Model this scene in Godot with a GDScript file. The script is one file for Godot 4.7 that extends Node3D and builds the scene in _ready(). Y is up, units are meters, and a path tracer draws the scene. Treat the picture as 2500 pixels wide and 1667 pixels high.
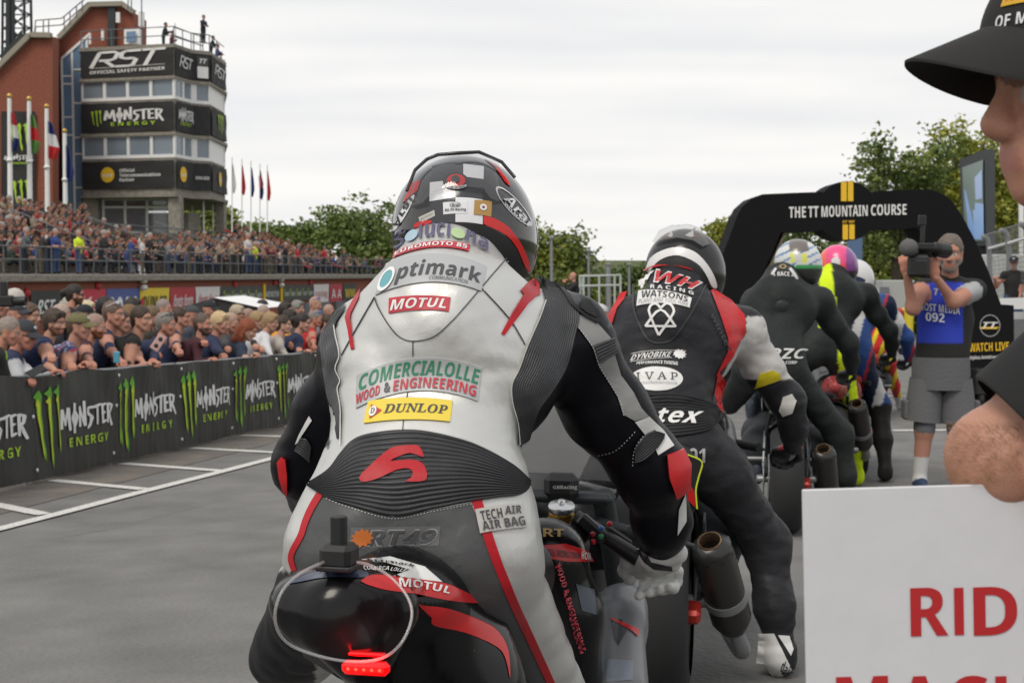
extends Node3D

const LENS := 3500.0
const TILT := 0.04667
const EYE := 1.25

# ---------------------------------------------------------------- placing
func at(px: float, py: float, d: float) -> Vector3:
	var a := (px - 1250.0) / LENS
	var b := (833.5 - py) / LENS
	var dir := Vector3(a, -sin(TILT) + b * cos(TILT), -cos(TILT) - b * sin(TILT))
	return Vector3(0, EYE, 0) + dir * (d / -dir.z)

func seen_at(p: Vector3) -> Vector2:
	# the inverse of at()
	var q := p - Vector3(0, EYE, 0)
	var f := -q.y * sin(TILT) - q.z * cos(TILT)
	return Vector2(1250.0 + q.x / f * LENS, 833.5 - (q.y * cos(TILT) - q.z * sin(TILT)) / f * LENS)

func road(along: float, lat: float, h := 0.0) -> Vector3:
	# a point on the ground, measured along the road and out to its left verge
	var x := 0.1711 * along - 0.9853 * lat
	var z := -0.9853 * along - 0.1711 * lat
	return Vector3(x, ground_y(along, lat) + h, z)

func ground_y(along: float, lat: float) -> float:
	var a := clampf(along, -30.0, 160.0)
	return -0.028 * a - 0.02 * clampf(lat - 1.0, 0.0, 8.0)

func ground_h(x: float, z: float) -> float:
	return ground_y(0.1711 * x - 0.9853 * z, -0.9853 * x - 0.1711 * z)

func on_ground(px: float, py: float) -> Vector3:
	var d := 8.0
	for i in 30:
		var p := at(px, py, d)
		var g := ground_h(p.x, p.z)
		d *= clampf((EYE - g) / maxf(EYE - p.y, 0.01), 0.6, 1.6)
	return at(px, py, d)

var used_names := {}
func numbered(called: String) -> String:
	var n: int = used_names.get(called, 0)
	used_names[called] = n + 1
	return called if n == 0 else "%s_%03d" % [called, n]

func tag(o: Node, label: String, category := "", group := "", kind := "") -> void:
	if label: o.set_meta("label", label)
	if category: o.set_meta("category", category)
	if group: o.set_meta("group", group)
	if kind: o.set_meta("kind", kind)

func thing(called: String, label: String, category: String, where := Vector3.ZERO, yaw := 0.0, group := "") -> Node3D:
	var o := Node3D.new()
	o.name = numbered(called)
	add_child(o)
	o.position = where
	o.rotation.y = yaw
	tag(o, label, category, group)
	return o

# ---------------------------------------------------------------- mesh building
class MB:
	var v := PackedVector3Array()
	var i := PackedInt32Array()
	var c := PackedColorArray()
	var uv := PackedVector2Array()
	func tri(a: Vector3, b: Vector3, d: Vector3) -> void:
		var n := v.size()
		v.append(a); v.append(b); v.append(d)
		i.append(n); i.append(n + 1); i.append(n + 2)
	func quad(a: Vector3, b: Vector3, d: Vector3, e: Vector3) -> void:
		# corners clockwise as seen from the front
		var n := v.size()
		v.append(a); v.append(b); v.append(d); v.append(e)
		i.append(n); i.append(n + 1); i.append(n + 2); i.append(n); i.append(n + 2); i.append(n + 3)
	func box(t: Transform3D, s: Vector3, bev := 0.0) -> void:
		var h := s * 0.5
		if bev <= 0.0:
			for ax in 3:
				for sg in [-1.0, 1.0]:
					var n := Vector3.ZERO; n[ax] = sg
					var u := Vector3.ZERO; u[(ax + 1) % 3] = 1.0
					var w := n.cross(u)
					var o: Vector3 = n * h[ax]
					var du: Vector3 = u * h[(ax + 1) % 3]
					var dw: Vector3 = w * h[(ax + 2) % 3]
					quad(t * (o - du - dw), t * (o - du + dw), t * (o + du + dw), t * (o + du - dw))
			return
		var b := minf(bev, minf(h.x, minf(h.y, h.z)) * 0.95)
		var k := h - Vector3(b, b, b)
		for ax in 3:
			for sg in [-1.0, 1.0]:
				var n := Vector3.ZERO; n[ax] = sg
				var u := Vector3.ZERO; u[(ax + 1) % 3] = 1.0
				var w := n.cross(u)
				var o: Vector3 = n * h[ax]
				var du: Vector3 = u * k[(ax + 1) % 3]
				var dw: Vector3 = w * k[(ax + 2) % 3]
				quad(t * (o - du - dw), t * (o - du + dw), t * (o + du + dw), t * (o + du - dw))
		for ax in 3:
			var a1 := (ax + 1) % 3
			var a2 := (ax + 2) % 3
			for s1 in [-1.0, 1.0]:
				for s2 in [-1.0, 1.0]:
					var e := Vector3.ZERO; e[ax] = k[ax]
					var p := Vector3.ZERO; p[a1] = s1 * h[a1]; p[a2] = s2 * k[a2]
					var q := Vector3.ZERO; q[a1] = s1 * k[a1]; q[a2] = s2 * h[a2]
					if s1 * s2 < 0.0: quad(t * (p - e), t * (q - e), t * (q + e), t * (p + e))
					else: quad(t * (p - e), t * (p + e), t * (q + e), t * (q - e))
		for sx in [-1.0, 1.0]:
			for sy in [-1.0, 1.0]:
				for sz in [-1.0, 1.0]:
					var p := Vector3(sx * h.x, sy * k.y, sz * k.z)
					var q := Vector3(sx * k.x, sy * h.y, sz * k.z)
					var r := Vector3(sx * k.x, sy * k.y, sz * h.z)
					if sx * sy * sz > 0.0: tri(t * p, t * r, t * q)
					else: tri(t * p, t * q, t * r)
	func rings(rows: Array, closed := true, caps := true) -> void:
		# rows of equally many points; consecutive rows are joined, smooth (shared vertices)
		var n := v.size()
		var w: int = rows[0].size()
		for r in rows: v.append_array(r)
		var last := w if closed else w - 1
		for a in rows.size() - 1:
			for b in last:
				var p := n + a * w + b
				var q := n + a * w + (b + 1) % w
				i.append(p); i.append(p + w); i.append(q)
				i.append(q); i.append(p + w); i.append(q + w)
		if caps and closed:
			for e in 2:
				var row: PackedVector3Array = rows[0] if e == 0 else rows[rows.size() - 1]
				var m := Vector3.ZERO
				for p in row: m += p
				m /= w
				var s := v.size()
				v.append(m); v.append_array(row)
				for b in w:
					var p := s + 1 + b
					var q := s + 1 + (b + 1) % w
					i.append(s)
					if e == 0: i.append(p); i.append(q)
					else: i.append(q); i.append(p)
	func tube(pts: PackedVector3Array, rad, sides := 8, caps := true, flat := 1.0, flat_dir := Vector3.UP) -> void:
		var rows := []
		var up := Vector3.ZERO
		for k in pts.size():
			var d := (pts[mini(k + 1, pts.size() - 1)] - pts[maxi(k - 1, 0)]).normalized()
			if up == Vector3.ZERO:
				up = flat_dir if absf(flat_dir.dot(d)) < 0.95 else Vector3.RIGHT
			var s := d.cross(up).normalized()
			up = s.cross(d).normalized()
			var r: float = rad if (rad is float) else rad[k]
			var row := PackedVector3Array()
			for a in sides:
				var t := TAU * a / sides
				row.append(pts[k] + (s * cos(t) - up * sin(t) * flat) * r)
			rows.append(row)
		rings(rows, true, caps)
	func lathe(prof: PackedVector2Array, sides: int, t: Transform3D, caps := false) -> void:
		var rows := []
		for p in prof:
			var row := PackedVector3Array()
			for a in sides:
				var th := -TAU * a / sides
				row.append(t * Vector3(p.x * cos(th), p.y, p.x * sin(th)))
			rows.append(row)
		rings(rows, true, caps)
	func ellipsoid(t: Transform3D, r: Vector3, sides := 16, rows_n := 10) -> void:
		var prof := PackedVector2Array()
		for k in rows_n + 1:
			var a := -PI / 2 + PI * k / rows_n
			prof.append(Vector2(maxf(cos(a), 0.001), sin(a)))
		lathe(prof, sides, t * Transform3D(Basis.from_scale(r), Vector3.ZERO))
	func prism(poly: PackedVector2Array, t: Transform3D, depth: float) -> void:
		# a flat outline in x and y, from z = 0 to z = depth
		var tr := Geometry2D.triangulate_polygon(poly)
		var area := 0.0
		for k in poly.size():
			area += poly[k].cross(poly[(k + 1) % poly.size()])
		for k in range(0, tr.size(), 3):
			var a := poly[tr[k]]
			var b := poly[tr[k + 1]]
			var d := poly[tr[k + 2]]
			if (b - a).cross(d - a) > 0.0:
				var s := b; b = d; d = s
			tri(t * Vector3(a.x, a.y, depth), t * Vector3(b.x, b.y, depth), t * Vector3(d.x, d.y, depth))
			tri(t * Vector3(a.x, a.y, 0), t * Vector3(d.x, d.y, 0), t * Vector3(b.x, b.y, 0))
		for k in poly.size():
			var a := poly[k]
			var b := poly[(k + 1) % poly.size()]
			if area < 0.0:
				var s := a; a = b; b = s
			quad(t * Vector3(a.x, a.y, depth), t * Vector3(b.x, b.y, depth), t * Vector3(b.x, b.y, 0), t * Vector3(a.x, a.y, 0))
	func sheet(g: Array, thick: Vector3) -> void:
		# a grid of points (rows of rows) given a thickness
		rings(g, false, false)
		var back := []
		for r in g:
			var row := PackedVector3Array()
			for p in r: row.append(p + thick)
			row.reverse()
			back.append(row)
		rings(back, false, false)
		var h := g.size()
		var w: int = g[0].size()
		for k in w - 1:
			quad(g[0][k], g[0][k + 1], g[0][k + 1] + thick, g[0][k] + thick)
			quad(g[h - 1][k + 1], g[h - 1][k], g[h - 1][k] + thick, g[h - 1][k + 1] + thick)
		for k in h - 1:
			quad(g[k + 1][0], g[k][0], g[k][0] + thick, g[k + 1][0] + thick)
			quad(g[k][w - 1], g[k + 1][w - 1], g[k + 1][w - 1] + thick, g[k][w - 1] + thick)
	func join(o: MB, t := Transform3D.IDENTITY) -> void:
		var n := v.size()
		for p in o.v: v.append(t * p)
		for k in o.i: i.append(n + k)
		c.append_array(o.c)
	func mesh() -> ArrayMesh:
		var n := PackedVector3Array()
		n.resize(v.size())
		for k in range(0, i.size(), 3):
			var a := i[k]
			var b := i[k + 1]
			var d := i[k + 2]
			var f := (v[d] - v[a]).cross(v[b] - v[a])
			n[a] += f; n[b] += f; n[d] += f
		for k in n.size():
			n[k] = n[k].normalized() if n[k].length_squared() > 1e-20 else Vector3.UP
		var ar := []
		ar.resize(Mesh.ARRAY_MAX)
		ar[Mesh.ARRAY_VERTEX] = v
		ar[Mesh.ARRAY_NORMAL] = n
		ar[Mesh.ARRAY_INDEX] = i
		if c.size() == v.size() and c.size() > 0: ar[Mesh.ARRAY_COLOR] = c
		if uv.size() == v.size() and uv.size() > 0: ar[Mesh.ARRAY_TEX_UV] = uv
		var m := ArrayMesh.new()
		m.add_surface_from_arrays(Mesh.PRIMITIVE_TRIANGLES, ar)
		return m

func part(mb, called: String, mat: Material, parent: Node = null, where := Vector3.ZERO) -> MeshInstance3D:
	var o := MeshInstance3D.new()
	o.mesh = mb.mesh() if mb is MB else mb
	o.material_override = mat
	o.position = where
	if parent == null or parent == self:
		o.name = numbered(called)
		add_child(o)
	else:
		o.name = called
		parent.add_child(o, true)
	return o

func xf(pos: Vector3, yaw := 0.0, pitch := 0.0, roll := 0.0) -> Transform3D:
	return Transform3D(Basis.from_euler(Vector3(pitch, yaw, roll)), pos)

func along_to(a: Vector3, b: Vector3, up := Vector3.UP) -> Transform3D:
	# y axis runs from a to b, origin in the middle
	var y := (b - a).normalized()
	var x := up.cross(y)
	if x.length() < 0.05: x = Vector3.RIGHT.cross(y)
	x = x.normalized()
	return Transform3D(Basis(x, y, x.cross(y)), (a + b) * 0.5)

func bar(mb: MB, a: Vector3, b: Vector3, w: float, d := -1.0, up := Vector3.UP, bev := 0.0) -> void:
	mb.box(along_to(a, b, up), Vector3(w, a.distance_to(b), w if d < 0.0 else d), bev)

func pipe(mb: MB, a: Vector3, b: Vector3, r: float, sides := 8, r2 := -1.0) -> void:
	mb.tube(PackedVector3Array([a, b]), PackedFloat32Array([r, r if r2 < 0.0 else r2]), sides)

func smooth_path(pts: Array, per := 6) -> PackedVector3Array:
	var out := PackedVector3Array()
	for k in pts.size() - 1:
		var p0: Vector3 = pts[maxi(k - 1, 0)]
		var p3: Vector3 = pts[mini(k + 2, pts.size() - 1)]
		for s in per:
			out.append((pts[k] as Vector3).cubic_interpolate(pts[k + 1], p0, p3, float(s) / per))
	out.append(pts[pts.size() - 1])
	return out

func smooth2(pts: Array, per := 6) -> PackedVector2Array:
	var out := PackedVector2Array()
	for k in pts.size() - 1:
		var p0: Vector2 = pts[maxi(k - 1, 0)]
		var p3: Vector2 = pts[mini(k + 2, pts.size() - 1)]
		for s in per:
			out.append((pts[k] as Vector2).cubic_interpolate(pts[k + 1], p0, p3, float(s) / per))
	out.append(pts[pts.size() - 1])
	return out

func resampled(pts: PackedVector2Array, n: int) -> PackedVector2Array:
	var total := 0.0
	for k in pts.size() - 1: total += pts[k].distance_to(pts[k + 1])
	var out := PackedVector2Array()
	var k := 0
	var run := 0.0
	for s in n:
		var want := total * s / (n - 1)
		while k < pts.size() - 2 and run + pts[k].distance_to(pts[k + 1]) < want:
			run += pts[k].distance_to(pts[k + 1])
			k += 1
		var l := pts[k].distance_to(pts[k + 1])
		out.append(pts[k].lerp(pts[k + 1], clampf((want - run) / maxf(l, 1e-6), 0.0, 1.0)))
	return out

# ---------------------------------------------------------------- materials
func lin(r: float, g: float, b: float) -> Color:
	return Color(r, g, b).linear_to_srgb()

var noise_tex := {}
func noise(freq: float, seed_n: int, normal := false, bump := 4.0, ramp: Gradient = null, size := 512, ridged := false) -> NoiseTexture2D:
	var key := "%s %s %s %s %s %s %s" % [freq, seed_n, normal, bump, ramp.get_instance_id() if ramp else 0, size, ridged]
	if noise_tex.has(key): return noise_tex[key]
	var t := NoiseTexture2D.new()
	var n := FastNoiseLite.new()
	n.seed = seed_n
	n.noise_type = FastNoiseLite.TYPE_SIMPLEX_SMOOTH
	n.frequency = freq
	n.fractal_octaves = 4
	if ridged: n.fractal_type = FastNoiseLite.FRACTAL_RIDGED
	t.width = size; t.height = size
	t.seamless = true
	t.noise = n
	t.as_normal_map = normal
	t.bump_strength = bump
	if ramp: t.color_ramp = ramp
	noise_tex[key] = t
	return t

func ramp(cols: Array) -> Gradient:
	var g := Gradient.new()
	var off := PackedFloat32Array()
	var cc := PackedColorArray()
	for k in cols.size():
		off.append(float(k) / (cols.size() - 1))
		cc.append(cols[k])
	g.offsets = off
	g.colors = cc
	return g

func mat(col: Color, rough := 0.6, metal := 0.0) -> StandardMaterial3D:
	var m := StandardMaterial3D.new()
	m.albedo_color = col.linear_to_srgb()
	m.roughness = rough
	m.metallic = metal
	return m

func vmat(rough := 0.7, metal := 0.0) -> StandardMaterial3D:
	var m := mat(Color.WHITE, rough, metal)
	m.vertex_color_use_as_albedo = true
	return m

func grained(m: StandardMaterial3D, scale: float, strength: float, seed_n := 1, freq := 0.02, world := true) -> StandardMaterial3D:
	m.uv1_triplanar = true
	m.uv1_world_triplanar = world
	m.uv1_scale = Vector3.ONE * scale
	m.normal_enabled = true
	m.normal_texture = noise(freq, seed_n, true, 5.0)
	m.normal_scale = strength
	return m

func mottled(m: StandardMaterial3D, a: Color, b: Color, scale: float, seed_n := 5, freq := 0.01) -> StandardMaterial3D:
	# the two linear colours are blended by noise
	m.albedo_color = Color.WHITE
	m.albedo_texture = noise(freq, seed_n, false, 4.0, ramp([a.linear_to_srgb(), a.lerp(b, 0.35).linear_to_srgb(), a.lerp(b, 0.65).linear_to_srgb(), b.linear_to_srgb()]))
	m.uv1_triplanar = true
	m.uv1_world_triplanar = true
	m.uv1_scale = Vector3.ONE * scale
	return m

# ---------------------------------------------------------------- rounded bodies from bones
class Body:
	var A := PackedVector3Array()
	var BA := PackedVector3Array()
	var RA := PackedFloat32Array()
	var DR := PackedFloat32Array()
	var IV := PackedFloat32Array()
	var N := PackedVector3Array()
	var S := PackedFloat32Array()
	var ID := PackedInt32Array()
	var CUT := PackedByteArray()
	var k := 0.03
	var wrinkle: FastNoiseLite = null
	var wr_amp := 0.0
	func bone(a: Vector3, b: Vector3, ra: float, rb: float, id := 0, n := Vector3.ZERO, s := 1.0, cut := 0) -> void:
		A.append(a); BA.append(b - a); RA.append(ra); DR.append(rb - ra)
		IV.append(1.0 / maxf((b - a).length_squared(), 1e-9))
		N.append(n.normalized() if n.length() > 0.0 else n); S.append(1.0 / s - 1.0); ID.append(id); CUT.append(cut)
	func ball(p: Vector3, r: float, id := 0, n := Vector3.ZERO, s := 1.0, cut := 0) -> void:
		bone(p, p + Vector3(0, 0.0001, 0), r, r, id, n, s, cut)
	func chain(pts: Array, rad: Array, id := 0, n := Vector3.ZERO, s := 1.0) -> void:
		for j in pts.size() - 1: bone(pts[j], pts[j + 1], rad[j], rad[j + 1], id, n, s)
	func one(j: int, p: Vector3) -> float:
		var pa := p - A[j]
		if S[j] != 0.0: pa += N[j] * (pa.dot(N[j]) * S[j])
		var ba := BA[j]
		var h := clampf(pa.dot(ba) * IV[j], 0.0, 1.0)
		return (pa - ba * h).length() - RA[j] - DR[j] * h
	func eval(p: Vector3, use: PackedInt32Array) -> float:
		var r := 1e3
		for j in use:
			var pa := p - A[j]
			if S[j] != 0.0: pa += N[j] * (pa.dot(N[j]) * S[j])
			var ba := BA[j]
			var t := clampf(pa.dot(ba) * IV[j], 0.0, 1.0)
			var d := (pa - ba * t).length() - RA[j] - DR[j] * t
			if CUT[j]:
				var h := maxf(0.012 - absf(-d - r), 0.0) / 0.012
				r = maxf(r, -d) + h * h * 0.003
			else:
				var g := absf(d - r)
				if d < r: r = d
				if g < k:
					g = 1.0 - g / k
					r -= g * g * k * 0.25
		if wr_amp > 0.0 and r < 0.05: r += wrinkle.get_noise_3d(p.x, p.y * 2.0, p.z) * wr_amp
		return r
	func build(cell: float, colour: Callable) -> MB:
		var lo := Vector3(1e9, 1e9, 1e9)
		var hi := -lo
		for j in A.size():
			if CUT[j]: continue
			var r := maxf(RA[j], RA[j] + DR[j])
			var rr := Vector3(r, r, r)
			lo = lo.min(A[j] - rr).min(A[j] + BA[j] - rr)
			hi = hi.max(A[j] + rr).max(A[j] + BA[j] + rr)
		var mg := Vector3.ONE * (cell * 2.0 + k * 0.3)
		lo -= mg; hi += mg
		var B := 2 if cell > 0.015 else 4
		var bx := int(ceil((hi.x - lo.x) / (cell * B)))
		var by := int(ceil((hi.y - lo.y) / (cell * B)))
		var bz := int(ceil((hi.z - lo.z) / (cell * B)))
		var nx := bx * B + 1
		var ny := by * B + 1
		var nz := bz * B + 1
		var val := PackedFloat32Array()
		val.resize(nx * ny * nz)
		val.fill(1e6)
		var idx := PackedInt32Array()
		idx.resize(nx * ny * nz)
		idx.fill(-1)
		var half := cell * B * 0.8661
		var out := MB.new()
		var cells := PackedInt32Array()
		var all := PackedInt32Array(range(A.size()))
		var blocks := []
		var dd := PackedFloat32Array()
		dd.resize(A.size())
		var big := half * 4.0
		for z4 in range(0, bz, 4):
			for y4 in range(0, by, 4):
				for x4 in range(0, bx, 4):
					var far := lo + Vector3(x4 + 2, y4 + 2, z4 + 2) * (cell * B)
					var near := 1e3
					for j in all:
						dd[j] = one(j, far)
						if not CUT[j]: near = minf(near, dd[j])
					if near > big + k * 1.3: continue
					var some := PackedInt32Array()
					for j in all:
						if dd[j] < (near + 2.2 * big + k if not CUT[j] else big * 1.6 + 0.02): some.append(j)
					for z in range(z4, mini(z4 + 4, bz)):
						for y in range(y4, mini(y4 + 4, by)):
							for x in range(x4, mini(x4 + 4, bx)):
								var mid := lo + Vector3(x + 0.5, y + 0.5, z + 0.5) * (cell * B)
								var best := 1e3
								for j in some:
									var d := one(j, mid)
									dd[j] = d
									if not CUT[j]: best = minf(best, d)
								if best > half + k * 1.3 or best < -half - k: continue
								var use := PackedInt32Array()
								for j in some:
									if CUT[j]:
										if dd[j] < half * 1.6 + 0.02: use.append(j)
									elif dd[j] < best + 2.2 * half + k: use.append(j)
								var mixed := 0
								for c3 in B + 1:
									for c2 in B + 1:
										var base := ((z * B + c3) * ny + y * B + c2) * nx + x * B
										for c1 in B + 1:
											if val[base + c1] > 9e5:
												val[base + c1] = eval(lo + Vector3(x * B + c1, y * B + c2, z * B + c3) * cell, use)
											mixed |= 1 if val[base + c1] < 0.0 else 2
								if mixed == 3: blocks.append([x, y, z, use])
		var sx := 1
		var sy := nx
		var sz := nx * ny
		var co := PackedInt32Array([0, sx, sy, sx + sy, sz, sx + sz, sy + sz, sx + sy + sz])
		for bl in blocks:
			var use: PackedInt32Array = bl[3]
			for c3 in B:
				for c2 in B:
					for c1 in B:
						var gx: int = bl[0] * B + c1
						var gy: int = bl[1] * B + c2
						var gz: int = bl[2] * B + c3
						var o := (gz * ny + gy) * nx + gx
						var m := 0
						for q in 8:
							if val[o + co[q]] < 0.0: m |= 1 << q
						if m == 0 or m == 255: continue
						var sum := Vector3.ZERO
						var cnt := 0
						for q in 8:
							for ax in 3:
								var bit := 1 << ax
								if q & bit: continue
								var r := q | bit
								if ((m >> q) & 1) == ((m >> r) & 1): continue
								var v0 := val[o + co[q]]
								var v1 := val[o + co[r]]
								var t := v0 / (v0 - v1)
								var p := Vector3(q & 1, (q >> 1) & 1, (q >> 2) & 1)
								p[ax] += t
								sum += p
								cnt += 1
						var w := lo + (Vector3(gx, gy, gz) + sum / cnt) * cell
						idx[o] = out.v.size()
						out.v.append(w)
						cells.append(o)
						var bd := 1e3
						var bi := 0
						for j in use:
							if CUT[j]: continue
							var d := one(j, w)
							if d < bd: bd = d; bi = j
						out.c.append(colour.call(ID[bi], w))
		var ax_s := [sx, sy, sz]
		for o in cells:
			for ax in 3:
				var e: int = ax_s[ax]
				var i0 := val[o] < 0.0
				if i0 == (val[o + e] < 0.0): continue
				var u: int = ax_s[(ax + 1) % 3]
				var w: int = ax_s[(ax + 2) % 3]
				if o - u - w < 0: continue
				var a := idx[o]
				var b := idx[o - u]
				var d := idx[o - u - w]
				var f := idx[o - w]
				if b < 0 or d < 0 or f < 0: continue
				if i0:
					out.i.append(a); out.i.append(d); out.i.append(b)
					out.i.append(a); out.i.append(f); out.i.append(d)
				else:
					out.i.append(a); out.i.append(b); out.i.append(d)
					out.i.append(a); out.i.append(d); out.i.append(f)
		return out

# ---------------------------------------------------------------- laying cloth, print and badges on a body
class Relief:
	# how far towards the lens the surface of a body reaches, on a grid in x and y
	var x0 := 0.0
	var y0 := 0.0
	var cell := 0.004
	var w := 0
	var h := 0
	var z := PackedFloat32Array()
	func fill(mbs: Array, cell_size := 0.004) -> void:
		cell = cell_size
		var lo := Vector2(1e9, 1e9)
		var hi := -lo
		for mb in mbs:
			for p in mb.v:
				lo = lo.min(Vector2(p.x, p.y)); hi = hi.max(Vector2(p.x, p.y))
		x0 = lo.x - cell * 6; y0 = lo.y - cell * 6
		w = int((hi.x - x0) / cell) + 8; h = int((hi.y - y0) / cell) + 8
		z.resize(w * h)
		z.fill(-1e6)
		for mb in mbs:
			var v: PackedVector3Array = mb.v
			var ix: PackedInt32Array = mb.i
			for k in range(0, ix.size(), 3):
				var a := v[ix[k]]
				var b := v[ix[k + 1]]
				var c := v[ix[k + 2]]
				var ax := (a.x - x0) / cell
				var ay := (a.y - y0) / cell
				var bx := (b.x - x0) / cell
				var by := (b.y - y0) / cell
				var cx := (c.x - x0) / cell
				var cy := (c.y - y0) / cell
				var den := (bx - ax) * (cy - ay) - (cx - ax) * (by - ay)
				if absf(den) < 1e-6: continue
				for gy in range(int(ceil(minf(ay, minf(by, cy)))), int(floor(maxf(ay, maxf(by, cy)))) + 1):
					for gx in range(int(ceil(minf(ax, minf(bx, cx)))), int(floor(maxf(ax, maxf(bx, cx)))) + 1):
						var l1 := ((gx - ax) * (cy - ay) - (cx - ax) * (gy - ay)) / den
						var l2 := ((bx - ax) * (gy - ay) - (gx - ax) * (by - ay)) / den
						if l1 < -0.001 or l2 < -0.001 or l1 + l2 > 1.001: continue
						var q := a.z + (b.z - a.z) * l1 + (c.z - a.z) * l2
						if q > z[gy * w + gx]: z[gy * w + gx] = q
		for pass_n in 5:
			var zz := z.duplicate()
			for gy in range(1, h - 1):
				for gx in range(1, w - 1):
					var o := gy * w + gx
					if zz[o] > -1e5: continue
					var s := 0.0
					var n := 0
					for q in [o - 1, o + 1, o - w, o + w]:
						if zz[q] > -1e5: s += zz[q]; n += 1
					if n: z[o] = s / n - cell * 1.0
	func look(x: float, y: float) -> float:
		var fx := clampf((x - x0) / cell, 0.0, w - 2.001)
		var fy := clampf((y - y0) / cell, 0.0, h - 2.001)
		var gx := int(fx)
		var gy := int(fy)
		fx -= gx; fy -= gy
		var o := gy * w + gx
		var a := z[o]
		var b := z[o + 1]
		var c := z[o + w]
		var d := z[o + w + 1]
		var lowest := minf(minf(a, b), minf(c, d))
		if lowest < -1e5:
			return maxf(maxf(a, b), maxf(c, d))
		return lerpf(lerpf(a, b, fx), lerpf(c, d, fx), fy)
	func normal(x: float, y: float) -> Vector3:
		var e := cell * 1.5
		var gx := look(x + e, y) - look(x - e, y)
		var gy := look(x, y + e) - look(x, y - e)
		gx = clampf(gx, -8.0 * e, 8.0 * e)
		gy = clampf(gy, -8.0 * e, 8.0 * e)
		return Vector3(-gx, -gy, 2.0 * e).normalized()

func laid(rel: Relief, q: Vector2, off: float, guess: float) -> Vector3:
	var p := at(q.x, q.y, guess)
	var d := guess
	for k in 7:
		var zz := rel.look(p.x, p.y)
		if zz < -1e5: break
		d = lerpf(d, -zz, 0.85)
		p = at(q.x, q.y, d)
	if absf(rel.look(p.x, p.y) - p.z) > 0.003:
		# a steep place: walk along the line of sight until it meets the surface
		var near := guess - 0.35
		while near < guess + 0.7:
			p = at(q.x, q.y, near)
			var zz := rel.look(p.x, p.y)
			if zz > -1e5 and p.z < zz: break
			near += 0.012
		if near < guess + 0.7:
			var lo := near - 0.012
			for k in 6:
				d = (lo + near) * 0.5
				p = at(q.x, q.y, d)
				if p.z < rel.look(p.x, p.y): near = d
				else: lo = d
		else: p = at(q.x, q.y, d)
	return p + rel.normal(p.x, p.y) * off

func split_tris(tris: PackedVector2Array, most: float) -> PackedVector2Array:
	var out := PackedVector2Array()
	var stack := tris.duplicate()
	while stack.size() >= 3:
		var n := stack.size()
		var a := stack[n - 3]
		var b := stack[n - 2]
		var c := stack[n - 1]
		stack.resize(n - 3)
		var ab := a.distance_to(b)
		var bc := b.distance_to(c)
		var ca := c.distance_to(a)
		var m := maxf(ab, maxf(bc, ca))
		if m <= most:
			out.append(a); out.append(b); out.append(c)
		elif m == ab:
			var h := (a + b) * 0.5
			stack.append_array([a, h, c, h, b, c])
		elif m == bc:
			var h := (b + c) * 0.5
			stack.append_array([a, b, h, a, h, c])
		else:
			var h := (c + a) * 0.5
			stack.append_array([a, b, h, b, c, h])
	return out

func lay_tris(rel: Relief, tris: PackedVector2Array, off: float, guess: float, rim := 0.002) -> MB:
	# triangles in the picture's own measure, laid on the body and given an edge
	var mb := MB.new()
	var seen := {}
	var edges := {}
	var flat := PackedVector2Array()
	for k in range(0, tris.size(), 3):
		var t := PackedInt32Array()
		var cr := (tris[k + 1] - tris[k]).cross(tris[k + 2] - tris[k])
		if absf(cr) < 1e-5: continue
		for o in ([0, 1, 2] if cr > 0.0 else [0, 2, 1]):
			var q := tris[k + o]
			var key := Vector2i((q * 20.0).round())
			if not seen.has(key):
				seen[key] = mb.v.size()
				mb.v.append(laid(rel, q, off, guess))
				flat.append(q)
			t.append(seen[key])
		for e in 3:
			var a := t[e]
			var b := t[(e + 1) % 3]
			if edges.has(Vector2i(b, a)): edges.erase(Vector2i(b, a))
			else: edges[Vector2i(a, b)] = true
		mb.i.append_array(t)
	if rim > 0.0:
		for e in edges:
			var a: Vector3 = mb.v[e.x]
			var b: Vector3 = mb.v[e.y]
			var down := Vector3(0, 0, -rim - off)
			mb.quad(b, a, a + down, b + down)
	return mb

func patch(rel: Relief, outline: PackedVector2Array, off: float, guess: float, most := 14.0) -> MB:
	var tr := Geometry2D.triangulate_polygon(outline)
	var tris := PackedVector2Array()
	for k in tr: tris.append(outline[k])
	return lay_tris(rel, split_tris(tris, most), off, guess)

func ribbed(rel: Relief, ea: PackedVector2Array, eb: PackedVector2Array, ribs: int, off: float, amp: float, guess: float, n_along := 50) -> MB:
	# a panel of padded ribs that run from the first points of both edges to their last
	var a := resampled(ea, n_along)
	var b := resampled(eb, n_along)
	var rows := []
	var per := 6
	for s in ribs * per + 1:
		var t := float(s) / (ribs * per)
		var ph := fposmod(float(s) / per, 1.0)
		var hgt := off + amp * (sqrt(maxf(0.0, 1.0 - pow(absf(ph * 2.0 - 1.0), 2.4))) - 0.15)
		var row := PackedVector3Array()
		for q in n_along:
			row.append(laid(rel, a[q].lerp(b[q], t), hgt, guess))
		rows.append(row)
	var mb := MB.new()
	mb.rings(rows, false, false)
	# turn it to the front if the edges were given the other way round
	var f := (mb.v[mb.i[2]] - mb.v[mb.i[0]]).cross(mb.v[mb.i[1]] - mb.v[mb.i[0]])
	if f.z < 0.0:
		for k in range(0, mb.i.size(), 3):
			var s := mb.i[k + 1]
			mb.i[k + 1] = mb.i[k + 2]
			mb.i[k + 2] = s
	return mb

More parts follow.
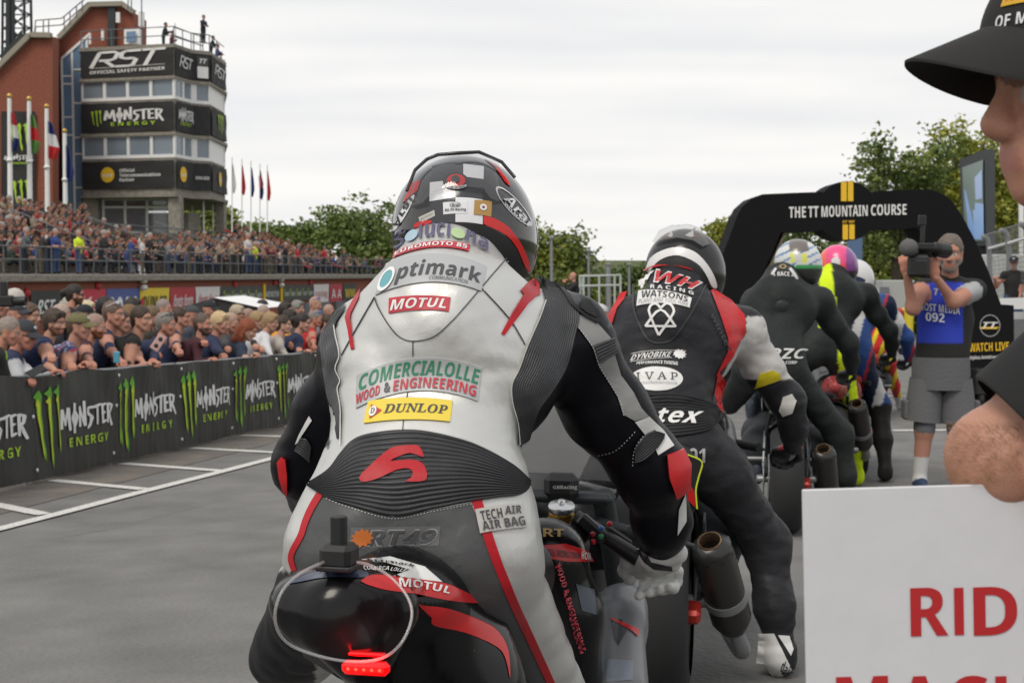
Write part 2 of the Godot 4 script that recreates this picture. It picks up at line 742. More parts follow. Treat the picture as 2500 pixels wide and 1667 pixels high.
func strip2(pts: PackedVector2Array, w0: float, w1: float) -> PackedVector2Array:
	# the outline of a band of changing width round a line
	var l := PackedVector2Array()
	var r := PackedVector2Array()
	for k in pts.size():
		var d := (pts[mini(k + 1, pts.size() - 1)] - pts[maxi(k - 1, 0)]).normalized()
		var n := Vector2(-d.y, d.x) * lerpf(w0, w1, float(k) / (pts.size() - 1)) * 0.5
		l.append(pts[k] + n)
		r.append(pts[k] - n)
	r.reverse()
	l.append_array(r)
	return l

# ---------------------------------------------------------------- lettering
var fonts := {}
func font(kind: String) -> Font:
	if not fonts.has(kind):
		var f := SystemFont.new()
		f.font_names = PackedStringArray(["Droid Serif" if kind.begins_with("serif") else "Droid Sans Mono" if kind.begins_with("mono") else "Droid Sans"])
		f.font_weight = 700 if kind.ends_with("bold") else 400
		fonts[kind] = f
	return fonts[kind]

var letter_cache := {}
func letters(txt: String, kind := "bold") -> PackedVector2Array:
	# triangles of a line of writing in a box from 0 to 1, y downwards
	var key := kind + txt
	if letter_cache.has(key): return letter_cache[key]
	var t := TextMesh.new()
	t.text = txt
	t.font = font(kind)
	t.font_size = 64
	t.pixel_size = 1.0
	t.curve_step = 2.0
	t.depth = 0.0
	var out := PackedVector2Array()
	var lo := Vector2(1e9, 1e9)
	var hi := -lo
	for s in t.get_surface_count():
		var ar := t.surface_get_arrays(s)
		var v: PackedVector3Array = ar[Mesh.ARRAY_VERTEX]
		var ix: PackedInt32Array = ar[Mesh.ARRAY_INDEX]
		for k in ix:
			var p := Vector2(v[k].x, -v[k].y)
			lo = lo.min(p); hi = hi.max(p)
			out.append(p)
	for k in out.size(): out[k] = (out[k] - lo) / (hi - lo)
	letter_cache[key] = out
	return out

func poly_tris(polys: Array) -> PackedVector2Array:
	var out := PackedVector2Array()
	for p in polys:
		var pl := PackedVector2Array(p)
		for k in Geometry2D.triangulate_polygon(pl): out.append(pl[k])
	return out

func warped(tris: PackedVector2Array, q: Array, bow := 0.0, slant := 0.0, box := Rect2(0, 0, 1, 1)) -> PackedVector2Array:
	# from a unit box into four corners (top left, top right, bottom right, bottom left) with a bow
	var out := PackedVector2Array()
	for p in tris:
		var u := box.position.x + p.x * box.size.x
		var v := box.position.y + p.y * box.size.y
		u += slant * (0.5 - v)
		var a: Vector2 = q[0]
		var b: Vector2 = q[1]
		var c: Vector2 = q[2]
		var d: Vector2 = q[3]
		var r := a.lerp(b, u).lerp(d.lerp(c, u), v)
		r.y -= bow * 4.0 * u * (1.0 - u)
		out.append(r)
	return out

func quad_tris(n := 8) -> PackedVector2Array:
	var out := PackedVector2Array()
	for k in n:
		var a := float(k) / n
		var b := float(k + 1) / n
		out.append_array([Vector2(a, 0), Vector2(b, 0), Vector2(b, 1), Vector2(a, 0), Vector2(b, 1), Vector2(a, 1)])
	return out

func disc_tris(c: Vector2, r: Vector2, n := 24, r_in := 0.0) -> PackedVector2Array:
	var out := PackedVector2Array()
	for k in n:
		var a := Vector2.from_angle(TAU * k / n)
		var b := Vector2.from_angle(TAU * (k + 1) / n)
		if r_in > 0.0:
			out.append_array([c + a * r * r_in, c + a * r, c + b * r, c + a * r * r_in, c + b * r, c + b * r * r_in])
		else:
			out.append_array([c, c + a * r, c + b * r])
	return out

func flat_print(tris: PackedVector2Array, t: Transform3D, size: Vector2, off := 0.004) -> MB:
	# print on a flat face: t's x runs right, y up, z out of the face; its origin is the box's top left
	var mb := MB.new()
	for k in range(0, tris.size(), 3):
		var a := tris[k]
		var b := tris[k + 1]
		var c := tris[k + 2]
		if (b - a).cross(c - a) < 0.0:
			var s := b; b = c; c = s
		mb.tri(t * Vector3(a.x * size.x, -a.y * size.y, off), t * Vector3(b.x * size.x, -b.y * size.y, off), t * Vector3(c.x * size.x, -c.y * size.y, off))
	return mb

# ---------------------------------------------------------------- the scene
var rng := RandomNumberGenerator.new()
var M := {}

func _ready() -> void:
	var cam := Camera3D.new()
	cam.name = "camera"
	add_child(cam)
	cam.position = Vector3(0, EYE, 0)
	cam.rotation = Vector3(-TILT, 0, 0)
	var lens := CameraAttributesPhysical.new()
	lens.frustum_focal_length = 50.39
	lens.frustum_focus_distance = 2.65
	lens.frustum_near = 0.05
	lens.frustum_far = 6000.0
	lens.exposure_aperture = 13.0
	cam.attributes = lens
	cam.fov = 26.78
	cam.near = 0.05
	cam.far = 6000.0
	cam.current = true
	var we := WorldEnvironment.new()
	we.name = "surroundings"
	var env := Environment.new()
	env.background_mode = Environment.BG_SKY
	env.tonemap_mode = Environment.TONE_MAPPER_LINEAR
	env.tonemap_exposure = 1.12
	env.sdfgi_enabled = true
	env.ssao_enabled = true
	env.ssil_enabled = true
	env.sky = Sky.new()
	env.sky.sky_material = overcast()
	env.background_energy_multiplier = 1.0
	we.environment = env
	add_child(we)
	var sun := DirectionalLight3D.new()
	sun.name = "veiled_sun"
	sun.light_energy = 0.5
	sun.light_color = Color(1.0, 0.965, 0.91)
	sun.light_angular_distance = 22.0
	sun.shadow_enabled = true
	add_child(sun)
	sun.rotation_degrees = Vector3(-52, -28, 0)
	rng.seed = 7
	palette()
	build_ground()
	build_stand()
	build_tower()
	build_flags()
	build_backdrop()
	build_arch()
	build_barrier()
	make_head_shapes()
	build_stand_crowd()
	build_barrier_crowd()
	build_start_line_people()
	build_bikes()
	build_riders()
	build_sign_holder()

func overcast() -> PanoramaSkyMaterial:
	var w := 1536
	var h := 768
	var im := Image.create(w, h, false, Image.FORMAT_RGB8)
	var n := FastNoiseLite.new()
	n.seed = 11
	n.frequency = 1.0
	n.fractal_octaves = 5
	n.fractal_gain = 0.55
	var n2 := FastNoiseLite.new()
	n2.seed = 4
	n2.frequency = 1.0
	n2.fractal_octaves = 3
	for y in h:
		var el := (0.5 - (y + 0.5) / h) * PI
		for x in w:
			if el < -0.02:
				im.set_pixel(x, y, Color(0.5, 0.49, 0.47))
				continue
			var az := (x + 0.5) / w * TAU
			# a flat layer of cloud seen from below: streaks draw together towards the horizon
			var r := 1.0 / (sin(maxf(el, 0.0)) + 0.10)
			var p := Vector2(cos(az), sin(az)) * r
			var a := n.get_noise_2d(p.x * 1.5 + 3.0, p.y * 0.34)
			var b := n2.get_noise_2d(p.x * 0.5, p.y * 0.12 + 9.0)
			var k := clampf(0.55 + 1.1 * a + 0.8 * b, 0.0, 1.0)
			var c := Color(0.858, 0.866, 0.882).lerp(Color(0.95, 0.945, 0.935), k)
			var low := exp(-maxf(el, 0.0) * 9.0)
			c = c.lerp(Color(0.953, 0.945, 0.93), low * 0.75)
			im.set_pixel(x, y, c)
	var m := PanoramaSkyMaterial.new()
	m.panorama = ImageTexture.create_from_image(im)
	return m

func palette() -> void:
	M.asphalt = grained(mottled(mat(Color.WHITE, 0.92), Color(0.145, 0.142, 0.137), Color(0.235, 0.23, 0.22), 0.22, 5, 0.012), 0.22, 0.18, 21, 0.25)
	M.asphalt.detail_enabled = true
	M.asphalt.detail_blend_mode = BaseMaterial3D.BLEND_MODE_MUL
	M.asphalt.detail_albedo = noise(0.3, 8, false, 4.0, ramp([Color(0.74, 0.74, 0.74), Color(0.93, 0.93, 0.93), Color.WHITE]), 512)
	M.asphalt.detail_uv_layer = BaseMaterial3D.DETAIL_UV_2
	M.asphalt.uv2_triplanar = true
	M.asphalt.uv2_world_triplanar = true
	M.asphalt.uv2_scale = Vector3.ONE * 1.3
	M.verge = grained(mottled(mat(Color.WHITE, 0.95), Color(0.1, 0.095, 0.09), Color(0.2, 0.175, 0.15), 0.35, 6, 0.012), 0.35, 0.6, 22, 0.25)
	M.grass = grained(mottled(mat(Color.WHITE, 0.95), Color(0.035, 0.06, 0.015), Color(0.08, 0.1, 0.03), 0.1, 9, 0.03), 0.1, 0.8, 3, 0.2)
	M.paint = mottled(mat(Color.WHITE, 0.75), Color(0.34, 0.33, 0.31), Color(0.84, 0.83, 0.8), 1.6, 14, 0.04)
	M.white = mat(Color(0.78, 0.78, 0.77), 0.5)
	M.white_cloth = grained(mat(Color(0.75, 0.75, 0.75), 0.8), 1.5, 0.4, 31)
	M.black_cloth = grained(mat(Color(0.022, 0.022, 0.023), 0.75), 2.0, 0.5, 31)
	M.print_white = mat(Color(0.72, 0.72, 0.71), 0.6)
	M.print_green = mat(Color(0.36, 0.55, 0.03), 0.6)
	M.print_yellow = mat(Color(0.78, 0.48, 0.02), 0.6)
	M.print_red = mat(Color(0.5, 0.02, 0.03), 0.6)
	M.concrete = grained(mottled(mat(Color.WHITE, 0.9), Color(0.16, 0.148, 0.125), Color(0.34, 0.315, 0.27), 0.3, 17, 0.02), 0.3, 0.4, 4, 0.05)
	M.brick = mottled(mat(Color.WHITE, 0.9), Color(0.185, 0.056, 0.035), Color(0.3, 0.1, 0.064), 0.45, 19, 0.03)
	M.steel = grained(mat(Color(0.28, 0.29, 0.3), 0.45, 0.6), 3.0, 0.2, 41)
	M.grey_rail = mat(Color(0.13, 0.13, 0.135), 0.5, 0.3)
	M.dark_steel = mat(Color(0.035, 0.04, 0.045), 0.6, 0.3)
	M.black = mat(Color(0.012, 0.012, 0.013), 0.45)
	M.rubber = grained(mat(Color(0.016, 0.016, 0.017), 0.8), 8.0, 0.4, 44)
	var g := mat(Color(0.27, 0.33, 0.39), 0.05)
	g.transparency = BaseMaterial3D.TRANSPARENCY_ALPHA
	g.albedo_color.a = 0.62
	M.glass = g
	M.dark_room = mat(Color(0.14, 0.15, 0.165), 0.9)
	M.curtain = mat(Color(0.6, 0.63, 0.66), 0.9)
	M.people = vmat(0.82)

# ---------------------------------------------------------------- ground and road
func lane(a0: float, a1: float, l0: float, l1: float, h: float, na: int, nl: int) -> MB:
	var mb := MB.new()
	var rows := []
	for k in na + 1:
		var t := float(k) / na
		var a := lerpf(a0, a1, t * t if a1 > 200.0 else t)
		var row := PackedVector3Array()
		for j in nl + 1: row.append(road(a, lerpf(l0, l1, float(j) / nl), h))
		rows.append(row)
	mb.rings(rows, false, false)
	return mb

func build_ground() -> void:
	var mb := MB.new()
	var rows := []
	for a in [-60.0, -30.0, 0.0, 40.0, 80.0, 120.0, 160.0, 240.0, 500.0, 1200.0, 3000.0]:
		var row := PackedVector3Array()
		for l in [-1600.0, -400.0, -120.0, -30.0, -6.0, 1.0, 5.0, 9.0, 30.0, 120.0, 400.0, 1600.0]:
			row.append(road(a, l, -0.02))
		rows.append(row)
	mb.rings(rows, false, false)
	tag(part(mb, "ground", M.grass), "", "", "", "structure")
	tag(part(lane(-30, 160, -9.0, 6.2, 0.0, 60, 16), "road", M.asphalt), "", "", "", "structure")
	tag(part(lane(-30, 130, 4.9, 24.0, 0.004, 60, 14), "pavement", M.verge), "", "", "", "structure")
	# the long edge line and the cross bars of the pit lane's mouth
	var edge := MB.new()
	var pts := []
	for q in [[-60, 1309], [0, 1294], [170, 1250], [348, 1203], [532, 1156], [684, 1116], [800, 1086], [900, 1062], [1000, 1039]]:
		pts.append(on_ground(q[0], q[1]))
	var path := smooth_path(pts, 5)
	var er := []
	for k in path.size():
		var d := (path[mini(k + 1, path.size() - 1)] - path[maxi(k - 1, 0)]).normalized()
		var n := Vector3(d.z, 0, -d.x) * 0.05
		var u := Vector3(0, 0.012, 0)
		er.append(PackedVector3Array([path[k] - n + u, path[k] + n + u]))
	edge.rings(er, false, false)
	var el := part(edge, "road_line", M.paint)
	tag(el, "", "", "", "structure")
	for q in [[-40, 1228, 107, 1258], [126, 1174, 352, 1196], [299, 1133, 539, 1151], [469, 1095, 702, 1108], [590, 1064, 770, 1069], [695, 1042, 800, 1043]]:
		var a := on_ground(q[0], q[1])
		var b := on_ground(q[2], q[3])
		var d := (b - a).normalized()
		var bm := MB.new()
		var rr := []
		for k in 7:
			var p := a.lerp(b, k / 6.0)
			var n := Vector3(d.z, 0, -d.x) * (0.055 + rng.randf_range(-0.006, 0.006))
			var y := ground_h(p.x, p.z) + 0.009
			rr.append(PackedVector3Array([Vector3(p.x - n.x, y, p.z - n.z), Vector3(p.x + n.x, y, p.z + n.z)]))
		bm.rings(rr, false, false)
		tag(part(bm, "road_marking", M.paint), "", "", "", "structure")
	# a start line further down the road, and the start of another past the riders
	for q in [[2180, 1052, 2500, 1050], [2130, 968, 2420, 966]]:
		var a := on_ground(q[0], q[1])
		var b := on_ground(q[2], q[3])
		var bm := MB.new()
		var u := Vector3(0, 0.008, 0)
		var n := Vector3(0, 0, 0.06)
		bm.quad(a - n + u, b - n + u, b + n + u, a + n + u)
		tag(part(bm, "road_marking", M.paint), "", "", "", "structure")
	# rubber left on the tarmac
	var dark := mottled(mat(Color.WHITE, 0.85), Color(0.12, 0.118, 0.115), Color(0.17, 0.167, 0.16), 2.0, 12, 0.06)
	for q in [[560, 1217, 300, 1286, 0.006], [300, 1286, 120, 1318, 0.006]]:
		var bm := MB.new()
		var rr := []
		for k in 9:
			var p := on_ground(lerpf(q[0], q[2], k / 8.0), lerpf(q[1], q[3], k / 8.0) + rng.randf_range(-2, 2))
			var wd: float = q[4] * (0.3 + sin(PI * k / 8.0)) * rng.randf_range(0.7, 1.2)
			rr.append(PackedVector3Array([p + Vector3(0, 0.006, -wd), p + Vector3(0, 0.006, wd)]))
		bm.rings(rr, false, false)
		tag(part(bm, "tyre_mark", dark), "", "", "", "structure")

# ---------------------------------------------------------------- grandstand
const SF := 26.0
func st(al: float, lat: float, y: float) -> Vector3:
	return Vector3(0.1711 * al - 0.9853 * lat, y, -0.9853 * al - 0.1711 * lat)

func st_frame(al: float, lat: float, y: float) -> Transform3D:
	# x runs down the road, y up, z out towards the road
	return Transform3D(Basis(Vector3(0.1711, 0, -0.9853), Vector3.UP, Vector3(0.9853, 0, 0.1711)), st(al, lat, y))

func sal(px: float, lat: float) -> float:
	# how far along the road a line at that distance from it crosses a sight line
	var a := (px - 1250.0) / LENS
	var d := lat / (-a * 0.9853 + 0.1711)
	return d * (0.9853 + 0.1711 * a)

func row_y(r: int) -> float:
	return EYE + 0.06 + 0.36 * r

func row_lat(r: int) -> float:
	return SF + 1.5 + 0.85 * r

func build_stand() -> void:
	var g := thing("grandstand", "long brick grandstand with terraced seating beside the road", "grandstand", st(60, SF, 0), 0)
	var o := g.position
	var T := Transform3D(Basis.IDENTITY, -o)
	var f := T * st_frame(0, SF, 0)
	var mb := MB.new()
	mb.box(f * xf(Vector3(72, EYE - 1.7, -0.3)), Vector3(84, 2.9, 0.6))
	part(mb, "front_wall", M.brick, g)
	mb = MB.new()
	mb.box(f * xf(Vector3(72, EYE - 0.13, -0.1)), Vector3(84, 0.27, 0.9), 0.03)
	part(mb, "coping", M.concrete, g)
	for r in 7:
		mb = MB.new()
		var l0 := row_lat(r) - SF
		var far := 96.0 - r * 1.6
		if r == 0:
			mb.box(f * xf(Vector3((30 + far) / 2, EYE - 0.15, -0.55 - 0.5)), Vector3(far - 30, 0.32, 1.5))
		mb.box(f * xf(Vector3((30 + far) / 2, row_y(r) - 0.25, -l0 - 0.42)), Vector3(far - 30, 0.5, 0.86))
		part(mb, "terrace_step", M.concrete, g)
		mb = MB.new()
		mb.box(f * xf(Vector3((30 + far) / 2, row_y(r) + 0.40, -l0 - 0.55)), Vector3(far - 30, 0.05, 0.34))
		part(mb, "bench", M.grey_rail, g)
	# rail along the front
	mb = MB.new()
	for y in [0.55, 1.02]:
		pipe(mb, f * Vector3(30, EYE + y, -0.25), f * Vector3(112, EYE + y, -0.25), 0.03, 6)
	part(mb, "handrail", M.grey_rail, g)
	var al := 34.0
	while al < 112.0:
		mb = MB.new()
		pipe(mb, f * Vector3(al, EYE, -0.25), f * Vector3(al, EYE + 1.02, -0.25), 0.035, 6)
		part(mb, "rail_post", M.grey_rail, g)
		al += 1.15
	# stair parapets with red rails, coming down through the rows
	var red := mat(Color(0.42, 0.03, 0.035), 0.6)
	for q in [[60.0, 6, true], [84.0, 6, false], [91.0, 6, false]]:
		mb = MB.new()
		var a := f * Vector3(q[0], row_y(q[1]) + 0.55, -(row_lat(q[1]) - SF))
		var b := f * Vector3(q[0] + 0.6, row_y(0) + 0.35, -1.2)
		mb.quad(a, b, b + Vector3(0, -0.55, 0), a + Vector3(0, -0.9, 0))
		if q[2]: part(mb, "stair_parapet", M.white, g)
		mb = MB.new()
		bar(mb, a, b, 0.16, 0.1)
		part(mb, "stair_rail", red, g)
	for q in [47.0, 57.0, 64.0, 72.0]:
		mb = MB.new()
		for hh in [0.5, 0.95]:
			pipe(mb, f * Vector3(q, row_y(5) + hh, -(row_lat(5) - SF)), f * Vector3(q, row_y(0) + hh, -1.0), 0.03, 6)
		part(mb, "stair_rail", M.grey_rail, g)
	# brick piers with dark openings under the far end
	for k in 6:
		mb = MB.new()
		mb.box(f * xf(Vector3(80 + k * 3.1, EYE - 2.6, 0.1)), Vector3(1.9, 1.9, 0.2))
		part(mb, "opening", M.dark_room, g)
	# alarm bells, floodlights and pipes on the wall
	var lamp := mat(Color(0.62, 0.6, 0.55), 0.5)
	for q in [[62, 715, 0], [236, 698, 0], [340, 695, 1], [570, 695, 0], [668, 690, 0], [679, 690, 1], [755, 690, 0]]:
		var a2 := sal(q[0], SF)
		var d: float = -(st(a2, SF, 0)).z
		var y: float = at(q[0], q[1], d).y
		mb = MB.new()
		if q[2]:
			for s in 2:
				mb.box(f * xf(Vector3(a2, y - 0.12 + 0.3 * s, 0.2), 0.0, -0.3), Vector3(0.36, 0.22, 0.24), 0.06)
			part(mb, "wall_light", lamp, g)
		else:
			mb.lathe(PackedVector2Array([Vector2(0.01, 0), Vector2(0.17, 0), Vector2(0.17, 0.08), Vector2(0.08, 0.15), Vector2(0.01, 0.15)]), 14, f * xf(Vector3(a2, y, 0.01), 0, PI / 2))
			part(mb, "alarm_bell", red, g)
	# advertising hung on the wall
	var top := [711.0, -0.0222]
	var ads := [
		[69, 190, Color(0.035, 0.035, 0.036), "RST  RST", Color(0.7, 0.7, 0.7), "black banner with white outlined letters on the stand wall"],
		[191, 255, Color(0.5, 0.035, 0.06), "X X", Color(0.75, 0.72, 0.72), "red banner with white slanting marks on the stand wall"],
		[255, 336, Color(0.07, 0.1, 0.3), "oooo", Color(0.75, 0.75, 0.75), "blue banner with four white round badges on the stand wall"],
		[336, 410, Color(0.72, 0.55, 0.04), "DUNLOP", Color(0.06, 0.055, 0.02), "yellow banner with black lettering on the stand wall"],
		[410, 473, Color(0.42, 0.035, 0.05), "fonts fonts", Color(0.7, 0.66, 0.66), "dark red banner with white script on the stand wall"],
		[473, 534, Color(0.66, 0.64, 0.64), "fonts fonts", Color(0.5, 0.2, 0.2), "white banner with faint red script on the stand wall"],
		[534, 638, Color(0.05, 0.052, 0.05), "M MONSTER M", Color(0.5, 0.55, 0.5), "grey banner with small repeated marks beside the yellow pipe"],
		[642, 680, Color(0.05, 0.052, 0.05), "MONSTER", Color(0.5, 0.55, 0.5), "short grey banner between the two yellow pipes"],
		[683, 762, Color(0.05, 0.052, 0.05), "M MONSTER M", Color(0.5, 0.55, 0.5), "grey banner between the yellow pipe and the white one"],
		[762, 801, Color(0.68, 0.65, 0.65), "racing", Color(0.55, 0.3, 0.3), "plain white banner before the small red one"],
		[801, 834, Color(0.45, 0.04, 0.06), "A A", Color(0.7, 0.66, 0.66), "small red banner beside the yellow lettered one"],
		[834, 868, Color(0.05, 0.052, 0.05), "WW", Color(0.65, 0.5, 0.04), "dark banner with tall yellow letters at the far end"],
	]
	for q in ads:
		var a0 := sal(q[0] + 1.0, SF)
		var a1 := sal(q[1] - 1.0, SF)
		var am := (a0 + a1) / 2
		var y1: float = at((q[0] + q[1]) / 2.0, top[0] + top[1] * (q[0] + q[1]) / 2.0, -st(am, SF, 0).z).y
		var hh := 1.12 if q[0] < 534 or q[0] > 760 else 0.92
		var fr := st_frame(am, SF - 0.05, y1 - hh / 2)
		var b := thing("banner", q[5], "banner", fr.origin, 0, "advertising along the stand wall")
		var lf := Transform3D(fr.basis, Vector3.ZERO)
		var wd := a1 - a0
		var rows := []
		for r in 5:
			var row := PackedVector3Array()
			for c in 13:
				row.append(lf * Vector3((c / 12.0 - 0.5) * wd, (0.5 - r / 4.0) * hh, 0.02 + 0.015 * sin(c * 1.7 + r)))
			rows.append(row)
		mb = MB.new()
		mb.sheet(rows, lf.basis.z * -0.006)
		part(mb, "sheet", grained(mat(q[2], 0.6), 1.0, 0.4, 31), b)
		var pf := lf * Transform3D(Basis.IDENTITY, Vector3(-wd / 2, hh / 2, 0.045))
		var pm := mat(q[4], 0.6)
		if q[3] == "oooo":
			var tr := PackedVector2Array()
			for k in 4: tr.append_array(disc_tris(Vector2(0.14 + 0.24 * k, 0.55), Vector2(0.085, 0.26), 16, 0.35))
			part(flat_print(tr, pf, Vector2(wd, hh)), "round_badges", pm, b)
		elif q[3] == "X X":
			var tr := PackedVector2Array()
			for k in 2:
				tr.append_array(poly_tris([[Vector2(0.08 + 0.45 * k, 0.75), Vector2(0.3 + 0.45 * k, 0.3), Vector2(0.42 + 0.45 * k, 0.25), Vector2(0.2 + 0.45 * k, 0.78)], [Vector2(0.08 + 0.45 * k, 0.4), Vector2(0.16 + 0.45 * k, 0.38), Vector2(0.36 + 0.45 * k, 0.8), Vector2(0.27 + 0.45 * k, 0.82)]]))
			part(flat_print(tr, pf, Vector2(wd, hh)), "lettering", pm, b)
		elif q[3].contains("MONSTER"):
			var tr := warped(letters("MONSTER", "bold"), [Vector2(0.06, 0.35), Vector2(0.94, 0.35), Vector2(0.94, 0.68), Vector2(0.06, 0.68)])
			if q[3].length() > 8:
				tr = PackedVector2Array()
				for k in 5:
					var x := 0.05 + 0.19 * k
					tr.append_array(warped(letters("MONSTER", "bold"), [Vector2(x + 0.05, 0.42), Vector2(x + 0.17, 0.42), Vector2(x + 0.17, 0.68), Vector2(x + 0.05, 0.68)]))
					part(flat_print(warped(claw(), [Vector2(x, 0.25), Vector2(x + 0.045, 0.25), Vector2(x + 0.045, 0.75), Vector2(x, 0.75)]), pf, Vector2(wd, hh)), "green_mark", M.print_green, b)
			part(flat_print(tr, pf, Vector2(wd, hh)), "lettering", pm, b)
		else:
			var slant := 0.1 if q[3].begins_with("RST") or q[3].begins_with("f") else 0.0
			part(flat_print(warped(letters(q[3], "bold"), [Vector2(0.12, 0.3), Vector2(0.9, 0.3), Vector2(0.9, 0.78), Vector2(0.12, 0.78)], 0.0, slant), pf, Vector2(wd, hh)), "lettering", pm, b)
			if q[3] == "DUNLOP":
				part(flat_print(disc_tris(Vector2(0.07, 0.55), Vector2(0.045, 0.2), 14), pf, Vector2(wd, hh)), "round_mark", M.print_red, b)
	for px in [639.0, 681.0]:
		var a3 := sal(px, SF)
		mb = MB.new()
		pipe(mb, st(a3, SF - 0.12, EYE - 0.5), st(a3, SF - 0.12, EYE - 2.2), 0.09, 8)
		var p := part(mb, "pipe", M.print_yellow)
		tag(p, "yellow pipe on the stand wall, the one %s" % ["nearer the yellow banner" if px < 650 else "before the plain white banner"], "pipe", "yellow pipes on the stand wall")

func claw(only := -1) -> PackedVector2Array:
	# three ragged strokes with hooked tops, in a unit box
	var all := [
		[Vector2(0.0, 0.1), Vector2(0.12, 0.05), Vector2(0.2, 0.0), Vector2(0.3, 0.08), Vector2(0.27, 0.3), Vector2(0.3, 0.45), Vector2(0.29, 0.62), Vector2(0.36, 0.75), Vector2(0.38, 0.92), Vector2(0.28, 0.8), Vector2(0.22, 0.62), Vector2(0.2, 0.45), Vector2(0.13, 0.3), Vector2(0.13, 0.13)],
		[Vector2(0.36, 0.06), Vector2(0.5, 0.01), Vector2(0.56, -0.05), Vector2(0.66, 0.05), Vector2(0.62, 0.3), Vector2(0.66, 0.5), Vector2(0.65, 0.7), Vector2(0.72, 0.85), Vector2(0.7, 1.02), Vector2(0.62, 0.9), Vector2(0.57, 0.65), Vector2(0.55, 0.45), Vector2(0.5, 0.28), Vector2(0.5, 0.1)],
		[Vector2(0.72, 0.05), Vector2(0.84, 0.0), Vector2(0.92, -0.06), Vector2(1.0, 0.05), Vector2(0.94, 0.25), Vector2(0.97, 0.4), Vector2(0.95, 0.55), Vector2(1.0, 0.7), Vector2(0.97, 0.84), Vector2(0.9, 0.68), Vector2(0.88, 0.5), Vector2(0.87, 0.32), Vector2(0.83, 0.2), Vector2(0.84, 0.09)],
	]
	return poly_tris(all if only < 0 else [all[only]])

# ---------------------------------------------------------------- control tower
func flat_at(px: float, d: float) -> Vector3:
	var p := at(px, 670, d)
	return Vector3(p.x, 0, p.z)

func face(a: Vector3, b: Vector3) -> Transform3D:
	# x from a to b (left to right as seen from outside), y up, z outwards
	var x := (b - a).normalized()
	return Transform3D(Basis(x, Vector3.UP, x.cross(Vector3.UP)), a)

func outline_prism(mb: MB, pts: Array, y0: float, y1: float, grow := 0.0) -> void:
	var c := Vector3.ZERO
	for p in pts: c += p
	c /= pts.size()
	var poly := PackedVector2Array()
	for p in pts:
		var q: Vector3 = p + (p - c).normalized() * grow
		poly.append(Vector2(q.x, -q.z))
	mb.prism(poly, Transform3D(Basis(Vector3(1, 0, 0), Vector3(0, 0, -1), Vector3(0, 1, 0)), Vector3(0, y0, 0)), y1 - y0)

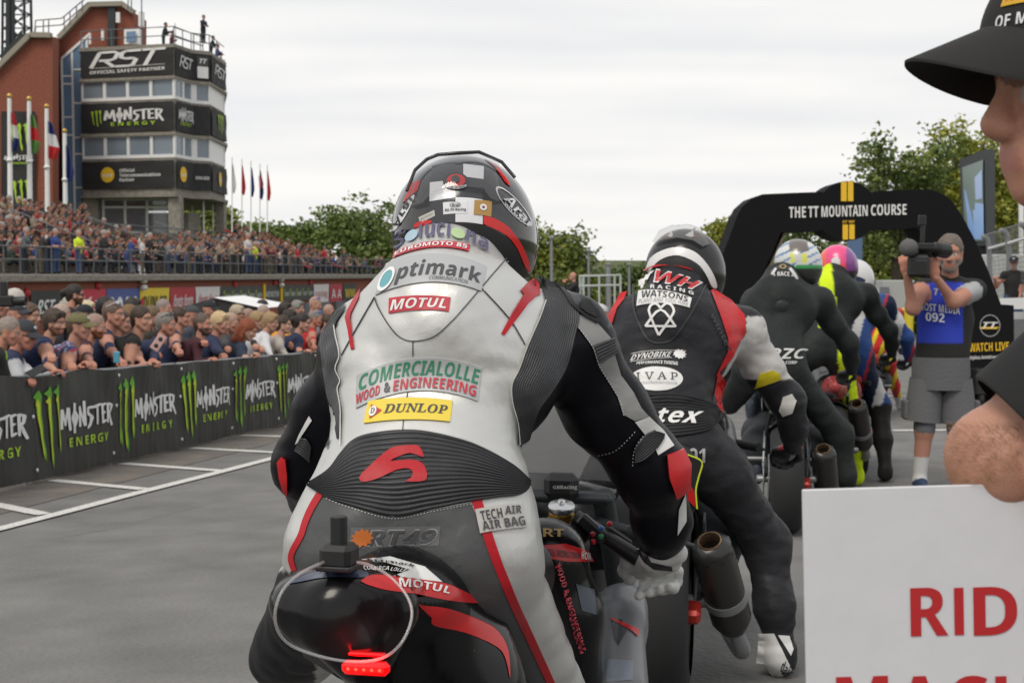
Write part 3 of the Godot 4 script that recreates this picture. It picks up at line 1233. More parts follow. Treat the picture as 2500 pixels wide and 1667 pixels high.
func build_tower() -> void:
	var D := 84.0
	var v := [flat_at(205, 85.7), flat_at(430, 84), flat_at(472, 86.3), flat_at(516, 87.0), flat_at(551, 91.5), flat_at(545, 102), flat_at(235, 103)]
	var yy := func(py: float) -> float: return at(430, py, D).y
	var t := thing("control_tower", "concrete race control tower wrapped in black banners above the grandstand", "tower", Vector3(v[1].x, 0, v[1].z))
	var vv := []
	for p in v: vv.append(p - t.position)
	var mb := MB.new()
	outline_prism(mb, vv, yy.call(116), yy.call(107), 0.15)
	part(mb, "roof_slab", M.concrete, t)
	for b in [[116.0, 190.0], [241.0, 327.0], [384.0, 478.0]]:
		mb = MB.new()
		outline_prism(mb, vv, yy.call(b[1]), yy.call(b[0]))
		part(mb, "floor_band", M.concrete, t)
		mb = MB.new()
		outline_prism(mb, vv, yy.call(b[1]) - 0.05, yy.call(b[1]) + 0.12, 0.18)
		part(mb, "ledge", M.concrete, t)
	# the rooms behind the windows
	mb = MB.new()
	var inner := []
	var cc := Vector3.ZERO
	for p in vv: cc += p
	cc /= vv.size()
	for p in vv: inner.append(cc + (p - cc) * 0.72)
	outline_prism(mb, inner, yy.call(384), yy.call(190))
	part(mb, "room_wall", M.dark_room, t)
	# window bands: each face with its frames and panes
	var levels := [[190.0, 241.0], [327.0, 384.0]]
	var counts := [4, 2, 1, 1]
	for lv in levels:
		var y0: float = yy.call(lv[1])
		var y1: float = yy.call(lv[0])
		for k in 4:
			var f := face(vv[k], vv[k + 1])
			var w: float = (vv[k + 1] - vv[k]).length()
			var n: int = counts[k]
			for j in n:
				var x0 := w * j / n
				var x1 := w * (j + 1) / n
				if k == 2: x0 += w * 0.18
				mb = MB.new()
				var fw := 0.095
				var mx := (x0 + x1) / 2
				for q in [[mx, y1 - fw / 2, x1 - x0, fw], [mx, y0 + fw, x1 - x0, fw * 2.0]]:
					mb.box(f * xf(Vector3(q[0], q[1], -0.05)), Vector3(q[2] - 0.004, q[3], 0.16))
				for q in [x0 + fw / 2, x1 - fw / 2]:
					mb.box(f * xf(Vector3(q, (y0 + y1) / 2 + fw / 2, -0.05)), Vector3(fw - 0.004, y1 - y0 - fw * 3.0, 0.155))
				var wd := part(mb, "window", M.white, t)
				if k == 3:
					mb = MB.new()
					mb.box(f * xf(Vector3(mx, (y0 + y1) / 2, -0.06)), Vector3(x1 - x0 - fw, y1 - y0 - fw, 0.05))
					part(mb, "panel", M.white, wd)
					continue
				mb = MB.new()
				mb.box(f * xf(Vector3(mx, (y0 + y1) / 2 + fw / 2, -0.05)), Vector3(x1 - x0 - 2 * fw, y1 - y0 - 3 * fw, 0.02))
				part(mb, "pane", M.glass, wd)
				if (j + k) % 3 == 0:
					mb = MB.new()
					mb.box(f * xf(Vector3(x0 + 0.75 if j == 0 else x1 - 0.4, (y0 + y1) / 2, -0.45)), Vector3(0.5, y1 - y0 - 0.4, 0.05))
					part(mb, "curtain", M.curtain, wd)
			if k == 2:
				mb = MB.new()
				mb.box(f * xf(Vector3(w * 0.09, (y0 + y1) / 2, -0.05)), Vector3(w * 0.18, y1 - y0, 0.16))
				part(mb, "white_panel", M.white, t)
	# glazed ground floor on concrete columns
	var yb: float = yy.call(625)
	var yt: float = yy.call(478)
	for q in [[205.0, 240.0, 85.9, 620.0], [411.0, 442.0, 84.2, 628.0], [527.0, 548.0, 90.8, 622.0]]:
		var a: Vector3 = flat_at(q[0], q[2]) - t.position
		var b: Vector3 = flat_at(q[1], q[2]) - t.position
		mb = MB.new()
		var f := face(a, b)
		mb.box(f * xf(Vector3((b - a).length() / 2, (yb + yt) / 2, -0.4)), Vector3((b - a).length(), yt - yb, 0.8), 0.03)
		part(mb, "column", M.concrete, t)
	var xs := [252.0, 305.0, 358.0, 411.0]
	for k in 3:
		var a: Vector3 = flat_at(xs[k], 86.6) - t.position
		var b: Vector3 = flat_at(xs[k + 1], 86.4) - t.position
		var f := face(a, b)
		var w := (b - a).length()
		for lv in [[yy.call(498), yt], [yb, yy.call(498)]]:
			mb = MB.new()
			var my: float = (lv[0] + lv[1]) / 2
			mb.box(f * xf(Vector3(0.05, my, 0)), Vector3(0.13, lv[1] - lv[0] - 0.002, 0.12))
			mb.box(f * xf(Vector3(w / 2 + 0.06, lv[1] - 0.07, 0)), Vector3(w - 0.15, 0.12, 0.118))
			var wd := part(mb, "window", M.white, t)
			mb = MB.new()
			mb.box(f * xf(Vector3(w / 2, my, -0.02)), Vector3(w - 0.14, lv[1] - lv[0] - 0.14, 0.02))
			var clear: StandardMaterial3D = M.glass.duplicate()
			clear.albedo_color.a = 0.3
			part(mb, "pane", clear, wd)
	for q in [[498.0, 89.0], [520.0, 93.0], [470.0, 95.0]]:
		mb = MB.new()
		var a: Vector3 = flat_at(q[0], q[1]) - t.position
		pipe(mb, a + Vector3(0, yb, 0), a + Vector3(0, yt, 0), 0.06, 6)
		part(mb, "mullion", M.white, t)
	# dark stair and shapes inside the glazed floor
	mb = MB.new()
	mb.box(face(vv[0], vv[1]) * xf(Vector3(3.2, (yb + yt) / 2 - 0.4, -4.5)), Vector3(3.4, yt - yb - 0.8, 1.5))
	part(mb, "inner_core", M.concrete, t)
	# roof rail
	var ry: float = yy.call(107)
	for k in 4:
		mb = MB.new()
		for h in [0.5, 1.0]: pipe(mb, vv[k] + Vector3(0, ry + h, 0), vv[k + 1] + Vector3(0, ry + h, 0), 0.03, 6)
		var n := maxi(2, int((vv[k + 1] - vv[k]).length() / 1.6))
		for j in n:
			var p: Vector3 = vv[k].lerp(vv[k + 1], float(j) / n)
			pipe(mb, p + Vector3(0, ry, 0), p + Vector3(0, ry + 1.0, 0), 0.03, 6)
		part(mb, "roof_rail", M.grey_rail, t)
	mb = MB.new()
	for q in [[430, 86.0], [478, 88.0], [500, 89.5], [535, 92.0]]:
		var p: Vector3 = flat_at(q[0], q[1]) - t.position
		pipe(mb, p + Vector3(0, ry, 0), p + Vector3(0, ry + 1.3, 0), 0.035, 6)
	for h in [0.75, 1.3]:
		pipe(mb, flat_at(430, 86) - t.position + Vector3(0, ry + h, 0), flat_at(500, 89.5) - t.position + Vector3(0, ry + h, 0), 0.035, 6)
	pipe(mb, flat_at(434, 87) - t.position + Vector3(0, ry, 0), flat_at(434, 87) - t.position + Vector3(0, ry + 1.7, 0), 0.02, 5)
	part(mb, "roof_scaffold", M.grey_rail, t)
	mb = MB.new()
	mb.box(xf(flat_at(478, 89.5) - t.position + Vector3(0, ry + 0.15, 0)), Vector3(2.2, 0.3, 1.6))
	part(mb, "camera_platform", mat(Color(0.3, 0.24, 0.17), 0.8), t)
	# banners, one to each band of each face
	var bands := [[116.0, 182.0], [246.0, 318.0], [390.0, 458.0]]
	var what := ["top", "middle", "bottom"]
	for bi in 3:
		for k in 4:
			var f := face(v[k], v[k + 1])
			var w: float = (v[k + 1] - v[k]).length()
			var y1: float = yy.call(bands[bi][0])
			var h: float = y1 - yy.call(bands[bi][1])
			var b := thing("banner", "%s black banner on the %s of the tower" % [what[bi], ["broad front", "narrow corner face", "side beside the corner", "rounded far end"][k]], "banner", f * Vector3(w / 2, y1 - h / 2, 0.1), 0, "banners round the tower")
			var lf := Transform3D(f.basis, Vector3.ZERO)
			var rows := []
			for r in 7:
				var row := PackedVector3Array()
				for c in 17:
					var sag := 0.03 * sin(c * 1.9 + r * 0.6) * sin(PI * c / 16.0) + 0.02 * sin(c * 0.7 - r * 1.7)
					row.append(lf * Vector3((c / 16.0 - 0.5) * (w - 0.04), (0.5 - r / 6.0) * h - 0.03 * absf(sin(c * 0.8)), 0.03 + sag))
				rows.append(row)
			mb = MB.new()
			mb.sheet(rows, lf.basis.z * -0.01)
			part(mb, "sheet", M.black_cloth, b)
			var pf := lf * Transform3D(Basis.IDENTITY, Vector3(-w / 2, h / 2, 0.09))
			var sz := Vector2(w, h)
			if bi == 0:
				if k == 0 or k == 1 or k == 3:
					var big := k == 0
					var q := [Vector2(0.11, 0.1), Vector2(0.92, 0.03), Vector2(0.92, 0.6), Vector2(0.11, 0.64)] if big else [Vector2(0.15, 0.25), Vector2(0.9, 0.3), Vector2(0.9, 0.68), Vector2(0.15, 0.65)]
					part(flat_print(warped(rst(), q), pf, sz), "lettering", M.print_white, b)
					if big:
						part(flat_print(warped(letters("OFFICIAL SAFETY PARTNER", "bold"), [Vector2(0.11, 0.76), Vector2(0.92, 0.7), Vector2(0.92, 0.82), Vector2(0.11, 0.89)]), pf, sz), "small_lettering", M.print_white, b)
						part(flat_print(warped(quad_tris(1), [Vector2(0.11, 0.66), Vector2(0.92, 0.6), Vector2(0.92, 0.615), Vector2(0.11, 0.675)]), pf, sz), "line", M.print_white, b)
				else:
					part(flat_print(warped(quad_tris(1), [Vector2(0.25, 0.1), Vector2(0.85, 0.1), Vector2(0.85, 0.92), Vector2(0.25, 0.92)]), pf, sz, 0.002), "card", mat(Color(0.05, 0.05, 0.05), 0.6), b)
					part(flat_print(warped(quad_tris(1), [Vector2(0.25, 0.48), Vector2(0.85, 0.48), Vector2(0.85, 0.92), Vector2(0.25, 0.92)]), pf, sz), "card_white", M.print_white, b)
					part(flat_print(warped(letters("TT", "bold"), [Vector2(0.35, 0.18), Vector2(0.75, 0.18), Vector2(0.75, 0.36), Vector2(0.35, 0.36)], 0, 0.2), pf, sz), "lettering", M.print_white, b)
			elif bi == 1:
				if k == 0 or k == 1:
					var big := k == 0
					if big:
						part(flat_print(warped(claw(), [Vector2(0.11, 0.27), Vector2(0.23, 0.27), Vector2(0.23, 0.82), Vector2(0.11, 0.82)]), pf, sz), "green_mark", M.print_green, b)
					var x0 := 0.27 if big else 0.08
					var x1 := 0.9 if big else 0.92
					part(flat_print(warped(monster(), [Vector2(x0, 0.26), Vector2(x1, 0.26), Vector2(x1, 0.6), Vector2(x0, 0.6)]), pf, sz), "lettering", M.print_white, b)
					part(flat_print(warped(letters("E N E R G Y", "bold"), [Vector2(x0 + 0.1 * (x1 - x0), 0.68), Vector2(x1 - 0.14 * (x1 - x0), 0.66), Vector2(x1 - 0.14 * (x1 - x0), 0.79), Vector2(x0 + 0.1 * (x1 - x0), 0.8)]), pf, sz), "small_lettering", M.print_green, b)
				elif k == 3:
					part(flat_print(warped(claw(), [Vector2(0.3, 0.15), Vector2(0.7, 0.15), Vector2(0.7, 0.85), Vector2(0.3, 0.85)]), pf, sz), "green_mark", M.print_green, b)
			else:
				var dx := 0.29 if k == 0 else 0.3 if k == 1 else 0.45
				if k != 2:
					part(flat_print(disc_tris(Vector2(dx, 0.5), Vector2(0.28 * h / w, 0.28), 24), pf, sz), "orange_disc", M.print_yellow, b)
					part(flat_print(warped(letters("sure", "bold"), [Vector2(dx - 0.2 * h / w, 0.46), Vector2(dx + 0.2 * h / w, 0.46), Vector2(dx + 0.2 * h / w, 0.58), Vector2(dx - 0.2 * h / w, 0.58)]), pf, sz, 0.008), "disc_lettering", M.print_white, b)
				if k == 0:
					var ls := ["Official", "Telecommunications", "Partner"]
					for j in 3:
						part(flat_print(warped(letters(ls[j], "bold"), [Vector2(0.42, 0.29 + 0.17 * j), Vector2(0.42 + [0.16, 0.44, 0.16][j], 0.28 + 0.17 * j), Vector2(0.42 + [0.16, 0.44, 0.16][j], 0.41 + 0.17 * j), Vector2(0.42, 0.42 + 0.17 * j)]), pf, sz), "lettering", M.print_white, b)
				elif k == 2:
					part(flat_print(warped(letters("sure.com", "bold"), [Vector2(0.1, 0.5), Vector2(0.85, 0.5), Vector2(0.85, 0.62), Vector2(0.1, 0.62)]), pf, sz), "lettering", M.print_white, b)
	build_stair_wall()

func rst() -> PackedVector2Array:
	# slanted outlined letters
	var out := PackedVector2Array()
	var strokes := [
		[[0.02, 1.0], [0.14, 0.0], [0.34, 0.0], [0.38, 0.12], [0.34, 0.45], [0.28, 0.55], [0.14, 0.55]], [[0.2, 0.55], [0.32, 1.0]],
		[[0.68, 0.0], [0.5, 0.0], [0.44, 0.1], [0.42, 0.4], [0.48, 0.5], [0.58, 0.5], [0.62, 0.6], [0.58, 0.92], [0.52, 1.0], [0.36, 1.0]],
		[[0.72, 0.0], [1.0, 0.0]], [[0.86, 0.0], [0.74, 1.0]],
	]
	for s in strokes:
		for k in s.size() - 1:
			var a := Vector2(s[k][0], s[k][1])
			var b := Vector2(s[k + 1][0], s[k + 1][1])
			var d := (b - a).normalized()
			var n := Vector2(-d.y, d.x) * Vector2(0.03, 0.075)
			a -= d * 0.012; b += d * 0.012
			out.append_array([a + n, b + n, b - n, a + n, b - n, a - n])
	return out

func monster() -> PackedVector2Array:
	# ragged capitals with long tails
	var out := PackedVector2Array()
	var L := {
		"M": [[0.0, 1.0, 0.12, 0.05], [0.12, 0.05, 0.45, 0.85], [0.45, 0.85, 0.8, 0.0], [0.8, 0.0, 1.0, 1.12]],
		"O": [[0.5, 0.15, 0.12, 0.5], [0.12, 0.5, 0.5, 0.95], [0.5, 0.95, 0.88, 0.5], [0.88, 0.5, 0.5, 0.15], [0.5, -0.2, 0.5, 1.3]],
		"N": [[0.1, 1.0, 0.15, 0.0], [0.15, 0.0, 0.85, 0.98], [0.85, 1.0, 0.85, -0.25]],
		"S": [[0.95, 0.1, 0.3, 0.12], [0.3, 0.12, 0.2, 0.4], [0.2, 0.4, 0.85, 0.6], [0.85, 0.6, 0.6, 0.95], [0.6, 0.95, 0.1, 1.15]],
		"T": [[0.0, 0.1, 1.0, 0.0], [0.5, 0.05, 0.5, 1.02]],
		"E": [[0.15, 0.0, 0.2, 1.0], [0.15, 0.05, 0.9, 0.02], [0.15, 0.48, 0.75, 0.45], [0.2, 0.95, 0.95, 0.9]],
		"R": [[0.15, 0.0, 0.2, 1.02], [0.15, 0.03, 0.85, 0.1], [0.85, 0.1, 0.7, 0.45], [0.7, 0.45, 0.2, 0.52], [0.4, 0.5, 1.05, 1.2]],
	}
	var x := 0.0
	var wd := {"M": 0.19, "O": 0.13, "N": 0.15, "S": 0.12, "T": 0.13, "E": 0.12, "R": 0.14}
	for ch in "MONSTER":
		for s in L[ch]:
			var a := Vector2(x + s[0] * wd[ch] * 0.9, s[1])
			var b := Vector2(x + s[2] * wd[ch] * 0.9, s[3])
			var d := ((b - a) * Vector2(3.0, 1.0)).normalized()
			var n := Vector2(-d.y / 3.0, d.x) * 0.075
			var e := (b - a).normalized() * 0.03
			out.append_array([a - e, a + n, b + n * 0.8, a - e, b + n * 0.8, b + e, a - e, b + e, b - n * 0.8, a - e, b - n * 0.8, a - n])
		x += wd[ch] + 0.003
	return out

func build_stair_wall() -> void:
	# the brick stair blocks to the left of the tower, with their glazed strip
	var t := thing("brick_stair_building", "red brick stair building with a sloping top beside the tower", "building", flat_at(100, 80))
	var o := t.position
	var P := func(px: float, py: float, d: float) -> Vector3: return at(px, py, d) - o
	var slab := func(pts: Array, d: float, thick: float, called: String, m: Material) -> MeshInstance3D:
		var mb := MB.new()
		var poly := PackedVector2Array()
		for q in pts:
			var p: Vector3 = P.call(q[0], q[1], d)
			poly.append(Vector2(p.x, p.y))
		mb.prism(poly, Transform3D(Basis.IDENTITY, Vector3(0, 0, -d - o.z - thick)), thick)
		return part(mb, called, m, t)
	slab.call([[-120, 290], [0, 160], [74, 86], [120, 86], [128, 90], [128, 560], [-120, 560]], 80.0, 1.0, "wall", M.brick)
	slab.call([[130, 96], [146, 92], [220, 12], [300, 12], [326, 30], [326, 560], [130, 560]], 87.5, 3.0, "wall", M.brick)
	slab.call([[262, 6], [280, 6], [280, 112], [262, 112]], 87.2, 0.3, "dark_pipe", M.dark_steel)
	var cop := mat(Color(0.3, 0.27, 0.22), 0.9)
	for q in [[-120, 290, 0, 160, 80.0], [0, 160, 74, 86, 80.0], [74, 86, 124, 87, 80.0], [144, 93, 220, 11, 87.4], [219, 12, 300, 10, 87.4], [300, 11, 327, 30, 87.4]]:
		var mb := MB.new()
		bar(mb, P.call(q[0], q[1], q[4] - 0.1), P.call(q[2], q[3], q[4] - 0.1), 0.28, 0.5, Vector3(0, 0, 1))
		part(mb, "coping", cop, t)
	# return wall between the two blocks
	var mb := MB.new()
	mb.quad(P.call(128, 90, 79.98), P.call(146, 93, 87.5), P.call(146, 560, 87.5), P.call(128, 560, 79.98))
	part(mb, "return_wall", M.brick, t)
	for q in [[131, 155, 205], [134, 290, 340], [136, 420, 470]]:
		mb = MB.new()
		mb.quad(P.call(q[0] - 2, q[1], 81.2), P.call(q[0] + 2, q[1] + 2, 82.6), P.call(q[0] + 2, q[2] + 2, 82.6), P.call(q[0] - 2, q[2], 81.2))
		part(mb, "slit_window", M.white, t)
	# glazed strip: white bars and blue panes
	var strip := thing("glazed_stairwell", "tall strip of blue stairwell glass with white bars", "window", P.call(182, 500, 86.5) + o)
	var so := strip.position
	var frame := MB.new()
	var S := func(px: float, py: float) -> Vector3: return at(px, py, 86.4) - so
	var cols := [150.0, 175.0, 198.0, 211.0]
	var tops := [142.0, 121.0, 102.0, 90.0]
	for k in 4: bar(frame, S.call(cols[k], tops[k]), S.call(cols[k] + 8, 560), 0.09, 0.12)
	bar(frame, S.call(150, 144), S.call(220, 82), 0.16, 0.14)
	bar(frame, S.call(219, 82), S.call(219, 108), 0.12, 0.12)
	part(frame, "frame", M.white, strip)
	var cuts := [[[142, 186, 186, 205, 205, 286, 286, 330, 330, 420, 420, 430, 430, 560]], [[121, 170, 170, 252, 252, 336, 336, 376, 376, 458, 458, 560]], [[102, 220, 220, 400, 400, 560]]]
	var blue := mat(Color(0.15, 0.25, 0.38), 0.06)
	for k in 3:
		var c: Array = cuts[k][0]
		for j in range(0, c.size(), 2):
			var y0: float = c[j]
			var y1: float = c[j + 1]
			var sh := 8.0 / 460.0
			var x0: float = cols[k] + (y0 - 100) * sh + 1.5
			var x1: float = cols[k + 1] + (y0 - 100) * sh - 1.5
			mb = MB.new()
			var top_r: float = y0 if j else tops[k + 1]
			mb.sheet([PackedVector3Array([S.call(x0, y0 + 1.5), S.call(x1, top_r + 1.5)]), PackedVector3Array([S.call(x0 + (y1 - y0) * sh, y1 - 1), S.call(x1 + (y1 - y0) * sh, y1 - 1)])], Vector3(0, 0, -0.05))
			part(mb, "pane", blue, strip)
			mb = MB.new()
			bar(mb, S.call(x0, y1), S.call(x1, y1), 0.07, 0.1)
			part(mb, "bar", M.white, strip)
	# railings on the slopes, and the roof door
	mb = MB.new()
	var rl := [[83, 86], [86, 50], [150, 45], [215, -10]]
	for h in [0, 16]:
		for k in range(0, 3):
			pipe(mb, P.call(rl[k][0], rl[k][1] + h + (0 if k else 0), 84), P.call(rl[k + 1][0], rl[k + 1][1] + h, 84), 0.035, 6)
	for q in [[105, 48, 88], [118, 46, 88], [156, 42, 75], [170, 30, 62], [186, 15, 45], [200, 2, 30], [320, -10, 28], [312, -20, 25], [345, -20, 64]]:
		pipe(mb, P.call(q[0], q[1], 84), P.call(q[0], q[2], 84), 0.035, 6)
	part(mb, "railing", M.grey_rail, t)
	slab.call([[302, 72], [340, 70], [340, 108], [302, 108]], 87.0, 0.4, "roof_door", M.white)
	slab.call([[308, 77], [330, 76], [330, 102], [308, 102]], 86.8, 0.1, "roof_door_glass", blue)
	slab.call([[337, 28], [348, 28], [348, 64], [337, 64]], 87.0, 0.4, "aerial_box", M.white)
	slab.call([[246, 72], [252, 72], [252, 98], [246, 98]], 86.9, 0.2, "wall_box", M.white)
	slab.call([[282, 30], [291, 30], [291, 55], [282, 55]], 86.9, 0.2, "wall_box", M.white)
	# big hanging banner on the brick
	var b := thing("banner", "tall black banner hanging on the brick wall behind the flagpoles", "banner", at(43, 400, 79.6))
	mb = MB.new()
	var rows := []
	for r in 9:
		var row := PackedVector3Array()
		for c in 7: row.append(at(2 + c * 13.8, 272 + r * 30, 79.8 + 0.05 * sin(c * 1.3 + r)) - b.position)
		rows.append(row)
	mb.sheet(rows, Vector3(0, 0, -0.03))
	part(mb, "sheet", M.black_cloth, b)
	var fl := Transform3D(Basis.IDENTITY, at(2, 272, 79.6) - b.position)
	var sz := Vector2(at(85, 272, 79.6).x - at(2, 272, 79.6).x, at(2, 272, 79.6).y - at(2, 512, 79.6).y)
	part(flat_print(warped(claw(), [Vector2(0.2, 0.13), Vector2(0.78, 0.13), Vector2(0.78, 0.4), Vector2(0.2, 0.4)]), fl, sz), "green_mark", M.print_green, b)
	part(flat_print(warped(claw(), [Vector2(0.25, 0.7), Vector2(0.78, 0.7), Vector2(0.78, 0.97), Vector2(0.25, 0.97)]), fl, sz), "green_mark", M.print_green, b)
	part(flat_print(warped(monster(), [Vector2(0.08, 0.445), Vector2(0.92, 0.445), Vector2(0.92, 0.49), Vector2(0.08, 0.49)]), fl, sz), "lettering", M.print_white, b)
	part(flat_print(warped(letters("ENERGY", "bold"), [Vector2(0.3, 0.515), Vector2(0.75, 0.515), Vector2(0.75, 0.535), Vector2(0.3, 0.535)]), fl, sz), "small_lettering", M.print_green, b)
	# lattice mast
	var m := thing("lattice_mast", "dark steel lattice mast rising behind the brick stair building", "mast", flat_at(38, 92))
	var Q := func(px: float, py: float, d: float) -> Vector3: return at(px, py, d) - m.position
	for q in [[6, 4, 93.0], [74, 78, 93.0], [26, 24, 95.5], [58, 60, 95.5]]:
		mb = MB.new()
		pipe(mb, Q.call(q[0], -30, q[2]), Q.call(q[1], 200, q[2]), 0.09, 6)
		part(mb, "leg", M.dark_steel, m)
	mb = MB.new()
	for k in 7:
		var y := -30.0 + k * 33
		for s in [[6.0, 74.0, 93.0], [26.0, 58.0, 95.5]]:
			pipe(mb, Q.call(s[0], y, s[2]), Q.call(s[1], y + 33, s[2]), 0.045, 5)
			pipe(mb, Q.call(s[1], y, s[2]), Q.call(s[0], y + 33, s[2]), 0.045, 5)
			pipe(mb, Q.call(s[0], y, s[2]), Q.call(s[1], y, s[2]), 0.045, 5)
		pipe(mb, Q.call(6, y, 93.0), Q.call(26, y, 95.5), 0.04, 5)
		pipe(mb, Q.call(74, y, 93.0), Q.call(58, y, 95.5), 0.04, 5)
	part(mb, "bracing", M.dark_steel, m)
	mb = MB.new()
	pipe(mb, Q.call(20, -30, 92), Q.call(20, 140, 92), 0.2, 8)
	pipe(mb, Q.call(31, -30, 92), Q.call(31, 120, 92), 0.13, 8)
	part(mb, "cable_duct", M.dark_steel, m)
	mb = MB.new()
	bar(mb, Q.call(5, 145, 91), Q.call(60, 88, 91), 0.5, 0.4, Vector3(0, 0, 1))
	bar(mb, Q.call(10, 120, 91), Q.call(60, 110, 91), 0.18, 0.2, Vector3(0, 0, 1))
	part(mb, "foot_beam", M.dark_steel, m)

# ---------------------------------------------------------------- flags
func flag_cloth(mb: MB, top: Vector3, w: float, h: float, ph: float, v0: float, v1: float) -> void:
	# cloth that hangs limp beside its pole, between two fractions of its drop
	var rows := []
	for r in 9:
		var t := lerpf(v0, v1, r / 8.0)
		var row := PackedVector3Array()
		for c in 7:
			var u := c / 6.0
			var wid := w * (0.25 + 0.75 * pow(t, 0.8)) * (1.0 - 0.55 * maxf(0.0, t - 0.72) / 0.28)
			row.append(top + Vector3(u * wid, -h * t - u * 0.25 * h * 0.2, 0.12 * sin(u * 9.0 + ph + t * 2.0)))
		rows.append(row)
	mb.sheet(rows, Vector3(0, 0, -0.01))

func build_flags() -> void:
	var gold := mat(Color(0.5, 0.33, 0.08), 0.35, 0.8)
	var blue := mat(Color(0.02, 0.035, 0.16), 0.8)
	var red := mat(Color(0.5, 0.02, 0.025), 0.8)
	var white := mat(Color(0.7, 0.7, 0.7), 0.8)
	var green := mat(Color(0.1, 0.24, 0.05), 0.8)
	var sets := [
		[22.0, 240.0, 66.0, 520.0, [red, white, blue], 3.0, "white flagpole nearest the picture's edge with a red, white and blue flag", 1.0],
		[70.0, 247.0, 67.0, 520.0, [green, red, green], 3.4, "white flagpole with a green and red flag before the black banner", 1.0],
		[113.0, 265.0, 69.0, 530.0, [blue, white, red], 3.0, "white flagpole with a blue, white and red tricolour", 1.35],
		[157.0, 325.0, 72.0, 535.0, [blue, blue, blue], 4.2, "white flagpole with a dark blue flag in front of the stairwell glass", 0.9],
	]
	for q in sets:
		var base := at(q[0] + 2, q[3], q[2])
		var head := at(q[0], q[1], q[2]) - base
		var t := thing("flagpole", q[6], "flagpole", base, 0, "white flagpoles behind the stand")
		var mb := MB.new()
		mb.tube(PackedVector3Array([Vector3(0, -1.0, 0), head]), PackedFloat32Array([0.13, 0.09]), 10)
		part(mb, "pole", M.white, t)
		mb = MB.new()
		mb.ellipsoid(xf(head + Vector3(0, 0.1, 0)), Vector3(0.12, 0.14, 0.12), 10, 8)
		part(mb, "finial", gold, t)
		mb = MB.new()
		mb.ellipsoid(xf(head * 0.46 + Vector3(0, 0, 0.05)), Vector3(0.16, 0.1, 0.16), 8, 6)
		part(mb, "pulley", M.white, t)
		var says: String = ["drooping red, white and blue flag nearest the picture's edge", "drooping green and red flag before the black banner", "drooping blue, white and red tricolour flag", "dark blue flag hanging limp before the stairwell glass"][sets.find(q)]
		var fl := thing("flag", says, "flag", base + head + Vector3(0.1, -0.6, 0), 0, "flags by the tower")
		for k in 3:
			mb = MB.new()
			flag_cloth(mb, Vector3.ZERO, 0.42 * q[7], 1.75, q[0], k / 3.0, (k + 1) / 3.0)
			part(mb, "cloth", q[4][k], fl)
	var far := [[566.0, 384.0, 380.0], [590.0, 388.0, 0.0], [612.0, 393.0, 0.0], [634.0, 399.0, 0.0], [652.0, 402.0, 0.0]]
	var tones := [white, red, blue, blue, red]
	var names := ["pale", "pale red", "dark blue", "red and blue", "plain red"]
	for k in 5:
		var q: Array = far[k]
		var base := at(q[0], 590, 128)
		var head := at(q[0], q[1], 128) - base
		var t := thing("flagpole", "thin far flagpole with a %s flag above the crowd right of the tower" % names[k], "flagpole", base, 0, "thin far flagpoles")
		var mb := MB.new()
		mb.tube(PackedVector3Array([Vector3.ZERO, head]), PackedFloat32Array([0.06, 0.05]), 8)
		part(mb, "pole", M.white, t)
		mb = MB.new()
		flag_cloth(mb, Vector3(-0.1, 0, 0), 0.42, 2.6, q[0], 0.0, 1.0)
		var fl := thing("flag", "limp %s flag on the thin far pole" % names[k], "flag", base + head + Vector3(0.08, -0.5, 0), 0, "limp far flags")
		part(mb, "cloth", tones[k], fl)
		if k == 3:
			mb = MB.new()
			flag_cloth(mb, Vector3(-0.16, -0.3, 0.1), 0.5, 1.4, 2.0, 0.2, 1.0)
			part(mb, "cloth", red, fl)

# ---------------------------------------------------------------- trees and what stands behind the road
func leaf_mat() -> StandardMaterial3D:
	var m := vmat(0.65)
	m.backlight_enabled = true
	m.backlight = Color(0.45, 0.55, 0.2)
	return m

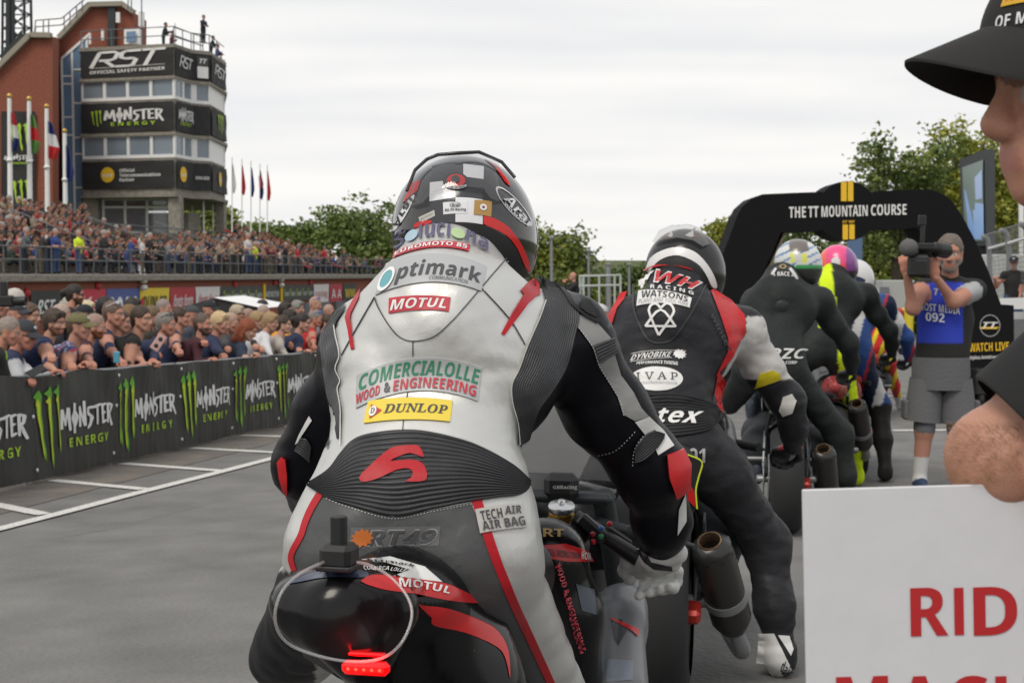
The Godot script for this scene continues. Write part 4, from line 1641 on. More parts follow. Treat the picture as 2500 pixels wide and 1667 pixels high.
func tree(label: String, px: float, top: float, low: float, wide: float, d: float, tone: Color, tone2: Color, seed_n: int, open := 0.0, foot := -1.0) -> void:
	var r := RandomNumberGenerator.new()
	r.seed = seed_n
	var c := at(px, (top + low) / 2, d)
	var gy := ground_h(c.x, c.z)
	var rx := wide / LENS * d / 2 * 1.18
	var ry := (low - top) / LENS * d / 2 * 1.14
	var t := thing("tree", label, "tree", Vector3(c.x, gy, c.z), 0, "trees round the road")
	var mid := Vector3(0, c.y - gy, 0)
	var trunk := MB.new()
	var forks := []
	var base_r := clampf(rx * 0.07, 0.12, 0.5)
	var crotch := Vector3(r.randf_range(-0.3, 0.3), maxf(mid.y - ry * 0.75, 0.8), 0)
	trunk.tube(smooth_path([Vector3(0, -0.3, 0), Vector3(0.1, crotch.y * 0.5, 0), crotch], 4), base_r, 8)
	for k in 9:
		var a := TAU * k / 9.0 + r.randf() * 0.5
		var tip := mid + Vector3(cos(a) * rx * 0.72, r.randf_range(-0.25, 0.75) * ry, sin(a) * rx * 0.6)
		var b := crotch.lerp(tip, 0.45) + Vector3(0, ry * 0.12, 0)
		trunk.tube(smooth_path([crotch, b, tip], 4), PackedFloat32Array([base_r * 0.6, base_r * 0.5, base_r * 0.45, base_r * 0.4, base_r * 0.35, base_r * 0.3, base_r * 0.22, base_r * 0.15, base_r * 0.08]), 6)
		forks.append([b, tip])
	part(trunk, "trunk", M.bark, t)
	var mb := MB.new()
	var ls := clampf(d * 0.0032, 0.14, 0.42)
	var clumps := int(clampf(rx * ry * 22.0 / (ls * 6.0), 260, 1000) * (1.0 - open * 0.5))
	for k in clumps:
		var dir := Vector3(r.randfn(), r.randfn(), r.randfn()).normalized()
		var rad := pow(r.randf(), 0.42)
		var lump := 0.82 + 0.22 * sin(dir.x * 5.0 + seed_n) * cos(dir.y * 4.0 + seed_n * 0.7) + 0.12 * sin(dir.z * 9.0 + dir.y * 7.0)
		var p := mid + Vector3(dir.x * rx, dir.y * ry, dir.z * rx) * rad * lump
		if open > 0.0 and k % 2 == 0:
			var fk: Array = forks[r.randi() % forks.size()]
			p = (fk[0] as Vector3).lerp(fk[1], r.randf_range(0.3, 1.15)) + Vector3(r.randfn(), r.randfn(), r.randfn()) * rx * 0.07
		var cr := r.randf_range(0.55, 1.15) * maxf(ls * 3.2, rx * 0.13)
		var ct := tone.lerp(tone2, r.randf())
		var n := int(r.randf_range(42, 66) * (1.0 - open * 0.35))
		for j in n:
			var q := p + Vector3(r.randfn(), r.randfn() * 0.6, r.randfn()) * cr * 0.55
			var u := Vector3(r.randfn(), r.randfn() * 0.6, r.randfn()).normalized()
			var w := u.cross(Vector3(r.randfn(), r.randfn(), r.randfn())).normalized()
			var s := ls * r.randf_range(0.6, 1.25)
			var a := q - u * s * 0.6
			var b := q + w * s * 0.35
			var e := q + u * s * 0.6
			var f := q - w * s * 0.35
			var i0 := mb.v.size()
			mb.v.append_array([a, b, e, f])
			mb.i.append_array([i0, i0 + 1, i0 + 2, i0, i0 + 2, i0 + 3])
			var col := ct * r.randf_range(0.8, 1.2)
			for z in 4: mb.c.append(col)
	part(mb, "crown", M.leaf, t)

func build_backdrop() -> void:
	M.bark = grained(mat(Color(0.07, 0.055, 0.04), 0.9), 0.8, 0.8, 51, 0.05)
	M.leaf = leaf_mat()
	var g1 := Color(0.085, 0.13, 0.03)
	var g2 := Color(0.17, 0.21, 0.05)
	var y1 := Color(0.2, 0.22, 0.03)
	var y2 := Color(0.34, 0.33, 0.045)
	var d1 := Color(0.075, 0.105, 0.028)
	tree("round dark tree showing above the crowd right of the tower", 700, 542, 680, 215, 150, g1, g2, 1)
	tree("spreading tree between the stand and the front rider's helmet", 925, 478, 720, 280, 120, g1, g2, 2, 0.25)
	tree("small tree showing through the glazed foot of the tower", 515, 505, 640, 130, 140, g2, y1, 3, 0.3)
	tree("dense tree behind the lamp post right of the front rider's helmet", 1340, 552, 790, 235, 112, g1, y1, 4)
	tree("low dark tree left of the second rider's helmet", 1560, 652, 790, 190, 150, d1, g1, 5)
	tree("bright tree at the left foot of the black arch", 1775, 545, 800, 160, 85, y1, y2, 6)
	tree("open airy tree rising left of the big screen", 2190, 325, 660, 265, 75, g1, g2, 7, 0.45)
	tree("large yellow green tree behind the big screen", 2395, 275, 740, 340, 80, y1, y2, 8)
	tree("dark tree seen through the arch on its left", 1915, 525, 860, 340, 95, g1, g2, 9)
	tree("dark tree seen through the arch on its right", 2185, 520, 860, 290, 92, g1, y1, 10)
	tree("shaded tree at the far right behind the catch fence", 2500, 430, 760, 170, 88, d1, g1, 12)
	tree("tree beyond the end of the road under the arch", 2070, 590, 860, 240, 110, d1, g1, 13)
	tree("low tree filling the gap left of the arch", 1660, 640, 830, 180, 120, d1, g2, 14)
	tree("tree behind the pale scaffold frame", 1450, 668, 800, 180, 160, d1, g1, 15)
	# far hills
	var mb := MB.new()
	var rows := []
	for k in 2:
		var row := PackedVector3Array()
		for c in 41:
			var x := -1500.0 + c * 75.0
			row.append(Vector3(x, (-60.0 if k == 0 else 12.0 + 7.0 * sin(x * 0.0031 + 1.0) + 4.0 * sin(x * 0.009)) , -1900.0 - (300.0 if k else 0.0)))
		rows.append(row)
	mb.rings(rows, false, false)
	tag(part(mb, "hills", mottled(mat(Color.WHITE, 1.0), Color(0.06, 0.085, 0.035), Color(0.12, 0.13, 0.06), 0.004, 8)), "", "", "", "structure")
	# lamp posts
	for q in [[1346.0, 580.0, 700.0, 60.0, "grey lamp post standing before the dense tree"], [1437.0, 612.0, 720.0, 70.0, "thin grey pole left of the pale scaffold frame"], [1536.0, 645.0, 700.0, 70.0, "thin grey pole right of the pale scaffold frame"], [1485.0, 645.0, 740.0, 62.0, "thick pale post in the middle of the scaffold frame"]]:
		var b := at(q[0] + 2.0, q[2], q[3])
		var gy := ground_h(b.x, b.z)
		var t := thing("lamp_post", q[4], "post", Vector3(b.x, gy, b.z))
		var top := at(q[0], q[1], q[3]) - t.position
		mb = MB.new()
		mb.tube(PackedVector3Array([Vector3.ZERO, top]), PackedFloat32Array([0.09 if q[0] != 1485.0 else 0.13, 0.06 if q[0] != 1485.0 else 0.12]), 8)
		part(mb, "pole", M.steel, t)
		mb = MB.new()
		mb.box(xf(top), Vector3(0.22, 0.12, 0.3), 0.03)
		part(mb, "head", M.steel, t)
	# the pale scaffold frame
	var sf := thing("scaffold_frame", "pale open scaffold frame beyond the front rider's shoulder", "scaffold", on_ground(1465, 785))
	sf.position = Vector3(at(1465, 690, 58).x, ground_h(at(1465, 690, 58).x, -58), -58)
	var S := func(px: float, py: float, d := 58.0) -> Vector3: return at(px, py, d) - sf.position
	var pale := mat(Color(0.42, 0.45, 0.42), 0.6)
	mb = MB.new()
	for q in [1416.0, 1425.0, 1463.0, 1501.0, 1515.0]: pipe(mb, S.call(q, 673), S.call(q, 790), 0.05, 6)
	part(mb, "upright", pale, sf)
	mb = MB.new()
	for q in [674.0, 698.0]: pipe(mb, S.call(1414, q), S.call(1516, q - 2), 0.05, 6)
	part(mb, "rail", pale, sf)
	mb = MB.new()
	mb.sheet([PackedVector3Array([S.call(1417, 676), S.call(1424, 676)]), PackedVector3Array([S.call(1417, 708), S.call(1424, 708)])], Vector3(0, 0, -0.03))
	part(mb, "panel", mat(Color(0.25, 0.42, 0.4), 0.5), sf)
	# curved white marquee roof
	var mq := thing("marquee", "curved white marquee roof beyond the front rider's shoulder", "tent", Vector3(at(1440, 740, 34).x, 0, -34))
	var cloth := []
	for k in 13:
		var row := PackedVector3Array()
		for j in 9:
			var a := PI * j / 8.0
			var c := at(1430, 742, 34) - mq.position
			row.append(c + Vector3(-0.65 + 0.62 * -cos(a) + 0.02 * (k % 2), 0.5 * sin(a) - 0.15 - 0.02 * (k % 2), -k * 0.4))
		cloth.append(row)
	mb = MB.new()
	mb.sheet(cloth, Vector3(0, -0.02, 0))
	part(mb, "roof", M.white_cloth, mq)
	var wm := MB.new()
	for s in [-1.27, -0.03]:
		var c := at(1430, 742, 34) - mq.position
		var a := c + Vector3(s, -0.15, 0)
		wm.quad(a, a + Vector3(0, 0, -4.8), a + Vector3(0, -1.9, -4.8), a + Vector3(0, -1.9, 0))
	part(wm, "side", M.white_cloth, mq)
	# white gazebo above the barrier crowd
	var gz := thing("gazebo", "white topped gazebo with black side among the crowd", "tent", Vector3(at(590, 740, 24).x, 0, -24))
	var G := func(px: float, py: float, d: float) -> Vector3: return at(px, py, d) - gz.position
	mb = MB.new()
	mb.tri(G.call(594, 721, 24), G.call(722, 745, 24), G.call(520, 726, 22.5))
	mb.tri(G.call(520, 726, 22.5), G.call(722, 745, 24), G.call(640, 752, 22.3))
	part(mb, "roof", M.white_cloth, gz)
	mb = MB.new()
	mb.quad(G.call(520, 727, 22.55), G.call(640, 753, 22.35), G.call(640, 830, 22.35), G.call(520, 830, 22.55))
	mb.tri(G.call(450, 748, 24), G.call(594, 722, 24.02), G.call(520, 728, 22.6))
	mb.quad(G.call(450, 748, 24), G.call(520, 728, 22.6), G.call(520, 830, 22.6), G.call(450, 830, 24))
	part(mb, "side", M.black_cloth, gz)
	mb = MB.new()
	for q in [[452, 750, 24.0], [521, 735, 22.5], [638, 755, 22.4], [720, 750, 24.0]]: pipe(mb, G.call(q[0], q[1], q[2]), G.call(q[0], q[1], q[2]) + Vector3(0, -2.0, 0), 0.03, 6)
	part(mb, "leg", M.steel, gz)
	# big screen on the right
	var sc := thing("big_screen", "tall video screen with a dark frame before the trees", "screen", flat_at(2385, 58))
	var Q := func(px: float, py: float, d: float) -> Vector3: return at(px, py, d) - sc.position
	mb = MB.new()
	mb.sheet([PackedVector3Array([Q.call(2343, 390, 61), Q.call(2407, 364, 56)]), PackedVector3Array([Q.call(2352, 600, 61), Q.call(2409, 600, 56)])], Vector3(0.6, 0, -1.0))
	part(mb, "cabinet", M.dark_steel, sc)
	mb = MB.new()
	mb.quad(Q.call(2407, 364, 55.9), Q.call(2430, 366, 57.0), Q.call(2431, 600, 57.0), Q.call(2409, 600, 55.9))
	part(mb, "side", M.dark_steel, sc)
	var glow := func(c: Color) -> StandardMaterial3D:
		var m := mat(c * 0.3, 0.3)
		m.emission_enabled = true
		m.emission = c.linear_to_srgb()
		m.emission_energy_multiplier = 0.8
		return m
	var cells := [[[0.1, 0.1, 0.9, 0.1, 0.9, 0.95, 0.1, 0.95], Color(0.05, 0.085, 0.07), "screen_picture"], [[0.15, 0.35, 0.45, 0.5, 0.55, 0.93, 0.3, 0.93], Color(0.12, 0.22, 0.42), "screen_picture"], [[0.45, 0.52, 0.9, 0.56, 0.9, 0.93, 0.55, 0.93], Color(0.15, 0.26, 0.46), "screen_picture"], [[0.58, 0.26, 0.86, 0.2, 0.86, 0.5, 0.6, 0.5], Color(0.2, 0.27, 0.42), "screen_picture"]]
	for k in cells.size():
		var c: Array = cells[k][0]
		var pv := PackedVector3Array()
		for j in 4:
			var u: float = c[j * 2]
			var w: float = c[j * 2 + 1]
			var lft := Q.call(lerpf(2343, 2352, w), lerpf(390, 600, w), 60.8 - 0.04 * k) as Vector3
			var rgt := Q.call(lerpf(2407, 2409, w), lerpf(364, 600, w), 55.8 - 0.04 * k) as Vector3
			pv.append(lft.lerp(rgt, u))
		mb = MB.new()
		mb.quad(pv[0], pv[1], pv[2], pv[3])
		part(mb, cells[k][2], glow.call(cells[k][1]), sc)
	mb = MB.new()
	pipe(mb, Q.call(2400, 590, 58), Q.call(2400, 800, 58), 0.3, 8)
	pipe(mb, Q.call(2425, 590, 58), Q.call(2425, 800, 58), 0.2, 8)
	part(mb, "leg", M.dark_steel, sc)
	# blue post and pale box seen through the arch
	var bp := thing("blue_post", "blue grey post seen through the arch beside the pink helmet", "post", flat_at(2087, 40) + Vector3(0, -0.9, 0))
	mb = MB.new()
	mb.box(xf(at(2087, 650, 40) - bp.position), Vector3(0.36, 1.7, 0.3), 0.02)
	part(mb, "panel", mat(Color(0.08, 0.14, 0.26), 0.5), bp)
	mb = MB.new()
	mb.box(xf(at(2087, 745, 40) - bp.position), Vector3(0.5, 1.4, 0.4), 0.02)
	part(mb, "foot", M.steel, bp)
	var wb := thing("pale_cabin", "pale grey cabin seen through the arch beyond the riders", "cabin", flat_at(2185, 36) + Vector3(0, -1.0, 0))
	mb = MB.new()
	mb.box(xf(at(2185, 730, 36) - wb.position), Vector3(0.78, 0.95, 0.8), 0.02)
	part(mb, "wall", mat(Color(0.36, 0.37, 0.36), 0.7), wb)
	mb = MB.new()
	mb.box(xf(at(2160, 712, 35.55) - wb.position), Vector3(0.22, 0.24, 0.06), 0.01)
	part(mb, "window", M.dark_room, wb)
	# red and yellow tyre wall at the bend
	for q in [[2190.0, Color(0.4, 0.05, 0.05), "red padded barrier at the far bend of the road"], [2214.0, Color(0.6, 0.5, 0.03), "yellow padded barrier at the far bend of the road"], [2165.0, Color(0.5, 0.04, 0.04), "red padded barrier half hidden by the riders at the bend"]]:
		mb = MB.new()
		mb.box(xf(at(q[0], 790, 34.0)), Vector3(0.22, 0.75, 0.5), 0.06)
		tag(part(mb, "padded_barrier", mat(q[1], 0.7)), q[2], "barrier", "padded barriers at the bend")
	# catch fence and the pit wall on the right
	var cf := thing("catch_fence", "grey mesh catch fence with leaning posts by the pit wall", "fence", flat_at(2450, 30))
	var C := func(px: float, py: float, d: float) -> Vector3: return at(px, py, d) - cf.position
	var posts := [[2415.0, 34.0], [2462.0, 30.0], [2512.0, 27.0], [2570.0, 24.0]]
	for q in posts:
		mb = MB.new()
		var foot: Vector3 = C.call(q[0] + 4, 760, q[1])
		var neck: Vector3 = C.call(q[0], 600 - (q[0] - 2415) * 0.25, q[1])
		mb.tube(smooth_path([foot, neck, neck + Vector3(-0.18, 0.22, 0.05)], 4), 0.06, 6)
		part(mb, "post", M.steel, cf)
	var net := MB.new()
	for s in posts.size() - 1:
		var a: Vector3 = C.call(posts[s][0], 600 - (posts[s][0] - 2415) * 0.25, posts[s][1])
		var b: Vector3 = C.call(posts[s + 1][0], 600 - (posts[s + 1][0] - 2415) * 0.25, posts[s + 1][1])
		for k in 15:
			var p := a.lerp(b, k / 14.0)
			pipe(net, p + Vector3(-0.18, 0.22, 0), p, 0.006, 3)
			pipe(net, p, p + Vector3(0, -1.3, 0), 0.006, 3)
		for k in 15:
			var h := Vector3(0, -k * 0.095, 0)
			pipe(net, a + h, b + h, 0.006, 3)
		pipe(net, a + Vector3(-0.18, 0.22, 0), b + Vector3(-0.18, 0.22, 0), 0.012, 4)
	part(net, "netting", M.steel, cf)
	mb = MB.new()
	for s in posts.size() - 1:
		pipe(mb, C.call(posts[s][0], 607 - (posts[s][0] - 2415) * 0.28, posts[s][1]), C.call(posts[s + 1][0], 607 - (posts[s + 1][0] - 2415) * 0.28, posts[s + 1][1]), 0.03, 6)
	part(mb, "rail", M.white, cf)
	var pw := thing("pit_wall", "grey pit wall with a white top rail behind the arch's foot", "wall", flat_at(2480, 25))
	var W := func(px: float, py: float, d: float) -> Vector3: return at(px, py, d) - pw.position
	mb = MB.new()
	bar(mb, W.call(2430, 742, 26), W.call(2600, 738, 24), 0.07, 0.2)
	bar(mb, W.call(2470, 775, 26), W.call(2600, 774, 24), 0.07, 0.2)
	part(mb, "rail", M.white, pw)
	mb = MB.new()
	mb.sheet([PackedVector3Array([W.call(2430, 780, 26), W.call(2600, 779, 24)]), PackedVector3Array([W.call(2430, 960, 26), W.call(2600, 965, 24)])], Vector3(0, 0, -0.2))
	part(mb, "wall", grained(mat(Color(0.16, 0.165, 0.17), 0.8), 0.6, 0.3, 4), pw)
	mb = MB.new()
	mb.box(xf(W.call(2440, 690, 36)), Vector3(1.0, 1.4, 1.5), 0.02)
	var cab := part(mb, "container", mat(Color(0.5, 0.51, 0.5), 0.6), pw)
	for k in 9:
		mb = MB.new()
		mb.box(xf(W.call(2440, 690, 36) + Vector3(-0.45 + k * 0.11, 0, 0.76)), Vector3(0.05, 1.3, 0.04))
		part(mb, "container_rib", mat(Color(0.5, 0.51, 0.5), 0.6), cab)
	mb = MB.new()
	bar(mb, at(2494, 300, 45) - pw.position, at(2494, 640, 45) - pw.position, 0.12, 0.12)
	part(mb, "white_mast", M.white, pw)

func build_arch() -> void:
	var d := 20.0
	var a := thing("start_arch", "black arch over the road lettered white with yellow stripes", "arch", flat_at(2080, d) + Vector3(0, ground_h(at(2080, 670, d).x, -d), 0))
	var o := a.position
	var outer := [[1712, 860], [1722, 800], [1735, 720], [1754, 651], [1778, 587], [1799, 529], [1812, 505], [1836, 484], [1863, 474], [1930, 471], [2010, 468]]
	var cap := []
	for k in 13:
		var th := PI * (1.0 + k / 12.0) + 0.0
		cap.append([2069 + 73 * cos(PI - (PI * (0.17 + 0.66 * k / 12.0))), 515 - 73 * sin(PI * (0.17 + 0.66 * k / 12.0))])
	var right := [[2135, 467], [2200, 464], [2275, 462], [2305, 474], [2329, 495], [2353, 532], [2380, 583], [2414, 661], [2445, 743], [2476, 745], [2478, 905]]
	var inner := [[2310, 985], [2310, 860], [2300, 760], [2285, 660], [2264, 600], [2241, 556], [2136, 559]]
	var cup := []
	for k in 9:
		var th := PI * (0.2 + 0.6 * k / 8.0)
		cup.append([2069 + 76 * cos(th), 515 + 73 * sin(th)])
	var inl := [[2004, 563], [1907, 568], [1885, 620], [1863, 665], [1845, 760], [1838, 880], [1838, 985], [1712, 985]]
	var poly := PackedVector2Array()
	for set_ in [outer, cap, right, [[2478, 985]], inner, cup, inl]:
		for q in set_:
			var p := at(q[0], q[1], d) - o
			poly.append(Vector2(p.x, p.y))
	var skin := grained(mat(Color(0.009, 0.009, 0.01), 0.8), 1.5, 0.35, 33)
	skin.metallic_specular = 0.25
	var mb := MB.new()
	mb.prism(poly, xf(Vector3(0, 0, -0.75)), 0.75)
	part(mb, "arch_skin", skin, a)
	var line := MB.new()
	var inset := 0.006
	for q in [[1907, 568, 1863, 665], [1863, 665, 1845, 760]]:
		bar(line, at(q[0], q[1], d + 0.4) - o, at(q[2], q[3], d + 0.4) - o, 0.03, 0.7, Vector3(0, 0, 1))
	part(line, "edge_strap", mat(Color(0.16, 0.13, 0.09), 0.8), a)
	var lf := Transform3D(Basis.IDENTITY, Vector3(0, 0, 0))
	var put := func(tris: PackedVector2Array, m: Material, called: String, off := 0.012) -> void:
		var b := MB.new()
		for k in range(0, tris.size(), 3):
			var v := []
			for j in 3: v.append(at(tris[k + j].x, tris[k + j].y, d - off) - o)
			var cr := (tris[k + 1] - tris[k]).cross(tris[k + 2] - tris[k])
			if cr > 0.0: b.tri(v[0], v[1], v[2])
			else: b.tri(v[0], v[2], v[1])
		part(b, called, m, a)
	var white: Material = M.print_white
	var tx := ["THE", "TT", "MOUNTAIN", "COURSE"]
	var ex := [[1927, 1968], [1974, 1999], [2006, 2119], [2127, 2214]]
	for k in 4:
		var y0: float = 505.0 - (ex[k][0] - 1926) * 0.026
		var y1: float = 505.0 - (ex[k][1] - 1926) * 0.026
		put.call(warped(letters(tx[k], "bold"), [Vector2(ex[k][0], y0), Vector2(ex[k][1], y1), Vector2(ex[k][1], y1 + 27), Vector2(ex[k][0], y0 + 27)]), white, "lettering")
	for q in [[2054, 444, 2068, 491], [2070.5, 443, 2084, 491], [2058, 548, 2071, 585], [2074, 548, 2087, 584]]:
		put.call(PackedVector2Array([Vector2(q[0], q[1]), Vector2(q[2], q[1]), Vector2(q[2], q[3]), Vector2(q[0], q[1]), Vector2(q[2], q[3]), Vector2(q[0], q[3])]), M.print_yellow, "yellow_stripe")
	put.call(warped(letters("EST 1907", "bold"), [Vector2(2058, 538), Vector2(2087, 538), Vector2(2087, 545), Vector2(2058, 545)]), M.print_yellow, "small_lettering")
	# the foot with its print
	put.call(warped(letters("WATCH LIVE", "bold"), [Vector2(2367, 838), Vector2(2464, 834), Vector2(2464, 855), Vector2(2368, 859)]), M.print_yellow, "lettering")
	put.call(warped(letters("ttplus.iomttraces.com", "bold"), [Vector2(2368, 868), Vector2(2465, 865), Vector2(2465, 876), Vector2(2368, 880)]), white, "small_lettering")
	put.call(disc_tris(Vector2(2418, 795), Vector2(25, 27), 28, 0.93), mat(Color(0.4, 0.4, 0.4), 0.6), "ring")
	put.call(warped(letters("TT", "bold"), [Vector2(2398, 786), Vector2(2434, 786), Vector2(2434, 802), Vector2(2398, 802)], 0, 0.25), white, "emblem", 0.016)
	put.call(PackedVector2Array([Vector2(2392, 798), Vector2(2440, 798), Vector2(2434, 803), Vector2(2392, 798), Vector2(2434, 803), Vector2(2394, 803)]), M.print_yellow, "emblem_stripe")
	mb = MB.new()
	mb.box(xf(at(2415, 930, d - 0.1) - o), Vector3(0.5, 0.36, 0.5), 0.02)
	part(mb, "ballast_box", mat(Color(0.012, 0.012, 0.012), 0.6), a)
	for q in [2396.0, 2330.0]:
		mb = MB.new()
		mb.lathe(PackedVector2Array([Vector2(0.01, -0.03), Vector2(0.07, -0.03), Vector2(0.08, 0), Vector2(0.07, 0.03), Vector2(0.01, 0.03)]), 14, xf(at(q, 975, d - 0.3) - o, 0, 0, PI / 2))
		part(mb, "castor", M.rubber, a)

# ---------------------------------------------------------------- crowd barrier
const BL := 5.55
const BH := 0.83
func build_barrier() -> void:
	var cloth := grained(mat(Color(0.03, 0.03, 0.027), 0.5), 2.2, 0.5, 61, 0.03)
	var unit := 1.41
	var dark_green := mat(Color(0.11, 0.36, 0.025), 0.55)
	var lime := mat(Color(0.5, 0.58, 0.02), 0.55)
	for p in range(0, 6):
		var a0 := 10.28 + unit * (2 * p - 2)
		var mid := road(a0 + unit, BL)
		var where: String = ["at the picture's left edge", "second from the picture's left edge", "in the middle of the run", "before the front rider's elbow", "behind the front rider's arm", "hidden farthest behind the riders"][p]
		var t := thing("crowd_barrier", "black sheeted crowd barrier with green claw marks, %s" % where, "barrier", mid, 0, "sheeted crowd barriers along the road")
		var pt := func(al: float, fy: float, out: float) -> Vector3:
			var bulge := 0.009 * absf(sin(al * 27.0 + sin(al * 3.1))) + 0.018 * sin(al * 2.3 + fy * 1.9) + 0.009 * sin(al * 7.1 + 1.0 + fy * 2.6) + 0.004 * sin(al * 17.0 - fy * 5.0)
			var sag := 0.0
			if fy < 0.25:
				var w := 1.0 - fy / 0.25
				sag = w * (0.02 * absf(sin(al * 2.2 + 0.4)) + 0.01 * sin(al * 5.0))
				bulge += w * 0.026 * sin(al * 6.3 + 2.0 * sin(al))
			return road(al, BL - bulge - out, BH * (1.0 - fy) + 0.03 - sag) - t.position
		var rows := []
		for r in 15:
			var row := PackedVector3Array()
			for c in 121: row.append(pt.call(a0 + 2 * unit * c / 120.0 * 0.998, r / 14.0, 0.0))
			rows.append(row)
		var mb := MB.new()
		mb.sheet(rows, road(0, 0.012) - road(0, 0))
		part(mb, "sheet", cloth, t)
		mb = MB.new()
		for h in [0.2, 0.84]:
			pipe(mb, road(a0 + 0.02, BL + 0.05, h) - t.position, road(a0 + 2 * unit - 0.02, BL + 0.05, h) - t.position, 0.018, 6)
		for j in 3:
			pipe(mb, road(a0 + 0.05 + j * (unit - 0.05), BL + 0.05, 0) - t.position, road(a0 + 0.05 + j * (unit - 0.05), BL + 0.05, 0.84) - t.position, 0.018, 6)
		part(mb, "frame", M.steel, t)
		for j in 2:
			var b0 := a0 + j * unit
			var put := func(tris: PackedVector2Array, out: float) -> MB:
				var m := MB.new()
				var small := split_tris(tris, 0.09)
				for q in range(0, small.size(), 3):
					var v := []
					for s in 3: v.append(pt.call(b0 + small[q + s].x * unit, small[q + s].y, out))
					if (small[q + 1] - small[q]).cross(small[q + 2] - small[q]) > 0.0: m.tri(v[0], v[1], v[2])
					else: m.tri(v[0], v[2], v[1])
				return m
			var cq := [Vector2(0.0, 0.14), Vector2(0.27, 0.14), Vector2(0.27, 0.92), Vector2(0.0, 0.92)]
			for c in 3:
				var thin := PackedVector2Array()
				for q in claw(c):
					var cx := 0.15 + 0.35 * c
					thin.append(Vector2(cx + (q.x - cx) * 0.5 + 0.01, 0.12 + q.y * 0.83))
				part(put.call(warped(claw(c), cq), 0.009), "green_mark", dark_green, t)
				part(put.call(warped(thin, cq), 0.0125), "yellow_mark", lime, t)
			part(put.call(warped(monster(), [Vector2(0.28, 0.36), Vector2(0.93, 0.36), Vector2(0.93, 0.555), Vector2(0.28, 0.555)]), 0.009), "lettering", M.print_white, t)
			part(put.call(warped(letters("E N E R G Y", "bold"), [Vector2(0.38, 0.655), Vector2(0.86, 0.655), Vector2(0.86, 0.745), Vector2(0.38, 0.745)]), 0.009), "small_lettering", M.print_green, t)
			mb = MB.new()
			for q in [[0.99, 0.4], [0.99, 0.9], [0.01, 0.06]]:
				mb.ellipsoid(xf(pt.call(b0 + q[0] * unit, q[1], 0.008)), Vector3(0.012, 0.016, 0.012), 6, 4)
			part(mb, "cable_tie", M.white, t)

# ---------------------------------------------------------------- people: heads, hands, bodies
# regions: 0 skin, 1 lips, 2 eyes, 3 brows, 4 beard area, 5 shirt, 6 sleeve, 7 trousers, 8 shoes, 9 second cloth
var shapes := {}

func head_body(fine := false) -> Body:
	# face looks along +z, centre between the ears
	var b := Body.new()
	b.k = 0.022
	b.ball(Vector3(0, 0.04, -0.012), 0.098, 0, Vector3.RIGHT, 0.8)
	b.bone(Vector3(0, 0.02, 0.02), Vector3(0, -0.06, 0.042), 0.066, 0.044)
	b.ball(Vector3(0, -0.086, 0.064), 0.021, 4)
	for s in [-1.0, 1.0]:
		b.bone(Vector3(s * 0.054, -0.035, 0.0), Vector3(s * 0.018, -0.081, 0.057), 0.026, 0.02, 4)
		b.ball(Vector3(s * 0.04, -0.014, 0.062), 0.026)
		b.bone(Vector3(s * 0.012, 0.03, 0.085), Vector3(s * 0.046, 0.026, 0.07), 0.011, 0.009, 3)
		b.bone(Vector3(s * 0.074, 0.022, -0.012), Vector3(s * 0.073, -0.022, -0.002), 0.02, 0.013, 0, Vector3.RIGHT, 0.5)
		b.ball(Vector3(s * 0.011, -0.027, 0.096), 0.0095)
	b.bone(Vector3(0, 0.026, 0.082), Vector3(0, -0.019, 0.107), 0.0095, 0.0125)
	b.bone(Vector3(-0.017, -0.053, 0.081), Vector3(0.017, -0.053, 0.081), 0.0075, 0.0075, 1)
	b.bone(Vector3(-0.014, -0.066, 0.078), Vector3(0.014, -0.064, 0.079), 0.008, 0.008, 1)
	b.bone(Vector3(-0.02, -0.046, 0.076), Vector3(0.02, -0.046, 0.076), 0.009, 0.009, 4)
	b.bone(Vector3(0, -0.05, -0.02), Vector3(0, -0.17, -0.045), 0.052, 0.058)
	for s in [-1.0, 1.0]:
		b.ball(Vector3(s * 0.032, 0.008, 0.092), 0.014, 0, Vector3.ZERO, 1.0, 1)
	for s in [-1.0, 1.0]:
		b.ball(Vector3(s * 0.032, 0.007, 0.073), 0.0125, 2)
	return b

func keep_id(id: int, _p: Vector3) -> Color:
	return Color(id / 16.0, 0, 0)

